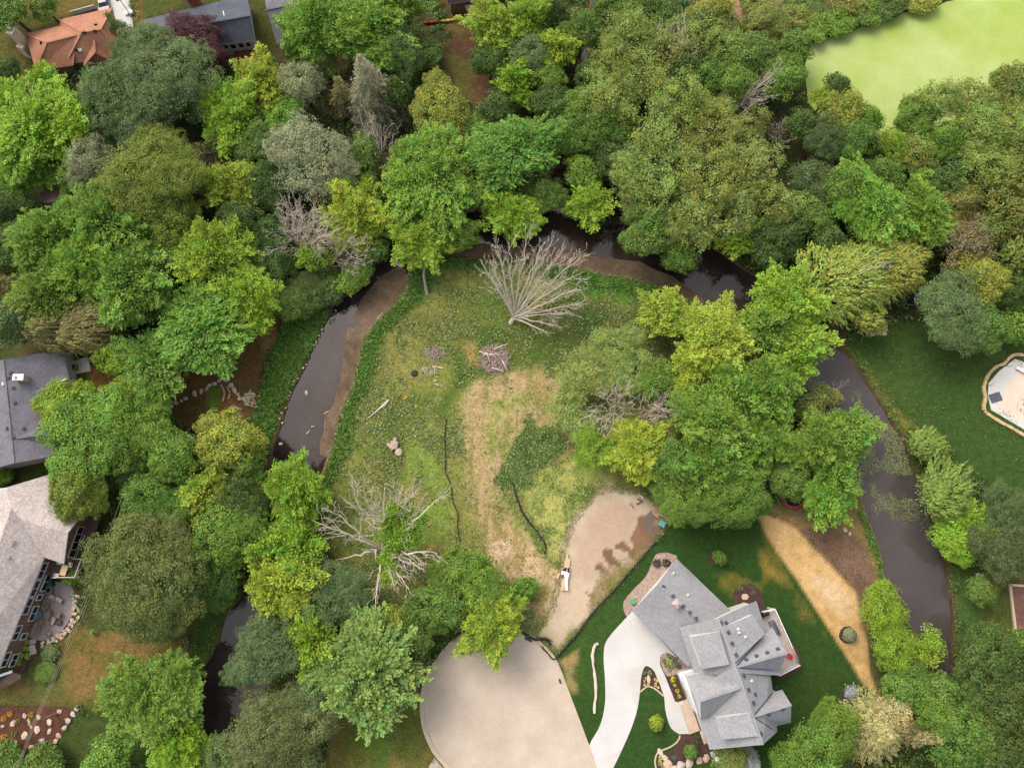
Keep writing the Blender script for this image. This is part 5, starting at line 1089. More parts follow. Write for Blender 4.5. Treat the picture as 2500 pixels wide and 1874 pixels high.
maple|broadleaf_tree|2012|1196|64|8|bgr|green tree right of the red trampoline
round|broadleaf_tree|1922|1168|52|7|md|green tree above the red trampoline's left half
willow|willow_tree|2262|1088|50|5|wg|small weeping willow on the right bank, upper of two
willow|willow_tree|2302|1205|78|8|wg|larger weeping willow on the right bank
maple|broadleaf_tree|2388|1282|50|7|br|bright tree below the larger weeping willow
round|broadleaf_tree|2335|1325|52|6|br|bright low tree beside the dark reflection on the right bank
fine|broadleaf_tree|2452|1250|70|8|dkbl|dark blue green tree at the right edge below the lawn
fine|broadleaf_tree|2445|1345|76|9|dkbl|dark blue green tree at the right edge above the garden bed
fine|broadleaf_tree|2155|1485|58|8|br|upper bright dense tree on the left bank near the straw strip
fine|broadleaf_tree|2182|1580|60|8|br|lower bright dense tree on the left bank near the straw strip
airy|broadleaf_tree|2262|1592|44|7|yl|airy yellow green tree leaning over the lower right creek
round|broadleaf_tree|2222|1682|66|8|md|green tree right of the lower tip of the straw strip
round|broadleaf_tree|2302|1695|52|8|md|green tree over the hidden lower end of the right creek
round|broadleaf_tree|2342|1800|84|11|md|large green tree right of the pale olive conifers
round|broadleaf_tree|2285|1730|52|9|gr|green tree right of the pale boat
round|broadleaf_tree|2422|1625|88|11|dk2|dark tree below the timber garden bed
round|broadleaf_tree|2462|1722|88|12|dk2|dark tree at the right edge, upper of the lower right pair
round|broadleaf_tree|2425|1835|80|11|dk2|dark tree cut by the bottom edge near the right corner
round|broadleaf_tree|2490|1560|40|9|md|green tree at the right edge beside the timber garden bed
conifer|spruce_tree|2150|1785|84|10|op|pale olive spruce, the larger one below the boat
conifer|spruce_tree|2258|1790|46|9|op|pale olive spruce, the smaller one below the boat
round|spruce_tree|2180|1745|46|8|op|pale olive bushy tree touching the boat
fine|broadleaf_tree|2035|1765|64|9|gr|green tree below the blue grey shrub on the lawn
fine|broadleaf_tree|1992|1832|74|10|gr|green tree at the bottom edge right of the new house
round|broadleaf_tree|1925|1855|46|6|gr|small green tree at the bottom edge nearer the new house
round|shrub_tree|1785|1856|44|4|ol|olive shrub at the bottom edge under the new house's lower eave
conifer|spruce_tree|1832|1862|34|5|bs|small blue spruce under the new house's lower eave
fine|broadleaf_tree|792|1455|84|9|bl|blue green tree below left of the bare radiating tree
maple|maple_tree|722|1330|68|9|br|bright maple left of the bare radiating tree
maple|maple_tree|662|1330|56|10|br|bright maple hiding the creek left of the bare radiating tree
maple|maple_tree|722|1420|74|11|yl|yellow green maple over the lower left creek
maple|maple_tree|662|1440|58|10|yl|yellow green maple nearest the dark lower creek
maple|maple_tree|762|1560|64|10|br|bright maple above left of the light-tipped maple
fine|broadleaf_tree|655|1605|84|11|bl|blue green tree overhanging the lower left creek
star|maple_tree|915|1650|124|13|tp|wide light-tipped maple left of the cul-de-sac
round|broadleaf_tree|1122|1392|62|8|gr|green tree at the lower end of the left silt fence
round|broadleaf_tree|1182|1442|68|9|gr|green tree between the silt fence and the dirt lot
round|broadleaf_tree|1078|1470|68|9|md|green tree above left of the cul-de-sac
maple|maple_tree|1195|1532|80|10|yl|yellow green maple hanging over the top of the cul-de-sac
round|broadleaf_tree|1010|1510|50|7|md|green tree right of the bare radiating tree's lower limbs
bush|shrub|1285|1435|27|3|gr|dark green bush beside the upper left side of the dirt lot
round|broadleaf_tree|880|1470|46|6|gr|green tree under the lower limbs of the bare radiating tree
maple|maple_tree|702|1188|76|11|br|bright maple covering the creek, upper of the lower left trees
maple|maple_tree|762|1212|42|8|br|bright maple left of the bare radiating tree's upper limbs
round|broadleaf_tree|872|1560|50|8|md|green tree above the light-tipped maple
round|broadleaf_tree|1010|1565|46|8|md|green tree right of the light-tipped maple's top
round|broadleaf_tree|958|1520|40|8|yl2|thin yellowish tree below the bare radiating tree
round|broadleaf_tree|152|1005|66|9|br|bright tree overlapping the left grey roof's notch
round|broadleaf_tree|222|1068|108|12|gr|largest green tree right of the left grey roof
round|broadleaf_tree|192|1182|76|12|ol2|olive green tree overlapping the beige roof
round|broadleaf_tree|365|1050|74|11|gr|green tree below the dirt yard's lower edge
round|broadleaf_tree|432|1108|68|11|gr|green tree right of the central left clump
fine|broadleaf_tree|362|1212|66|10|rd|dense green tree above the big round oak, left one
fine|broadleaf_tree|435|1240|54|9|rd|dense green tree above the big round oak, right one
maple|maple_tree|495|1190|64|10|yl|brightest yellow green maple of the lower left woods
round|broadleaf_tree|560|1082|74|11|yl2|olive yellow tree left of the creek's dark pool
round|broadleaf_tree|608|1232|68|10|dk|dark tree right of the brightest yellow green maple
round|broadleaf_tree|558|1292|84|10|gr|green tree right of the dense pair above the oak
round|broadleaf_tree|300|985|58|9|br|bright tree left of the dirt yard
round|broadleaf_tree|312|1132|56|9|dk|dark crown in the middle of the lower left woods
round|broadleaf_tree|510|1335|66|8|dk|dark tree right of the big round oak's top
round|broadleaf_tree|480|1120|46|8|dk|dark tree above the brightest yellow green maple
round|broadleaf_tree|602|1150|50|9|md|green tree just left of the creek below the dark pool
fine|oak_tree|350|1416|148|14|oak|very big round oak beside the stamped patio
fine|broadleaf_tree|512|1400|76|7|ivy|dark green low tree between the round oak and the creek
maple|maple_tree|362|1692|108|11|gr|green tree on the bank below the dry backyard grass
maple|maple_tree|440|1822|74|10|br|bright tree at the bottom edge by the lower left creek
round|broadleaf_tree|268|1850|56|7|gr|green tree at the bottom edge right of the stone edged garden
fine|broadleaf_tree|640|1790|118|12|bl2|big dusky round tree at the bottom edge right of the creek
fine|broadleaf_tree|560|1858|58|9|bl2|dusky tree at the bottom edge beside the creek
fine|broadleaf_tree|740|1700|60|10|bl|dusky tree between the big dusky tree and the light-tipped maple
fine|broadleaf_tree|725|1840|64|9|bl2|dusky olive tree at the bottom edge right of the big dusky tree
bush|shrub|112|1858|46|4|md|green shrub in the lower end of the stone edged garden
bush|shrub|22|1862|48|4|md|green shrub in the bottom left corner
bush|shrub|122|1592|20|1.1|bl|dark blue green bush beside the patio's stone border
bush|shrub|112|1640|26|.9|md|low green bush in the dry grass beside the beige house
bush|shrub|8|1164|22|2.5|gr|small round bush between the two left houses
bush|shrub|178|1400|26|3|md|green bush at the corner of the brown deck
bush|shrub|2052|52|38|2.4|gr|green shrub at the pond's upper shore, leftmost
bush|shrub|2112|28|40|2.4|md|green shrub at the pond's upper shore, second from left
bush|shrub|2175|8|40|2.4|dk|dark shrub at the pond's upper shore
bush|shrub|2255|-6|40|2.4|yl2|yellowish shrub at the pond's upper shore near the top edge
bush|shrub|1992|66|36|2.4|gr|green shrub at the pond's upper left corner
bush|shrub|1940|40|36|3|ol|olive shrub on the scrubby rise above the pond
bush|shrub|2075|0|40|3.5|ol|olive shrub at the top edge above the pond
bush|shrub|1845|15|38|3.5|ol|olive shrub at the top edge by the sandy track
bush|shrub|1755|1362|16|2.2|rd|round green shrub in the mulch ring on the upper lawn
bush|shrub|2076|1549|15|1.8|sg|grey green shrub in the mulch ring on the straw strip
bush|shrub|2078|1692|16|1.8|bs|blue grey shrub in the mulch ring at the lower lawn corner
bush|shrub|1601|1763|17|2.2|yl|yellow green ornamental tree on the lawn inside the drive loop
bush|shrub|1684|1834|16|2|rd|round green bush in the lower mulch bed of the new house
round|broadleaf_tree|2400|1445|36|5|md|small green tree left of the timber garden bed
round|broadleaf_tree|1335|30|44|8|dk|dark tree beside the top end of the north creek
round|broadleaf_tree|1235|330|40|8|gr|green tree behind the blue green creek maple
round|broadleaf_tree|905|470|44|8|md|green tree between the wide bright maple and the yellow green maple
round|broadleaf_tree|795|470|40|8|dk|dark tree between the silvery tree and the yellow green maple
round|broadleaf_tree|1560|500|50|10|ol|olive crown at the left foot of the cottonwood grove
round|broadleaf_tree|1790|520|54|11|ol3|pale olive crown at the right foot of the cottonwood grove
round|broadleaf_tree|2015|580|44|8|dk|dark tree left of the weeping willow's top
round|broadleaf_tree|2265|450|44|9|gr|green tree above the right one of the bright pair
round|broadleaf_tree|2345|500|52|10|ol|olive tree between the bright pair and the edge willows
round|broadleaf_tree|2420|560|48|9|md|green tree left of the lowest edge willow
'''
for ln in TT.strip().splitlines():
    kd, nm, u, v, r, h, c, lb = ln.split('|')
    if float(r) < 1: continue
    grp = None
    if 'cottonwood' in lb: grp = 'cottonwoods of the grove north of the creek'
    elif kd == 'bush': grp = 'shrubs'
    elif nm == 'maple_tree': grp = 'maples'
    elif nm == 'willow_tree': grp = 'willows'
    elif nm == 'spruce_tree': grp = 'spruces'
    else: grp = 'woodland trees'
    ct = {'pine_tree': 'pine', 'spruce_tree': 'spruce', 'shrub': 'shrub', 'shrub_tree': 'shrub'}.get(nm, 'tree')
    tree(kd, 'shrub' if nm == 'shrub_tree' else nm, float(u), float(v), float(r), float(h), CL[c], lb, ct, grp, FK)
lt = [o for o in bpy.data.objects if o.get('label', '').startswith('bright tree with a bare leaning trunk')][0]
for ch in list(lt.children):
    if ch.name.startswith('trunk'): bpy.data.objects.remove(ch)
tb = Tubes(); sc_ = np.array(lt.scale); P0 = [at(1043, 720, -.3), at(1038, 695, 1.2), at(1034, 672, 2.6), at(1036, 650, 4.2), at(1034, 610, 6.5)]
Mi = Matrix.LocRotScale(lt.location, lt.rotation_euler, lt.scale).inverted(); tb.add([tuple(Mi @ Vector(tuple(p))) for p in P0], [.34, .26, .22, .18, .1], 7)
for q in ((975, 560, 7.5), (1000, 530, 7.8), (1065, 540, 7.6), (1085, 580, 7), (965, 610, 6.5)):
    tb.add([tuple(Mi @ Vector(tuple(p))) for p in (P0[3], (P0[3]+at(*q))/2+np.array([0, 0, .3]), at(*q))], [.13, .08, .03], 5)
new_obj('trunk', tb.mesh('trunk', M['deadbrown']), lt)
# ------------------------------------------------------------------ bare and dead trees
def bare(name, base, tips, label, m, r0=.22, depth=3, dens=1.0, seed=0, spread=.55, hub=1.2, cat='dead tree', trunk_part=True, group='bare and dead trees', minr=.017, ratio=.5, wig=.05, lift=.2):
    rng = np.random.default_rng(seed); b = at(base[0], base[1], 0); gz = max(-.3, ground_z(b[0], b[1])); b[2] = gz
    t = thing(name, label, cat, tuple(b), group); H0 = np.array([0, 0, hub]); tk, tb = Tubes(), Tubes()
    c = np.mean([at(*q)-b for q in tips], axis=0); hubp = H0+np.array([c[0], c[1], 0])*.12
    P = limb((0, 0, -.2), hubp, rng, n=5, wig=.03, lift=0); tk.add(P, np.linspace(r0*1.5, r0, 5), 8)
    for q in tips:
        e = at(*q[:3])-b; Q = limb(hubp*rng.uniform(.75, 1.0), e, rng, n=9, wig=wig, lift=lift); r = r0*rng.uniform(.45, .7)
        tb.add(Q, np.linspace(r, minr*1.4, 9), 6); twigs(tb, Q, r*.8, rng, depth-1, dens, spread, minr, .08, ratio)
    new_obj('trunk', tk.mesh('trunk', m), t); new_obj('branches', tb.mesh('branches', m), t); return t
bare('dead_tree', (1247, 787), [(1172, 632, 8), (1198, 640, 10), (1215, 608, 11), (1245, 590, 12), (1290, 565, 12), (1322, 600, 12), (1350, 585, 11), (1382, 600, 10), (1418, 628, 9), (1420, 665, 9), (1412, 705, 8), (1420, 740, 6), (1400, 765, 5), (1372, 800, 3.5), (1335, 812, 3), (1300, 760, 8), (1330, 690, 10), (1225, 680, 9)],
     'large white dead tree with many fine branches in the meadow', M['dead'], .30, 4, .9, 5, spread=.36, minr=.017, ratio=.42, wig=.022)
bare('dying_tree', (938, 1345), [(762, 1270, 11), (795, 1238, 13), (858, 1196, 14), (890, 1190, 14), (940, 1210, 14), (985, 1185, 13), (1010, 1186, 13), (1076, 1212, 12), (1068, 1350, 11), (1035, 1390, 10), (962, 1430, 11), (918, 1482, 10), (1000, 1440, 10)],
     'bare radiating tree with a few green clumps seen from straight above', M['dead'], .36, 4, .78, 6, spread=.45, hub=4.0, minr=.018, ratio=.45, lift=.1, wig=.035)
bs_ = bare('broken_limbs', (930, 1340), [(818, 1366, 5), (917, 1369, 4), (881, 1342, 5)], 'three cut stub limbs at the foot of the bare radiating tree', M['dead'], .42, 1, .2, 7, hub=3.0, cat='dead limbs', lift=.05)
bare('snag', (938, 425), [(880, 285, 11), (905, 282, 11), (930, 300, 12), (962, 330, 9), (960, 352, 8), (888, 320, 9), (915, 320, 11)], 'narrow grey snag with bare forks below the tall spruce', M['dead'], .2, 3, .6, 8, spread=.4)
bare('dead_tree', (737, 622), [(690, 530, 12), (705, 506, 13), (735, 500, 14), (762, 512, 13), (800, 545, 12), (828, 560, 11), (700, 570, 11), (790, 575, 12), (770, 540, 13)], 'upper twiggy dead tree left of the creek bend', M['dead'], .2, 4, .85, 9, spread=.42)
bare('dead_tree', (812, 640), [(860, 582, 9), (880, 590, 9), (898, 625, 8), (892, 650, 7), (868, 668, 6), (845, 600, 9), (830, 590, 9)], 'lower twiggy dead tree leaning over the creek bend', M['dead'], .16, 4, .85, 10, spread=.42)
bare('dead_tree', (1610, 228), [(1616, 52, 12), (1628, 70, 12), (1660, 48, 13), (1672, 62, 12), (1655, 100, 11), (1640, 130, 10)], 'curving dead tree forked above the cottonwoods near the top', M['dead'], .2, 3, .55, 11, spread=.35)
bare('dead_tree', (1708, 240), [(1684, 105, 12), (1697, 108, 13), (1704, 150, 10)], 'thin double dead stem right of the curving dead tree', M['dead'], .16, 2, .35, 12, spread=.3)
bare('dead_tree', (1728, 345), [(1766, 225, 10), (1780, 232, 9), (1755, 280, 7)], 'short brown broken stems inside the cottonwood grove', M['deadbrown'], .22, 2, .3, 13, spread=.3)
bare('dead_tree', (1752, 312), [(1835, 290, 9), (1872, 240, 11), (1880, 190, 11), (1850, 215, 10), (1825, 240, 9), (1895, 170, 10)], 'large arching dead limb left of the pond', M['dead'], .2, 3, .8, 14, spread=.45)
bare('dead_tree', (1895, 365), [(1880, 300, 7), (1905, 290, 8), (1925, 310, 7), (1935, 340, 6), (1900, 320, 8)], 'pale brushy dead tree below the pond left shore', M['deadbrown'], .14, 4, .9, 15, spread=.5)
bare('dead_thicket', (2070, 450), [(2035, 395, 6), (2060, 385, 7), (2090, 390, 7), (2108, 410, 6), (2085, 430, 5), (2045, 430, 5)], 'purplish brown bare thicket below the pond', M['bark'], .12, 4, 1.0, 16, spread=.5)
bare('dead_bush', (1500, 1005), [(1446, 988, 8), (1452, 1030, 7), (1466, 962, 9), (1492, 945, 9), (1515, 955, 9), (1530, 985, 8), (1524, 1025, 7), (1494, 1050, 7), (1466, 1058, 6), (1532, 940, 9)], 'left twiggy grey dead bush in the airy trees', M['dead'], .12, 4, .8, 17, spread=.42, hub=.7)
bare('dead_bush', (1560, 1030), [(1560, 980, 8), (1590, 980, 9), (1612, 985, 9), (1640, 1000, 8), (1650, 1012, 7), (1600, 1030, 7), (1625, 970, 8)], 'right twiggy grey dead bush in the airy trees', M['dead'], .12, 4, .7, 18, spread=.42, hub=.7)
bare('dead_bush', (2160, 662), [(2130, 620, 9), (2145, 640, 10), (2120, 655, 10), (2100, 668, 10), (2125, 685, 9)], 'bare pale limbs poking out of the large weeping willow', M['dead'], .16, 3, .6, 19, spread=.45, hub=6)
bare('dead_tree', (2345, 600), [(2310, 590, 8), (2330, 570, 9), (2360, 560, 9), (2395, 580, 8), (2385, 610, 8), (2350, 590, 10)], 'bare grey branches in the twiggy tree at the right', M['deadbrown'], .12, 4, .8, 20, spread=.5)
bare('fallen_willow', (1868, 1010), [(1970, 985, 2.5), (2050, 950, 3), (1990, 1000, 1.5), (1950, 1030, 1.2), (1960, 960, 2)], 'fallen bare tree lying toward the right creek arm', M['deadbrown'], .22, 3, .7, 21, spread=.4, hub=.5, cat='fallen tree', lift=.05)
bare('fallen_tree', (1590, 528), [(1400, 545, .5), (1430, 560, .8), (1480, 575, .6), (1522, 548, 1), (1520, 582, 1), (1470, 545, .8), (1560, 590, .3)], 'fallen bare tree lying across the shaded creek junction', M['bark'], .2, 3, .8, 22, spread=.45, hub=.4, cat='fallen tree', lift=.03)
bare('dead_bush', (1925, 660), [(1905, 645, 3), (1918, 635, 3), (1935, 640, 3), (1900, 665, 2)], 'small pinkish bare bush at the creek left of the weeping willow', M['deadbrown'], .08, 3, .9, 23, hub=.5)
bare('dead_bush', (1395, 1060), [(1375, 1045, 2), (1385, 1085, 1.5), (1400, 1040, 2.5), (1410, 1075, 2)], 'faint grey bare bush right of the dark weed patch', M['deadbrown'], .06, 4, .9, 24, hub=.4)
# green clumps on the half dead trees
def clump(u, v, z, r, c, parent, seed):
    V, Fc, T = crown('airy', r, r*.6, 0, seed); me = foliage_mesh('leaf_clump', V, Fc, T, LEAF); p = Vector(tuple(at(u, v, z)))-parent.location
    o = new_obj('leaf_clump', me, parent, p); a = alb(c, FK); o.color = (float(a[0]), float(a[1]), float(a[2]), 1)
dy = bpy.data.objects['dying_tree']
for i, (u, v, z, r) in enumerate(((958, 1300, 8, 2.2), (985, 1290, 8, 2.4), (1000, 1315, 7, 1.9), (945, 1265, 9, 1.6), (1020, 1265, 8, 1.6), (948, 1362, 7, 1.7), (955, 1398, 7, 1.4), (970, 1335, 6, 1.7), (960, 1240, 10, 1.2))): clump(u, v, z, r, CL['br'], dy, 700+i)
for i, (u, v, z, r) in enumerate(((2005, 965, 2.5, 2.0), (1985, 985, 2.5, 1.9), (2035, 970, 2, 1.5), (1960, 1000, 2, 1.8))): clump(u, v, z, r, CL['ol'], bpy.data.objects['fallen_willow'], 740+i)
for nm, sp in (('dead_tree.001', ((755, 620, 6, 2.4), (775, 632, 5, 2.0))), ('dead_tree.002', ((850, 690, 3, 2.2), (880, 672, 3, 1.8)))):
    for i, (u, v, z, r) in enumerate(sp): clump(u, v, z, r, CL['br'], bpy.data.objects[nm], 720+i)
# ------------------------------------------------------------------ understory, weeds and grass (uncountable)
def grid_at(arr, X, Y):
    i = np.clip(((X-GX0)/GS).round().astype(int), 0, NX-1); j = np.clip(((Y-GY0)/GS).round().astype(int), 0, NY-1); return arr[j*NX+i]
def scatter(n, weight, rng):
    w = np.clip(weight, 0, None); inside = (PU > -160) & (PU < 2660) & (PV > -160) & (PV < 2030); w = w*inside
    k = rng.choice(len(XX), n, p=w/w.sum()); return XX[k]+rng.uniform(-.2, .2, n), YY[k]+rng.uniform(-.2, .2, n)
def stuff(name, C, D, Nn, L, W, T, m=None):
    V, Fc = leaf_cards(C, D, Nn, L, W); o = new_obj(name, foliage_mesh(name, V, Fc, T, m or LEAFG)); return tag(o, kind='stuff')
rng = np.random.default_rng(77)
n, per = 6200, 26; x, y = scatter(n, VEG*(.4+fbm(XX, YY, 6, 61)), rng)
hgt = rng.gamma(3, .28, n)*(.5+1.3*fbm(x, y, 9, 62)); R = rng.uniform(.5, 1.25, n)
q = unit(np.concatenate([rng.normal(0, 1, (n*per, 2)), np.abs(rng.normal(.3, .6, (n*per, 1)))], 1))
C = np.repeat(np.stack([x, y, hgt*.5-.1], 1), per, 0)+q*np.repeat(R, per)[:, None]*np.stack([np.ones(n*per), np.ones(n*per), np.repeat(.4+hgt*.5, per)], 1)*rng.uniform(.5, 1, (n*per, 1))
pal = np.stack([alb((72, 96, 46), FK), alb((90, 116, 52), FK), alb((104, 122, 58), FK), alb((78, 102, 56), FK)]); pc = pal[rng.integers(0, 4, n)]*rng.uniform(.75, 1.2, (n, 1))
stuff('undergrowth', C, rng.normal(0, 1, (n*per, 3)), q+np.array([0, 0, .6]), rng.uniform(.3, .55, n*per), rng.uniform(.2, .34, n*per), np.repeat(pc, per, 0)*rng.uniform(.75, 1.25, (n*per, 1)))
def weeds(name, wt, n, pal_, size=(.14, .3), hz=(.02, .25), blade=False, seed=1):
    rng = np.random.default_rng(seed); x, y = scatter(n, wt, rng); z = grid_at(ZZ, x, y)+rng.uniform(hz[0], hz[1], n)
    P = np.stack([alb(c, FK) for c in pal_]); T = P[rng.integers(0, len(P), n)]*rng.uniform(.72, 1.25, (n, 1))
    D = rng.normal(0, 1, (n, 3)); D[:, 2] = np.abs(D[:, 2])*(1.3 if blade else .35); L = rng.uniform(size[0], size[1], n)
    z = z*np.clip(.3+1.5*fbm(x, y, 2.5, 300+seed, 2), .3, 2) if blade else z
    stuff(name, np.stack([x, y, z], 1), D, np.array([0, 0, .8])+rng.normal(0, .5, (n, 3)), L, L*(.3 if blade else .6), T)
ARCH = [(1135, 965), (1160, 925), (1220, 905), (1320, 905), (1420, 950), (1425, 1080), (1380, 1060), (1290, 1045), (1245, 1110), (1215, 1180), (1262, 1262), (1300, 1320), (1330, 1365), (1372, 1400), (1358, 1470), (1330, 1505), (1235, 1400), (1180, 1330), (1158, 1200), (1138, 1080)]
mw = (CLS == 1)*(sdist(MEADOW, 20) < 4)*(.12+.88*smooth(-4, 8, sdist(ARCH, 30)+wob*20))
weeds('meadow_weeds', mw*(n_mid**2)*(.2+smooth(.45, .62, n_sm)), 46000, ((86, 108, 50), (104, 118, 60), (112, 128, 66), (78, 102, 46), (140, 142, 92)), (.18, .42), seed=2)
weeds('dry_grass', mw*(1-n_mid)*smooth(.4, .6, n_sm), 22000, ((170, 150, 96), (150, 140, 82), (184, 162, 116)), (.2, .4), (.01, .08), True, 3)
bankw = smooth(5, 10, DCR)*smooth(52, 24, DCR)*(sdist(MEADOW, 30) < 6)+1.0*(sdist([(700, 745), (790, 740), (800, 765), (770, 830), (735, 900), (680, 1000), (655, 1090), (600, 1100), (595, 1060), (622, 1010), (652, 890), (690, 800)], 30) < 2)
weeds('bank_grass', bankw*(.25+1.2*smooth(.38, .6, n_mid))*(.4+n_sm)+.9*(smooth(3, 8, DCR)*smooth(40, 20, DCR)*(CLS == 1)), 42000, ((88, 130, 46), (78, 116, 44), (108, 140, 58), (66, 98, 42), (112, 128, 62)), (.2, .62), (.05, .45), True, 4)
weeds('weed_patch', smooth(16, -22, sdist(KIDNEY, 50)+wob*60+wobf*30)*smooth(.3, .6, n_sm), 9000, ((74, 104, 42), (88, 112, 48), (128, 134, 78), (64, 92, 38)), (.16, .36), (.01, .22), False, 5)
weeds('fringe_weeds', VEG*0+smooth(2, 6, DCR)*smooth(30, 12, DCR)*(CLS != 3)*(CLS != 4)+.35*(CLS == 5)*smooth(.5, .65, n_sm), 30000, ((78, 104, 46), (92, 112, 50), (110, 116, 60)), (.2, .45), (.03, .3), True, 6)
weeds('lot_edge_weeds', 1.0*(np.abs(sdist(LOT, 40)) < 9)*(CLS != 3)+.4*(sdist([(1470, 1400), (1585, 1335), (1490, 1455), (1440, 1480)], 30) < 8), 6000, ((112, 122, 60), (92, 110, 52), (150, 140, 86)), (.15, .35), (.02, .2), True, 8)
# ------------------------------------------------------------------ small things
def rock_mesh(seed, m):
    bm = bmesh.new(); bmesh.ops.create_icosphere(bm, subdivisions=1, radius=.5); r = np.random.default_rng(seed)
    for v in bm.verts: v.co *= float(r.uniform(.72, 1.15)); v.co.x *= 1.15; v.co.z *= .7
    me = bpy.data.meshes.new('stone'); bm.to_mesh(me); bm.free(); me.materials.append(m); return me
ROCKS = [rock_mesh(i, M[k]) for i, k in enumerate(('rock', 'rockp', 'rockg', 'rock', 'rockg', 'rockp'))]
def stone(p, s, parent=None, z=None, flat=.8):
    loc = Vector((float(p[0]), float(p[1]), (s*.14 if z is None else z)))
    o = new_obj('stone', random.choice(ROCKS), parent, loc-(parent.location if parent else Vector((0, 0, 0))))
    o.scale = (s*random.uniform(.85, 1.2), s*random.uniform(.75, 1.05), s*flat*random.uniform(.7, 1.1)); o.rotation_euler = (random.uniform(-.2, .2), random.uniform(-.2, .2), random.uniform(0, 6.28)); return o
def stones_along(root, line, size, gap=.95, jit=.08, skip=0.0):
    P = [Vector(p) for p in pxpoly(line)]; pos = 0
    for a, b in zip(P[:-1], P[1:]):
        L = (b-a).length; d = (b-a)/max(L, 1e-6)
        while pos < L:
            s = size*random.uniform(.8, 1.25)
            if random.random() >= skip: stone(a+d*pos+Vector((random.gauss(0, jit), random.gauss(0, jit), 0)), s, root)
            pos += s*gap
        pos -= L
# retaining walls, stone borders
def stone_wall(name, label, lines, size, cat='stone wall', **kw):
    p = at(*lines[0][0]); r = thing(name, label, cat, (p[0], p[1], 0))
    for ln in lines: stones_along(r, ln, size, **kw)
    return r
stone_wall('retaining_wall', 'long low wall of single pale stones stepping up through the dirt yard', [[(412, 996), (428, 986), (445, 977), (461, 969)], [(478, 962), (494, 952), (510, 942), (526, 934), (540, 927), (552, 926)]], .85)
stone_wall('retaining_wall', 'short wall of block stones running down to the stone heap in the dirt yard', [[(556, 926), (562, 936), (570, 948), (577, 958), (584, 970), (592, 980)]], 1.0)
r = thing('stone_heap', 'heap of loose stones beside the bank weeds in the dirt yard', 'stone heap', at(607, 974))
for i in range(34): stone(at(607+random.gauss(0, 10), 972+random.gauss(0, 9)), random.uniform(.35, .7), r)
for pts, lb in (([(540, 939), (550, 958), (545, 980)], 'longer bent timber edging in the dirt yard'), ([(556, 944), (563, 960), (558, 974)], 'shorter bent timber edging in the dirt yard')):
    q = at(*pts[0]); t = thing('timber_edging', lb, 'timber edging', q)
    for a_, b_ in zip(pts[:-1], pts[1:]): MB().bar(Vector(at(*a_))+Vector((0, 0, .12)), Vector(at(*b_))+Vector((0, 0, .12)), .32, .24).part(t, 'timber', M['timber'])
for k, (a_, b_) in enumerate((((560, 996), (584, 1003)), ((567, 989), (588, 998)), ((563, 992), (592, 1001)), ((597, 988), (620, 992)))):
    q = Vector(at(*a_)); e_ = Vector(at(*b_)); MB().tube([q+Vector((0, 0, .15)), e_+Vector((0, 0, .15))], [.16, .12], 8).top('log', M['timber'], ('lowest of the three cut logs lying in the dirt yard', 'topmost of the three cut logs lying in the dirt yard', 'middle one of the three cut logs lying in the dirt yard', 'single cut log at the foot of the stone heap')[k], 'log', 'cut logs in the dirt yard', loc=q)
stone_wall('stone_border', 'curved border of tan boulders round the stamped patio', [[tuple(p) for p in curve([(188, 1456), (187, 1478), (190, 1500), (184, 1518), (172, 1536), (158, 1550), (140, 1560), (118, 1570), (100, 1580)], 3)], [tuple(p) for p in curve([(181, 1462), (181, 1482), (182, 1500), (174, 1518), (160, 1536), (146, 1548), (124, 1560), (104, 1570)], 3)]], .75, jit=.12)
stone_wall('stone_border', 'straight row of pale stones edging the red mulch garden', [[(190, 1728), (178, 1745), (168, 1764), (156, 1782), (146, 1796), (134, 1814), (120, 1832), (108, 1850), (98, 1866), (90, 1880)]], .95, gap=1.05)
LD = curve([(2500, 868), (2478, 866), (2462, 874), (2450, 888), (2430, 896), (2412, 914), (2404, 932), (2400, 950), (2404, 972), (2400, 990), (2402, 1004), (2415, 1014), (2440, 1030), (2470, 1046), (2497, 1062), (2530, 1082)], 6)
t = thing('stone_border', 'tan stone ledge round the pool deck on the right lawn', 'stone wall', at(2404, 932)); P_ = [Vector(p) for p in pxpoly(LD)]; LM = mat('ledge_stone', (222, 190, 142), (196, 164, 118), .5, fine=6); i0 = 0
while i0 < len(P_)-1:
    i1 = min(len(P_)-1, i0+random.choice((1, 2, 2))); h_ = random.uniform(.3, .42)
    if (P_[i1]-P_[i0]).length > .2: MB().bar(P_[i0]+Vector((0, 0, h_/2)), P_[i1].lerp(P_[i0], .04)+Vector((0, 0, h_/2)), random.uniform(.4, .55), h_).part(t, 'stone', LM)
    i0 = i1
r = stone_wall('stone_border', 'large flat boulders along the lower edge of the bottom mulch bed', [[(1612, 1834), (1622, 1848), (1630, 1862), (1636, 1872)], [(1642, 1874), (1662, 1868), (1682, 1860), (1702, 1855), (1722, 1849), (1738, 1842)]], 1.25, gap=.95, jit=.05)
# stones along the left creek bank
rr = thing('bank_stones', 'thin line of small stones along the left bank of the creek', 'stones', at(735, 900))
stones_along(rr, [(818, 762), (792, 792), (770, 830), (748, 878), (730, 916), (712, 944), (698, 985), (682, 1030), (668, 1066)], .34, gap=2.3, jit=.3, skip=.2)
for k, (u, v, s) in enumerate(((747, 958, .75), (684, 1083, .8), (2062, 1293, .85), (2074, 1302, .7))):
    stone(at(u, v), s, None, z=-.3 if u < 1000 else None); o = scene.objects[-1] if False else bpy.context.scene.collection.objects[-1]
    o.name = 'boulder'; tag(o, ('pale boulder standing in the dark creek water, upper of two', 'pale boulder standing in the dark creek water, lower of two', 'larger pale boulder on the tan ground above the brown soil', 'smaller pale boulder on the tan ground above the brown soil')[k], 'boulder', 'single boulders')
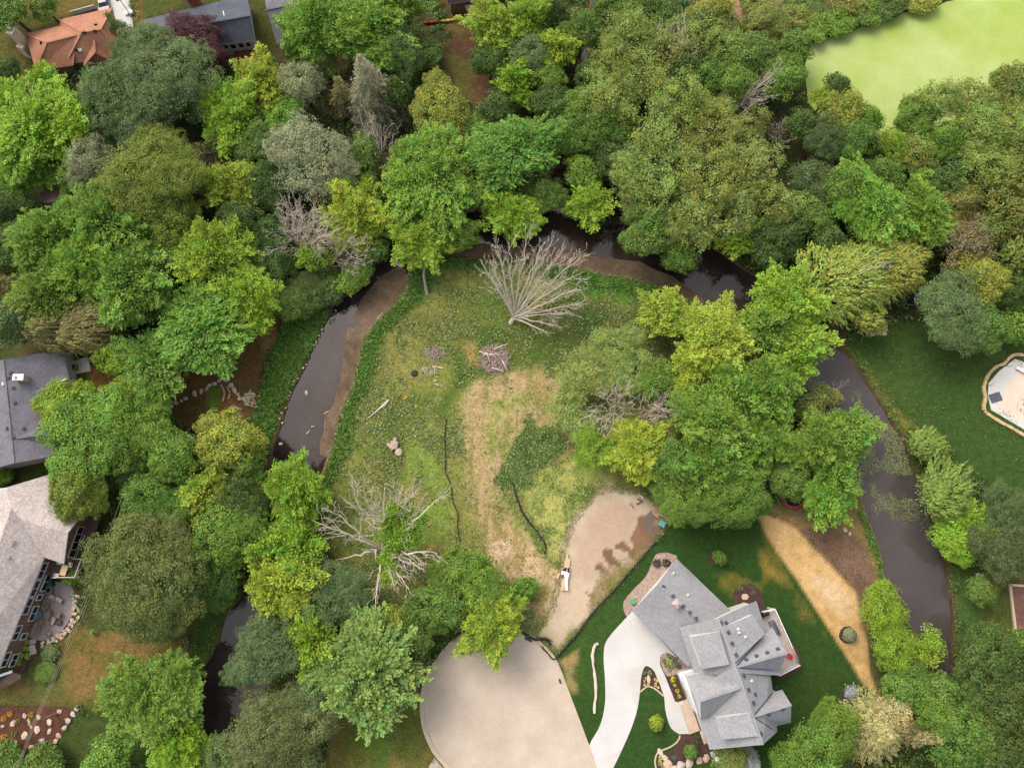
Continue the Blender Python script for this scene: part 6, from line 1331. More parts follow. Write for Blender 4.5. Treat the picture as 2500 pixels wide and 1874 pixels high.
# boulders in the mulch garden
for k, (u, v, s) in enumerate(((61, 1745, .9), (95, 1749, .95), (146, 1735, .9), (35, 1763, 1.1), (122, 1761, 1.0), (7, 1772, .7), (92, 1779, 1.15), (122, 1783, .95), (62, 1793, 1.1), (104, 1807, .95), (36, 1814, 1.1), (77, 1822, .8), (24, 1856, 1.1))):
    stone(at(u, v), s); o = bpy.context.scene.collection.objects[-1]; o.name = 'boulder'; tag(o, ('topmost left pale boulder of the red mulch garden', 'pale boulder under the power wires near the garden top', 'pale boulder beside the stone row near the garden top', 'pale boulder between the upper orange flowers of the garden', 'pale boulder right of the leaning utility pole', 'small pale boulder at the left photo edge in the garden', 'largest middle boulder of the garden beside the wires', 'right middle pale boulder of the garden nearer the stone row', 'pale boulder left of centre in the garden', 'right lower pale boulder of the garden', 'pale boulder beside the lower orange flowers of the garden', 'small pale boulder below the garden centre', 'lowest pale boulder of the garden by the corner shrub')[k], 'boulder', 'boulders in the mulch garden')
# flagstones of the fire ring, flat stepping stones
FR = thing('stone_fire_ring', 'small flagstone patch with a fire pit below the weeping willow', 'fire ring', at(2142, 800))
c_ = at(2142, 800)
for i in range(11):
    a = i*6.283/11+.2; rr_ = 1.05+(i % 2)*.35; q = Vector((c_[0]+math.cos(a)*rr_*1.25, c_[1]+math.sin(a)*rr_*.9, .06)); n_ = 6
    MB().slab([(q.x+math.cos(b_)*random.uniform(.38, .52), q.y+math.sin(b_)*random.uniform(.32, .44), .1) for b_ in np.linspace(0, 6.28, n_, endpoint=False)], .15).part(FR, 'flagstone', M['flag'])
MB().tube([(c_[0], c_[1], 0), (c_[0], c_[1], .35)], [.42, .46], 10).part(FR, 'fire_pit', M['rockg'])
for k, (u, v) in enumerate(((81, 1565), (79, 1579), (82, 1590))):
    q = at(u, v); MB().box((q[0], q[1], .08), (.95, .7, .12), rz=.25).top('stepping_stone', M['rockg'], ('top', 'middle', 'bottom')[k]+' one of three square stepping stones in the mulch by the beige house', 'stepping stone', 'stepping stones', loc=(q[0], q[1], 0))
q = at(1818, 1456); MB().slab([(q[0]+math.cos(a)*.6*random.uniform(.8, 1.1), q[1]+math.sin(a)*.5, .16) for a in np.linspace(0, 6.28, 6, endpoint=False)], .15).top('flat_stone', M['flag'], 'flat tan stone lying in the mulch bed behind the garage', 'stone', loc=q)
q = at(1583, 1657); MB().slab([(q[0]+math.cos(a)*.3, q[1]+math.sin(a)*.65, .25) for a in np.linspace(0, 6.28, 6, endpoint=False)], .3).top('flat_stone', M['rock'], 'upright pale stone in the pointed mulch bed', 'stone', loc=q)
# bed plants
def plant(u, v, r, c, label, h=None, cat='plant', group=None, name='garden_plant', seed=0, k=FK, dens=90):
    rg = np.random.default_rng(int(u*7+v)); n = int(dens*max(.5, r*2)); h = h or r*1.1; p = at(u, v)
    q = sph(rg, n, -.1); C = q*np.array([r, r, h])*rg.uniform(.5, 1, (n, 1))+np.array([0, 0, .1]); D = q+rg.normal(0, .5, (n, 3)); a = alb(c, k)
    V, Fc = leaf_cards(C, D, q+np.array([0, 0, .6])+rg.normal(0, .3, (n, 3)), rg.uniform(.16, .3, n)*max(.6, min(1.2, r*1.6)), rg.uniform(.1, .18, n)*max(.6, min(1.2, r*1.6)))
    o = new_obj(name, foliage_mesh(name, V, Fc, a*rg.uniform(.75, 1.25, (n, 1)), LEAFG), None, (p[0], p[1], .05)); return tag(o, label, cat, group)
for k, (u, v, r) in enumerate(((1642.5, 1657.5, .46), (1647, 1671, .3), (1653, 1685, .36), (1657.5, 1698, .32))):
    plant(u, v, r, (196, 190, 60), ('largest and topmost yellow shrub in the strip bed by the entry', 'second yellow shrub from the top in the strip bed by the entry', 'third yellow shrub from the top in the strip bed by the entry', 'lowest yellow shrub in the strip bed by the entry')[k], group='yellow shrubs in the entry bed', cat='shrub')
for k, (u, v) in enumerate(((1620, 1610), (1632, 1600), (1626, 1621), (1640, 1608), (1648, 1612), (1634, 1632), (1645, 1624), (1653, 1621), (1672, 1636))): plant(u, v, .42, (92, 108, 58), 'small green clump '+('at the left rim', 'at the top rim', 'at the lower left rim', 'above the pale centre clump', 'right of the top rim', 'at the bottom rim', 'below right of the pale centre clump', 'nearest the round green cover', 'nearest the entry wall')[k]+' of the garage river rock bed', group='clumps in the river rock bed')
plant(1633, 1615, .6, (150, 168, 78), 'pale green clump at the middle of the river rock bed by the garage front')
plant(1682, 1622, .45, (176, 170, 66), 'yellowish clump at the house corner of the river rock bed')
for k, (u, v) in enumerate(((1572, 1662), (1573, 1672), (1598, 1657), (1604, 1659), (1600, 1666), (1607, 1676), (1582, 1668), (1578, 1654), (1600, 1672))): plant(u, v, .24, (222, 206, 130), 'tiny pale yellow plant '+('left of the upright stone', 'at the lower left edge', 'at the upper right', 'beside the upper right one', 'right of the upright stone', 'at the lower right corner', 'just under the upright stone', 'just above the upright stone', 'by the concrete edging')[k]+' in the pointed mulch bed', group='tiny plants in the pointed mulch bed', dens=50)
plant(1585, 1641, .42, (120, 148, 96), 'grey green clump at the tip of the pointed mulch bed'); plant(1573, 1641, .3, (96, 120, 58), 'small green clump beside the grey green one in the pointed bed', dens=61)
for k, (u, v) in enumerate(((1627, 1373), (1603, 1375))): plant(u, v, .75, (70, 62, 58), ('upper', 'lower')[k]+' dark spiky grass clump on the river rock beside the garage', h=.5, name='grass_clump', group='dark grass clumps')
for k, (u, v) in enumerate(((66, 1566), (66, 1582), (54, 1599), (71, 1600), (48, 1614))): plant(u, v, .55, (152, 180, 62), ('topmost', 'second from top', 'lower left', 'lower right', 'lowest')[k]+' bright green clump in the mulch beside the beige house', group='clumps beside the beige house')
for k, (u, v, c) in enumerate(((27, 1740, (190, 140, 50)), (12, 1752, (196, 140, 44)), (78, 1743, (140, 150, 50)), (11, 1797, (196, 140, 40)), (36, 1788, (120, 120, 60)), (45, 1760, (110, 110, 56)), (70, 1800, (112, 104, 60)), (110, 1840, (116, 110, 60)), (15, 1835, (110, 120, 60)))): plant(u, v, .5, c, ('topmost orange flower clump', 'second orange flower clump from the top', 'yellow green clump under the wires', 'lowest orange flower clump', 'olive clump right of the lowest orange flowers', 'dull olive clump near the upper orange flowers', 'dull olive clump at the middle boulder', 'olive clump near the stone row', 'green clump at the lower left')[k]+' of the red mulch garden', group='clumps in the mulch garden')
for k, (u, v) in enumerate(((989, 970), (1016, 992))): plant(u, v, .3, (224, 176, 40), ('upper', 'lower')[k]+' yellow flower clump in the meadow right of the fallen branch', name='flower_clump', group='yellow flowers in the meadow', cat='flowers')
for k, (u, v, c) in enumerate(((1807, 1436, (100, 128, 70)), (1838, 1446, (104, 110, 78)), (1645, 1846, (92, 112, 98)), (1700, 1800, (70, 96, 46)), (1704, 1812, (64, 90, 44)), (1613, 1848, (190, 190, 90)), (1611, 1860, (200, 196, 120)), (1619, 1870, (176, 186, 80)))):
    plant(u, v, .4, c, ('green clump left of the flat stone behind the garage', 'sparse clump right of the flat stone behind the garage', 'grey green clump beside the round cover in the lower mulch bed', 'dark clump at the top of the lower mulch bed', 'dark clump along the stone path in the lower mulch bed', 'top pale clump in the narrow edged bed', 'middle pale clump in the narrow edged bed', 'lowest yellow green clump in the narrow edged bed')[k], group='clumps in the mulch beds of the new house')
# trampolines
def trampoline(u, v, rad, label, pad, legh=.85):
    c = at(u, v, legh); t = thing('trampoline', label, 'trampoline', (c[0], c[1], 0)); n = 32; ring = [(c[0]+rad*math.cos(a), c[1]+rad*math.sin(a), legh) for a in np.linspace(0, 2*math.pi, n+1)]
    MB().cyl((c[0], c[1], legh-.02), rad*.93, .03, 32).part(t, 'jumping_mat', M['net']); MB().tube(ring, .05, 6, caps=False).part(t, 'frame', M['steel'])
    if pad is not None:
        mb = MB()
        for i in range(n):
            a0, a1 = 2*math.pi*i/n, 2*math.pi*(i+1)/n; mb.slab([(c[0]+r_*math.cos(a), c[1]+r_*math.sin(a), legh+.07) for r_, a in ((rad*.86, a0), (rad*1.02, a0), (rad*1.02, a1), (rad*.86, a1))], .05)
        mb.part(t, 'safety_pad', pad)
    for i in range(6): a = i*math.pi/3+.3; MB().bar((c[0]+rad*math.cos(a), c[1]+rad*math.sin(a), 0), (c[0]+rad*math.cos(a), c[1]+rad*math.sin(a), legh), .06).part(t, 'leg', M['steel'])
trampoline(2224, 714, 2.15, 'round black trampoline with a thin silver frame half under the weeping willow', None)
trampoline(1937, 1208, 2.05, 'round trampoline with a red pad half under the trees', M['redpad'])
# brush pile, debris, logs
def sticks(name, label, u, v, rx, ry, n, m, lo, hi, zmax, cat, r=(.02, .06), seed=3):
    rg = np.random.default_rng(seed); c = at(u, v); t = thing(name, label, cat, c); tb = Tubes()
    for i in range(n):
        a, d = rg.uniform(0, 6.28), rg.uniform(0, 1)**.6; p = np.array([math.cos(a)*d*rx, math.sin(a)*d*ry, rg.uniform(.02, .04+zmax*(1.05-d))]); b = rg.uniform(0, 6.28); l = rg.uniform(lo, hi); e = p+np.array([math.cos(b)*l, math.sin(b)*l, rg.normal(0, .25)])
        e[:2] *= min(1, 1.15*max(rx, ry)/max(np.hypot(*e[:2]), .01)); e[2] = max(e[2], .03); tb.add(limb(p, e, rg, n=5, wig=.12, lift=.05), np.linspace(rg.uniform(*r), .015, 5), 4)
    new_obj('sticks', tb.mesh('sticks', m), t)['kind'] = 'stuff'; return t
BP = sticks('brush_pile', 'tangled pile of cut branches in the dark weeds of the meadow', 1208, 877, 2.3, 2.4, 260, M['brush'], .9, 2.6, 1.2, 'brush pile', (.03, .07))
for a_, b_ in (((1170, 860), (1212, 874)), ((1188, 862), (1196, 885)), ((1205, 855), (1240, 842)), ((1225, 880), (1238, 905)), ((1178, 868), (1225, 868)), ((1200, 900), (1228, 908))):
    p, e_ = Vector(at(*a_)), Vector(at(*b_)); MB().tube([p+Vector((0, 0, .7)), (p+e_)/2+Vector((0, 0, 1.0)), e_+Vector((0, 0, .8))], [.09, .08, .04], 6).part(BP, 'branch', M['dead'])
sticks('twig_heap', 'small heap of pinkish twigs above the scattered debris', 1060, 863, 1.7, 1.1, 150, M['brush'], .4, 1.2, .45, 'twig heap', (.015, .04), 4)
sticks('twig_heap', 'pale twigs and boards scattered left of the brush pile', 1046, 905, 1.5, .8, 60, M['dead'], .4, 1.3, .25, 'debris heap', (.015, .04), 5)
q = at(1012, 911); MB().tube([(q[0], q[1], -.02), (q[0], q[1], .12), (q[0], q[1], .2)], [.6, .42, .15], 11).top('ash_heap', M['fabric'], 'small dark ash heap left of the scattered twigs', 'ash heap', loc=q)
for k, (a_, b_) in enumerate((((1056, 894), (1082, 899)), ((1062, 936), (1071, 941)), ((1058, 930), (1066, 929)))):
    p, e_ = Vector(at(*a_)), Vector(at(*b_)); MB().bar(p+Vector((0, 0, .12)), e_+Vector((0, 0, .12)), .22, .08).top('board', M['lumber' if k == 0 else 'rockg'], ('pale board lying across the scattered twigs', 'lower grey block below the scattered twigs', 'upper grey block below the scattered twigs')[k], 'board', loc=p)
p = [Vector(at(*q_)) for q_ in ((949, 977), (932, 993), (915, 1008), (895, 1024))]
t = thing('fallen_branch', 'long pale fallen branch lying in the meadow grass', 'branch', p[0]); MB().tube([x_+Vector((0, 0, .14)) for x_ in p], [.2, .14, .1, .05], 7).part(t, 'stem', M['dead']); MB().tube([p[0]+Vector((.1, 0, .15)), Vector(at(936, 996))+Vector((0, 0, .15))], [.1, .04], 6).part(t, 'side_branch', M['dead'])
# stump bundle
t = thing('stump', 'grey root stump standing in the meadow weeds', 'stump', at(960, 1090))
for (a_, b_, r_) in (((962, 1096), (946, 1083), .3), ((962, 1096), (958, 1076), .32), ((963, 1096), (966, 1068), .3), ((964, 1096), (971, 1078), .28)): MB().tube([Vector(at(*a_))+Vector((0, 0, .25)), Vector(at(*b_))+Vector((0, 0, .35))], [r_*1.5, r_], 8).part(t, 'root', M['deadbrown'])
MB().tube([Vector(at(974, 1104)), Vector(at(974, 1104))+Vector((0, 0, .6))], [.75, .55], 9).top('stump', M['deadbrown'], 'shorter pinkish stump just below the grey root stump', 'stump', loc=at(974, 1104))
p = curve([(1454, 1572), (1447, 1590), (1447, 1610), (1450, 1635), (1453, 1660), (1455, 1690), (1452, 1715), (1451, 1740)], 2)
t = thing('log_row', 'long thin pale log lying on the lawn beside the white driveway', 'log', at(*p[0])); P_ = [Vector(at(x_[0]+random.uniform(-.8, .8), x_[1]))+Vector((0, 0, .16)) for x_ in p]
MB().tube(P_, [random.uniform(.16, .27) for _ in P_], 8).part(t, 'stem', M['dead']); MB().box(Vector(at(1456, 1571))+Vector((0, 0, .2)), (.6, .35, .4), rz=.3).part(t, 'cut_end', M['rockg'])
# silt fences: fabric on stakes
def silt_fence(line, w, h, label, stakes=1.6):
    P = [Vector(p) for p in pxpoly(curve(line, 5))]; t = thing('silt_fence', label, 'silt fence', P[0]); L, mb = 0, MB()
    for i, (a, b) in enumerate(zip(P[:-1], P[1:])):
        d = (b-a); L += d.length; n = Vector((-d.y, d.x, 0)).normalized(); wob_ = n*random.uniform(-.06, .06)
        mb.add([a-n*w/2, b-n*w/2, b+wob_+Vector((0, 0, h)), a+wob_+Vector((0, 0, h)), a+n*w/2, b+n*w/2], [(0, 1, 2, 3), (3, 2, 5, 4)])
        if L > stakes: L = 0; MB().bar(a-Vector((0, 0, .1)), a+Vector((0, 0, h+.25)), .06).part(t, 'stake', M['timber'])
    mb.part(t, 'fabric', M['fabric'])
silt_fence([(1090, 1022), (1086, 1068), (1088, 1121), (1087, 1150), (1101, 1184), (1105, 1221), (1118, 1255), (1117, 1286), (1124, 1323)], .16, .28, 'thin black silt fence running down the left side of the mown meadow')
silt_fence([(1251, 1178), (1261, 1212), (1275, 1249), (1292, 1274), (1318, 1306), (1332, 1331), (1329, 1351)], .3, .32, 'thick sagging black silt fence below the dark weed patch')
silt_fence([(1270, 1540), (1290, 1552), (1307, 1560), (1322, 1559), (1338, 1562), (1344, 1574)], .5, .4, 'crumpled black silt fence at the top of the cul-de-sac')
silt_fence([(1322, 1577), (1338, 1594), (1353, 1608), (1378, 1582), (1406, 1550), (1448, 1494), (1497, 1442), (1531, 1404), (1548, 1384), (1575, 1352), (1601, 1322)], .26, .4, 'black silt fence along the edge between dirt lot and house lawn')
# lumber under a tarp
t = thing('lumber_stack', 'stack of fresh planks partly under a white tarp on the dirt lot', 'lumber', at(1382, 1390))
def bw(a_, b_, w, h, z): return MB().bar(Vector(at(*a_))+Vector((0, 0, z)), Vector(at(*b_))+Vector((0, 0, z)), w, h)
for i, (a_, b_) in enumerate((((1382, 1364), (1378, 1392)), ((1386, 1362), (1382, 1392)), ((1390, 1364), (1386, 1392)), ((1385, 1350), (1383, 1370)), ((1374, 1412), (1371, 1440)), ((1378, 1412), (1376, 1441)), ((1365, 1398), (1360, 1412)))): bw(a_, b_, .28, .2, .2+.02*i).part(t, 'plank', M['lumber'])
mb = MB(); z_ = .55
for quad in ([(1370, 1393), (1391, 1386), (1389, 1398), (1370, 1402)], [(1376, 1400), (1390, 1397), (1386, 1414), (1378, 1414)], [(1378, 1414), (1385, 1414), (1386, 1440), (1380, 1440)]): mb.slab([(*at(*p_)[:2], z_+random.uniform(-.05, .1)) for p_ in quad], .06)
mb.part(t, 'tarp', M['tarp']); mb = MB(); mb.slab([(*at(*p_)[:2], .62) for p_ in ((1371, 1391), (1381, 1384), (1384, 1386), (1381, 1394))], .05); mb.slab([(*at(*p_)[:2], .64) for p_ in ((1385, 1386), (1391, 1385), (1388, 1398), (1384, 1394))], .05); mb.part(t, 'tarp_print', M['black'])
# pipes, planks and boxes on the lot
for k, (a_, b_, m_) in enumerate((((1559, 1206), (1572, 1217), 'white'), ((1537, 1228), (1547, 1239), 'steel'), ((1556, 1217), (1568, 1223), 'bark'), ((1568, 1223), (1554, 1231), 'bark'), ((1597, 1253), (1607, 1263), 'lumber'), ((1603, 1254), (1624, 1261), 'rockg'))):
    p, e_ = Vector(at(*a_)), Vector(at(*b_)); MB().tube([p+Vector((0, 0, .1)), e_+Vector((0, 0, .1))], [.1, .1], 7).top('pipe' if k < 2 else 'stick', M[m_], ('white pipe at the dirt lot upper edge', 'thin grey pipe lying on the dirt lot', 'dark bent stick on the dirt lot, upper piece', 'dark bent stick on the dirt lot, lower piece', 'pale stick beside the teal box', 'curved grey stick above the teal box')[k], 'pipe' if k < 2 else 'stick', loc=p)
for k, (a_, b_) in enumerate((((1668, 1208), (1656, 1217)), ((1650, 1225), (1648, 1233)))):
    p, e_ = Vector(at(*a_, 3)), Vector(at(*b_, 3)); MB().tube([p, e_], [.08, .06], 6).top('stick', M['dead'], ('longer', 'shorter')[k]+' pale bare stick showing in the leaves right of the teal box', 'stick', loc=p)
q = at(1617, 1278, .8); t = thing('utility_box', 'square teal utility box on the bare earth at the lawn corner', 'utility box', (q[0], q[1], 0)); MB().box((q[0], q[1], .4), (.85, .85, .8), rz=-.5).part(t, 'body', M['teal']); MB().box((q[0], q[1], .84), (.95, .95, .08), rz=-.5).part(t, 'lid', M['teal'])
q = at(1545, 1468, .6); t = thing('utility_box', 'small bright green utility box on the river rock beside the garage', 'utility box', (q[0], q[1], 0)); MB().box((q[0], q[1], .3), (.75, .6, .6), rz=.4).part(t, 'body', M['green']); MB().box((q[0], q[1], .64), (.82, .66, .07), rz=.4).part(t, 'lid', M['green'])
for k, (u, v, a) in enumerate(((1290, 1560, -.45), (1367.5, 1662, -1.25))):
    q = at(u, v); t = thing('storm_drain', ('storm drain grate at the top of the cul-de-sac', 'small drain grate on the right side of the cul-de-sac')[k], 'drain', (q[0], q[1], .03)); w_ = (1.2, .45) if k == 0 else (.7, .3)
    MB().box((q[0], q[1], .045), (w_[0], w_[1], .02), rz=a).part(t, 'frame', M['bark']); mb = MB()
    for i in range(5): o_ = Vector((-w_[0]*.4+i*w_[0]*.2, 0, 0)); o_.rotate(Matrix.Rotation(a, 3, 'Z')); MB().box((q[0]+o_.x, q[1]+o_.y, .06), (.06, w_[1]*.8, .02), rz=a).part(t, 'bar', M['fabric'])
for k, (u, v, m_) in enumerate(((1658, 1627, 'dgreen'), (1646, 1848, 'dgreen'))):
    q = at(u, v); MB().cyl((q[0], q[1], .03), .36, .14, 14).top('irrigation_cover', M[m_], ('round green irrigation cover in the river rock bed', 'round green irrigation cover in the lower mulch bed')[k], 'cover', loc=q)
# kayaks
def kayak(a_, b_, m, label):
    p, e_ = Vector(at(*a_)), Vector(at(*b_)); d = (e_-p); L = d.length; d.normalize(); n = Vector((-d.y, d.x, 0)); c = (p+e_)/2; t = thing('kayak', label, 'kayak', (c.x, c.y, 0)); mb = MB(); rows = []
    for i in range(13):
        f = -1+2*i/12; w = .34*(1-abs(f)**2.4)+.01; x_ = c+d*(f*L/2); zb = .02+.16*abs(f)**3; rows += [x_-n*w+Vector((0, 0, .22+.1*abs(f)**2)), x_-n*w*.55+Vector((0, 0, zb)), x_+n*w*.55+Vector((0, 0, zb)), x_+n*w+Vector((0, 0, .22+.1*abs(f)**2)), x_+Vector((0, 0, .34+.04*abs(f)))]
    mb.add(rows, [(i*5+k, i*5+(k+1) % 5, i*5+5+(k+1) % 5, i*5+5+k) for i in range(12) for k in range(5)]); mb.part(t, 'hull', m, True)
    mb = MB(); pts = [c+d*math.cos(a)*.55+n*math.sin(a)*.24+Vector((0, 0, .36)) for a in np.linspace(0, 2*math.pi, 15)]; mb.tube(pts, .035, 5, caps=False); mb.part(t, 'cockpit_rim', M['black'])
kayak((1073, 53.5), (1113, 50), M['yellow'], 'yellow kayak lying on the grass below the lean-to shed'); kayak((1030, 58), (1074, 53), M['red'], 'red kayak end to end with the yellow one')
# boat-like thing at the lower right
c_ = Vector(at(2220, 1733)); t = thing('small_boat', 'small white and red boat between the pale spruces and the green trees', 'boat', (c_.x, c_.y, 0)); d = (Vector(at(2240, 1744))-Vector(at(2212, 1727))).normalized(); n = Vector((-d.y, d.x, 0)); mb = MB(); rows = []
for i in range(9):
    f = -1+2*i/8; w = .75*(1-max(0, f)**2.2)*(.9 if f < 0 else 1)+.02; x_ = c_+d*f*1.9+Vector((0, 0, .9)); rows += [x_-n*w+Vector((0, 0, .75)), x_-n*w*.5, x_+n*w*.5, x_+n*w+Vector((0, 0, .75))]
mb.add(rows, [(i*4+k, i*4+k+1, i*4+4+k+1, i*4+4+k) for i in range(8) for k in range(3)]+[(0, 1, 2, 3)]); mb.part(t, 'hull', M['white']); mb = MB(); mb.slab([tuple(c_+d*a+n*b+Vector((0, 0, 1.62))) for a, b in ((-.1, -.66), (-.1, .66), (.95, .45), (.95, -.45))], .08); mb.part(t, 'deck', M['redpad'])
mb = MB(); mb.slab([tuple(c_+d*a+n*b+Vector((0, 0, 1.72))) for a, b in ((-1.7, -.6), (-1.7, .6), (-.15, .66), (-.15, -.66))], .1); mb.part(t, 'cover', M['tarp']); mb = MB(); mb.bar(c_-d*2.6+n*-1.0+Vector((0, 0, .5)), c_+d*2.4+n*-1.0+Vector((0, 0, .5)), .5, .2); mb.part(t, 'trailer', M['cushion'])
# basketball hoop, parked car at the orange roofed house
q = Vector(at(316, 33)); t = thing('basketball_hoop', 'basketball hoop with a white base on the pale driveway', 'basketball hoop', (q.x, q.y, 0)); MB().box(q+Vector((0, 0, .2)), (1.4, .8, .4), rz=.3).part(t, 'base', M['white']); MB().tube([q+Vector((0, 0, .3)), q+Vector((-.1, .2, 3.1))], [.07, .06], 7).part(t, 'pole', M['black'])
MB().box(q+Vector((-.35, .55, 3.2)), (1.4, .06, .9), rz=.3).part(t, 'backboard', M['steel']); MB().tube([q+Vector((-.45+.23*math.cos(a), .9+.23*math.sin(a), 2.95)) for a in np.linspace(0, 6.283, 13)], .02, 5, caps=False).part(t, 'rim', M['red'])
q = Vector(at(257, 12)); t = thing('parked_car', 'dark parked car on the driveway behind the orange roof', 'car', (q.x, q.y, 0)); rz_ = .28; R_ = Matrix.Rotation(rz_, 3, 'Z')
def carbox(pts, z0, z1, sc=1.0): return [(q+R_ @ Vector((a, b, 0))) for a, b in pts]
mb = MB(); prof = [(-2.2, .45), (-2.25, .8), (-1.9, .98), (-1.2, 1.02), (-.6, 1.42), (.7, 1.45), (1.5, 1.0), (2.15, .86), (2.3, .55), (2.2, .4)]; V_ = []
for s_ in (-1, 1):
    for (a, b) in prof: V_.append(q+R_ @ Vector((s_*(.88 if b < 1.1 else .68), a, b)))
n_ = len(prof); mb.add(V_, [(i, (i+1) % n_, (i+1) % n_+n_, i+n_) for i in range(n_)]+[tuple(range(n_)), tuple(range(2*n_-1, n_-1, -1))]); mb.part(t, 'body', M['carpaint'])
for s_, y_ in ((-1, -1.4), (1, -1.4), (-1, 1.4), (1, 1.4)): w0_ = q+R_ @ Vector((s_*.75, y_, .33)); w1_ = q+R_ @ Vector((s_*.95, y_, .33)); MB().tube([w0_, w1_], [.33, .33], 14).part(t, 'wheel', M['black'])
for (a0, b0), (a1, b1) in (((-1.12, 1.08), (-.66, 1.40)), ((.8, 1.42), (1.42, 1.07))):
    mb = MB(); mb.slab([tuple(q+R_ @ Vector((x_, y_, z_+.02))) for x_, y_, z_ in ((-.62, a0, b0), (.62, a0, b0), (.6, a1, b1), (-.6, a1, b1))], .02); mb.part(t, 'windscreen', M['glass'])
# awning, bins, air conditioners, chairs, tables
q = Vector(at(757, 112, 2.3)); t = thing('awning', 'white canopy beside the mid grey roofed house', 'canopy', (q.x, q.y, 0)); MB().slab([W3(p_) for p_ in ((738, 106, 2.3), (772, 100, 2.3), (776, 116, 2.2), (742, 124, 2.2))], .12).part(t, 'roof', M['white'])
for p_ in ((740, 108), (771, 102), (774, 115), (743, 122)): b_ = Vector(at(*p_, 2.2)); MB().bar((b_.x, b_.y, 0), (b_.x, b_.y, 2.2), .09).part(t, 'post', M['steel'])
q = Vector(at(776, 130, 1)); t = thing('garbage_bin', 'small teal bin beside the white canopy', 'bin', (q.x, q.y, 0)); MB().tube([(q.x, q.y, 0), (q.x, q.y, 1)], [.36, .45], 8).part(t, 'body', M['teal']); MB().box((q.x, q.y, 1.04), (.8, .85, .08)).part(t, 'lid', M['teal'])
def air_con(u, v, label):
    q = Vector(at(u, v, .8)); t = thing('air_conditioner', label, 'air conditioner', (q.x, q.y, 0)); MB().box((q.x, q.y, .42), (.95, .95, .84), rz=.15).part(t, 'cabinet', M['steel']); MB().cyl((q.x, q.y, .85), .36, .04, 16).part(t, 'fan_grille', M['black'])
air_con(178, 896, 'square air conditioner with a round black fan beside the left grey house')
air_con(118, 1440, 'grey air conditioner against the beige house at the patio'); q = Vector(at(119, 1424, 1)); t = thing('garbage_bin', 'dark green bin beside the patio air conditioner', 'bin', (q.x, q.y, 0)); MB().box((q.x, q.y, .5), (.9, .9, 1.0), rz=.3).part(t, 'body', M['dgreen']); MB().box((q.x, q.y, 1.04), (1, 1, .1), rz=.3).part(t, 'lid', M['dgreen'])
def chair(u, v, rz, label, m=None, group='chairs on the stamped patio', z=.05):
    q = Vector(at(u, v)); t = thing('patio_chair', label, 'chair', (q.x, q.y, z), group, rz); m = m or M['wicker']; L_ = t.location; f = lambda x_, y_, z_: L_+Vector((x_, y_, z_))
    for nm_, c_, s_ in (('seat', (0, 0, .42), (.62, .62, .09)), ('backrest', (0, -.32, .75), (.62, .08, .62)), ('armrest', (.34, 0, .62), (.08, .62, .06)), ('armrest', (-.34, 0, .62), (.08, .62, .06))): MB().box(f(*c_), s_).part(t, nm_, m)
    for x_, y_ in ((-.28, -.28), (.28, -.28), (-.28, .28), (.28, .28)): MB().box(f(x_, y_, .19), (.06, .06, .38)).part(t, 'leg', M['bark'])
chairs = [(112, 1483, 2.6, 'chair at the top of the round patio table'), (125, 1496, 2.0, 'chair at the upper right of the round patio table'), (106, 1516, .6, 'chair at the lower right of the round patio table'), (97, 1536, .1, 'greenish chair below the round patio table'), (123, 1545, -.4, 'chair at the lower patio edge near the boulders'), (119, 1478, 1.2, 'chair above the others nearest the two loungers'), (149, 1500, 1.3, 'chair between the fire pit and the boulders'), (122, 1518, 2.6, 'chair left of the single pale lounger')]
for c_ in chairs: chair(*c_)
def lounger(a_, b_, label):
    p, e_ = Vector(at(*a_)), Vector(at(*b_)); d = (e_-p); L = d.length; d.normalize(); c = (p+e_)/2; t = thing('lounge_chair', label, 'lounger', (c.x, c.y, .05), 'pale loungers on the patio'); q_ = d.to_track_quat('X', 'Z').to_matrix()
    MB().box(c+Vector((0, 0, .36)), (L, .68, .1), M=q_).part(t, 'frame', M['wicker']); MB().box(c-d*L*.15+Vector((0, 0, .45)), (L*.66, .6, .09), M=q_).part(t, 'cushion', M['cushion']); MB().bar(c+d*L*.2+Vector((0, 0, .46)), c+d*L*.5+Vector((0, 0, .72)), .6, .09).part(t, 'backrest', M['cushion'])
    for s_, r_ in ((-1, -1), (-1, 1), (1, -1), (1, 1)): o_ = c+d*s_*L*.42+q_ @ Vector((0, r_*.28, 0)); MB().box(o_+Vector((0, 0, .15)), (.06, .06, .32)).part(t, 'leg', M['bark'])
lounger((124, 1453), (139, 1461), 'left one of the two pale loungers end to end on the patio'); lounger((138, 1458), (156, 1468), 'right one of the two pale loungers end to end on the patio'); lounger((128, 1523), (138, 1506), 'single pale lounger beside the patio fire pit')
q = Vector(at(147, 1518)); t = thing('fire_pit', 'round dark metal fire pit on the stamped patio', 'fire pit', (q.x, q.y, .05)); MB().tube([(q.x, q.y, .05), (q.x, q.y, .3), (q.x, q.y, .42)], [.3, .45, .46], 16).part(t, 'bowl', M['bark']); MB().tube([q+Vector((.44*math.cos(a), .44*math.sin(a), .44)) for a in np.linspace(0, 6.283, 17)], .04, 5, caps=False).part(t, 'rim', M['fabric'])
q = Vector(at(97, 1500)); t = thing('patio_table', 'round glass patio table between the chairs', 'table', (q.x, q.y, .05)); MB().cyl((q.x, q.y, .74), .75, .04, 20).part(t, 'tabletop', M['teal'] if False else mat('tinted_glass_top', (110, 128, 122), (96, 114, 110), .6, rough=.2, spec=.6)); MB().cyl((q.x, q.y, .06), .06, .68, 8).part(t, 'pedestal', M['bark']); MB().cyl((q.x, q.y, .05), .35, .04, 14).part(t, 'base', M['bark'])
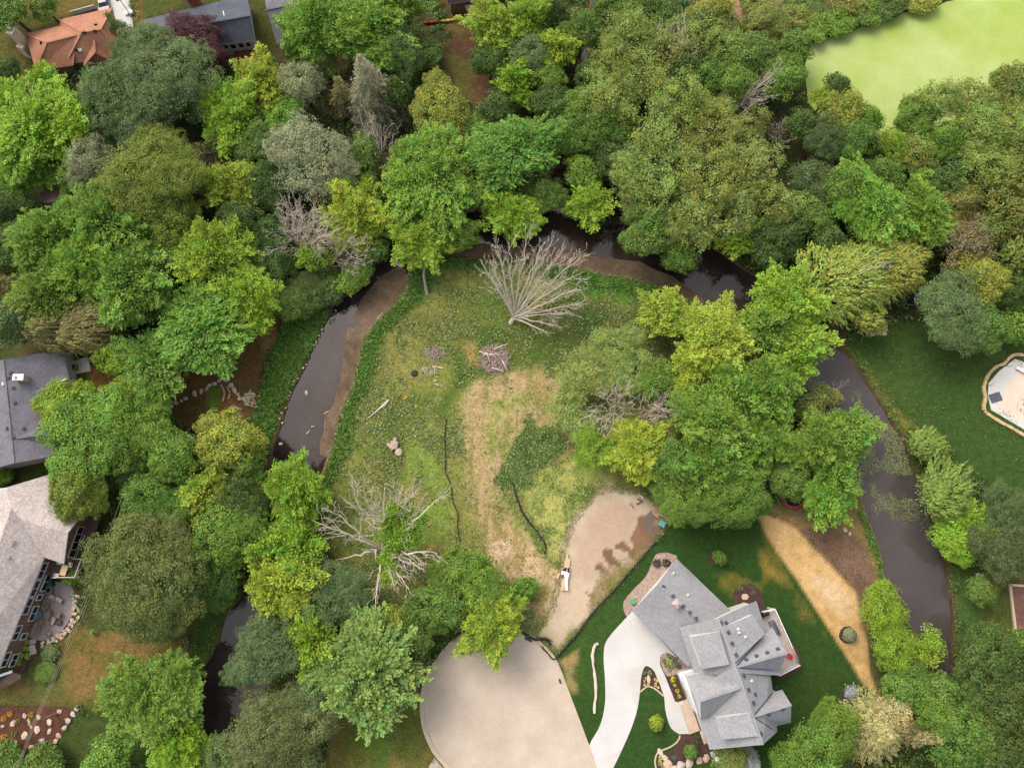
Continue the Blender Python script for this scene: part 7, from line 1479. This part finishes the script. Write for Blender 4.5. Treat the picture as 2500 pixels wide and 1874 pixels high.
DZ2 = 2.42; q = Vector(at(162, 1391, DZ2)); t = thing('deck_table', 'tan rectangular table on the brown deck of the beige house', 'table', (q.x, q.y, DZ2)); MB().box((q.x, q.y, DZ2+.72), (.95, 1.6, .06), rz=-.25).part(t, 'tabletop', M['lumber'])
for x_, y_ in ((-.35, -.65), (.35, -.65), (-.35, .65), (.35, .65)): MB().box((q.x+x_, q.y+y_, DZ2+.35), (.07, .07, .7)).part(t, 'leg', M['timber'])
for k, (u, v, rz_) in enumerate(((142, 1404, 0), (150, 1372, 3), (176, 1378, 1.6))):
    q = Vector(at(u, v, DZ2)); chair(u, v, rz_, ('white chair at the lower end of the tan deck table', 'white chair at the upper end of the tan deck table', 'white chair at the right side of the tan deck table')[k], M['white'], 'chairs on the brown deck'); o = bpy.context.scene.collection.objects[-1].parent; o.location = (q.x, q.y, DZ2)
q = Vector(at(1865, 1497, DZ+.05)); t = thing('grill', 'dark covered grill on the white railed deck', 'grill', (q.x, q.y, DZ)); MB().box((q.x, q.y, DZ+.5), (1.1, .6, .9), rz=.4).part(t, 'cabinet', M['black']); MB().tube([(q.x-.45, q.y-.15, DZ+.97), (q.x+.45, q.y+.15, DZ+.97)], [.3, .3], 10).part(t, 'hood', M['black'])
q = Vector(at(1924, 1600, DZ)); chair(1924, 1600, 1.2, 'red chair on the white railed deck', M['redpad'], None); o = bpy.context.scene.collection.objects[-1].parent; o.location = (q.x, q.y, DZ); 
q = Vector(at(1888, 1530, DZ)); t = thing('outdoor_sofa', 'grey blue outdoor sofa under the roof edge on the white railed deck', 'sofa', (q.x, q.y, DZ)); MB().box((q.x, q.y, DZ+.25), (.9, 2.0, .4), rz=.4).part(t, 'seat', mat('blue_grey_cushion', (120, 124, 140), (104, 108, 124), .5)); MB().box((q.x+.4, q.y-.15, DZ+.6), (.2, 2.0, .5), rz=.4).part(t, 'backrest', M['roof_dark'])
q = Vector(at(2430, 970, .06)); t = thing('garden_mat', 'dark grey square mat on the pool deck', 'mat', (q.x, q.y, .06)); 
for i, (dx_, dy_) in enumerate(((-.48, .36), (.48, .36), (-.48, -.36), (.48, -.36))): MB().box((q.x+dx_*.95-dy_*.3, q.y+dy_*.95+dx_*.3, .13), (.95, .72, .1), rz=.3).part(t, 'panel', M['roof_dark'])
q = Vector(at(2494, 905, .1)); t = thing('pool_bench', 'white bench with a grey edge on the pool deck', 'bench', (q.x, q.y, .08)); MB().box((q.x, q.y, .45), (2.2, .6, .12), rz=-.5).part(t, 'seat', M['white']); 
for s_ in (-.8, .8): MB().box((q.x+s_*math.cos(-.5), q.y+s_*math.sin(-.5), .23), (.12, .5, .34), rz=-.5).part(t, 'leg', M['steel'])
q = Vector(at(2385, 1410)); t = thing('garden_bench', 'narrow white bench on the grass right of the right creek', 'bench', (q.x, q.y, 0)); MB().box((q.x, q.y, .45), (.5, 1.5, .08), rz=.1).part(t, 'seat', M['white']); 
for s_ in (-.6, .6): MB().box((q.x, q.y+s_, .2), (.45, .08, .42), rz=.1).part(t, 'leg', M['white'])
# raised bed on the right edge
sheet('raised_bed_soil', [(2468, 1430), (2530, 1432), (2540, 1590), (2484, 1585)], .2, mat('pinkish_soil', (140, 98, 84), (112, 78, 64), 1.2, fine=6), label='pinkish soil inside the timber garden bed')
t = thing('garden_bed_frame', 'pale timber frame of the garden bed at the right edge', 'garden bed', at(2466, 1428))
for a_, b_ in (((2463, 1426), (2472, 1500)), ((2472, 1500), (2482, 1584)), ((2463, 1427), (2530, 1431))): MB().bar(Vector(at(*a_))+Vector((0, 0, .2)), Vector(at(*b_))+Vector((0, 0, .2)), .36, .4).part(t, 'timber', M['curb'])
# picket strip and white objects
mb_t = thing('white_fence', 'low white fence behind the orange roof', 'fence', at(200, 30)); p, e_ = Vector(at(181, 36)), Vector(at(232, 22))
for i in range(9): r_ = p.lerp(e_, i/8); MB().box(r_+Vector((0, 0, .5)), (.5, .1, 1.0), rz=.28).part(mb_t, 'picket', M['white'])
t = thing('antler_branches', 'small pale forked branch on the dry grass by the lower left creek', 'branch', at(432, 1598))
for (a_, b_) in (((431, 1597), (443, 1592)), ((431, 1597), (442, 1605)), ((434, 1602), (440, 1608))): MB().tube([Vector(at(*a_))+Vector((0, 0, .12)), Vector(at(*b_))+Vector((0, 0, .12))], [.16, .05], 6).part(t, 'fork', M['dead'])
# driftwood in the creek
for k, (a_, b_, m_) in enumerate((((790, 1010), (802, 1002), 'dead'), ((748, 1058), (755, 1050), 'dead'), ((792, 1045), (794, 1020), 'timber'), ((921, 778), (932, 762), 'lumber'), ((913, 790), (921, 782), 'lumber'), ((759, 1041), (768, 1039), 'dead'))):
    p, e_ = Vector(at(*a_)), Vector(at(*b_)); MB().tube([p+Vector((0, 0, -.28)), e_+Vector((0, 0, -.22))], [.09, .05], 6).top('driftwood', M[m_], ('pale stick at the middle of the dark creek pool', 'small pale stick low in the left creek', 'brown stick standing in the weeds of the left creek', 'long tan stick on the inner creek bank', 'short tan stick on the inner creek bank', 'tiny pale stick beside the left creek stick')[k], 'driftwood', 'driftwood in the left creek', loc=p)
# poles and wires
t = thing('utility_pole', 'grey utility pole standing above the trees right of the tall spruce', 'utility pole', at(998, 268)); MB().tube([Vector(at(998, 268)), Vector(at(998, 268))+Vector((0, 0, 8.5))], [.16, .11], 8).part(t, 'pole', M['steel'])
pb = Vector(at(139, 1741)); t = thing('utility_pole', 'weathered utility pole standing in the red mulch garden', 'utility pole', pb); MB().tube([pb, pb+Vector((0, 0, 7.2))], [.17, .12], 8).part(t, 'pole', M['timber']); MB().box(pb+Vector((0, 0, 6.9)), (.3, 1.5, .12), rz=.5).part(t, 'crossarm', M['timber'])
pt = Vector(at(309, 1206, 8.2)); t = thing('utility_pole', 'utility pole rising between the lower left trees', 'utility pole', (pt.x, pt.y, 0)); MB().tube([(pt.x, pt.y, 0), (pt.x, pt.y, 8.4)], [.17, .12], 8).part(t, 'pole', M['timber']); MB().box((pt.x, pt.y, 8.2), (1.6, .14, .12), rz=0).part(t, 'crossarm', M['timber'])
for k, off in enumerate((-.55, 0, .55)):
    A_ = pt+Vector((off, 0, .08)); B_ = Vector(at(155+off*6, 1617, 6.2)); C_ = Vector(at(84+off*6, 1762, 7.0)); D_ = Vector(at(30+off*6, 1900, 6.6)); pts = []
    for p_, e_ in ((A_, C_), (C_, D_)):
        for i in range(13): f = i/12; pts.append(p_.lerp(e_, f)-Vector((0, 0, 1.0*4*f*(1-f)*((e_-p_).length/40))))
    MB().tube(pts, .022, 4).top('power_line', M['wire'], ('left', 'middle', 'right')[k]+' of the three power wires above the dry backyard', 'power line', 'power wires', loc=A_)
# duckweed scum on the right creek arm
rg = np.random.default_rng(9); DW = smooth(.46, .6, fbm(XX, YY, 4, 91))*(DCR < -3)*(PU > 2030)*(PU < 2300)*smooth(1000, 1060, PV)*smooth(1330, 1180, PV)+.5*smooth(.5, .6, fbm(XX, YY, 3, 95))*(DCR < -2)*(PU > 2080)*(PU < 2200)*smooth(940, 980, PV)*smooth(1060, 1020, PV)
x, y = scatter(5200, DW, rg); n = len(x); a = alb((150, 160, 96)); ang = rg.uniform(0, 6.28, n)
stuff('duckweed', np.stack([x, y, np.full(n, -.345)+rg.uniform(0, .006, n)], 1), np.stack([np.cos(ang), np.sin(ang), np.zeros(n)], 1), np.array([0, 0, 1.])+np.zeros((n, 3)), rg.uniform(.07, .24, n), rg.uniform(.06, .18, n), a*rg.uniform(.75, 1.2, (n, 1)))
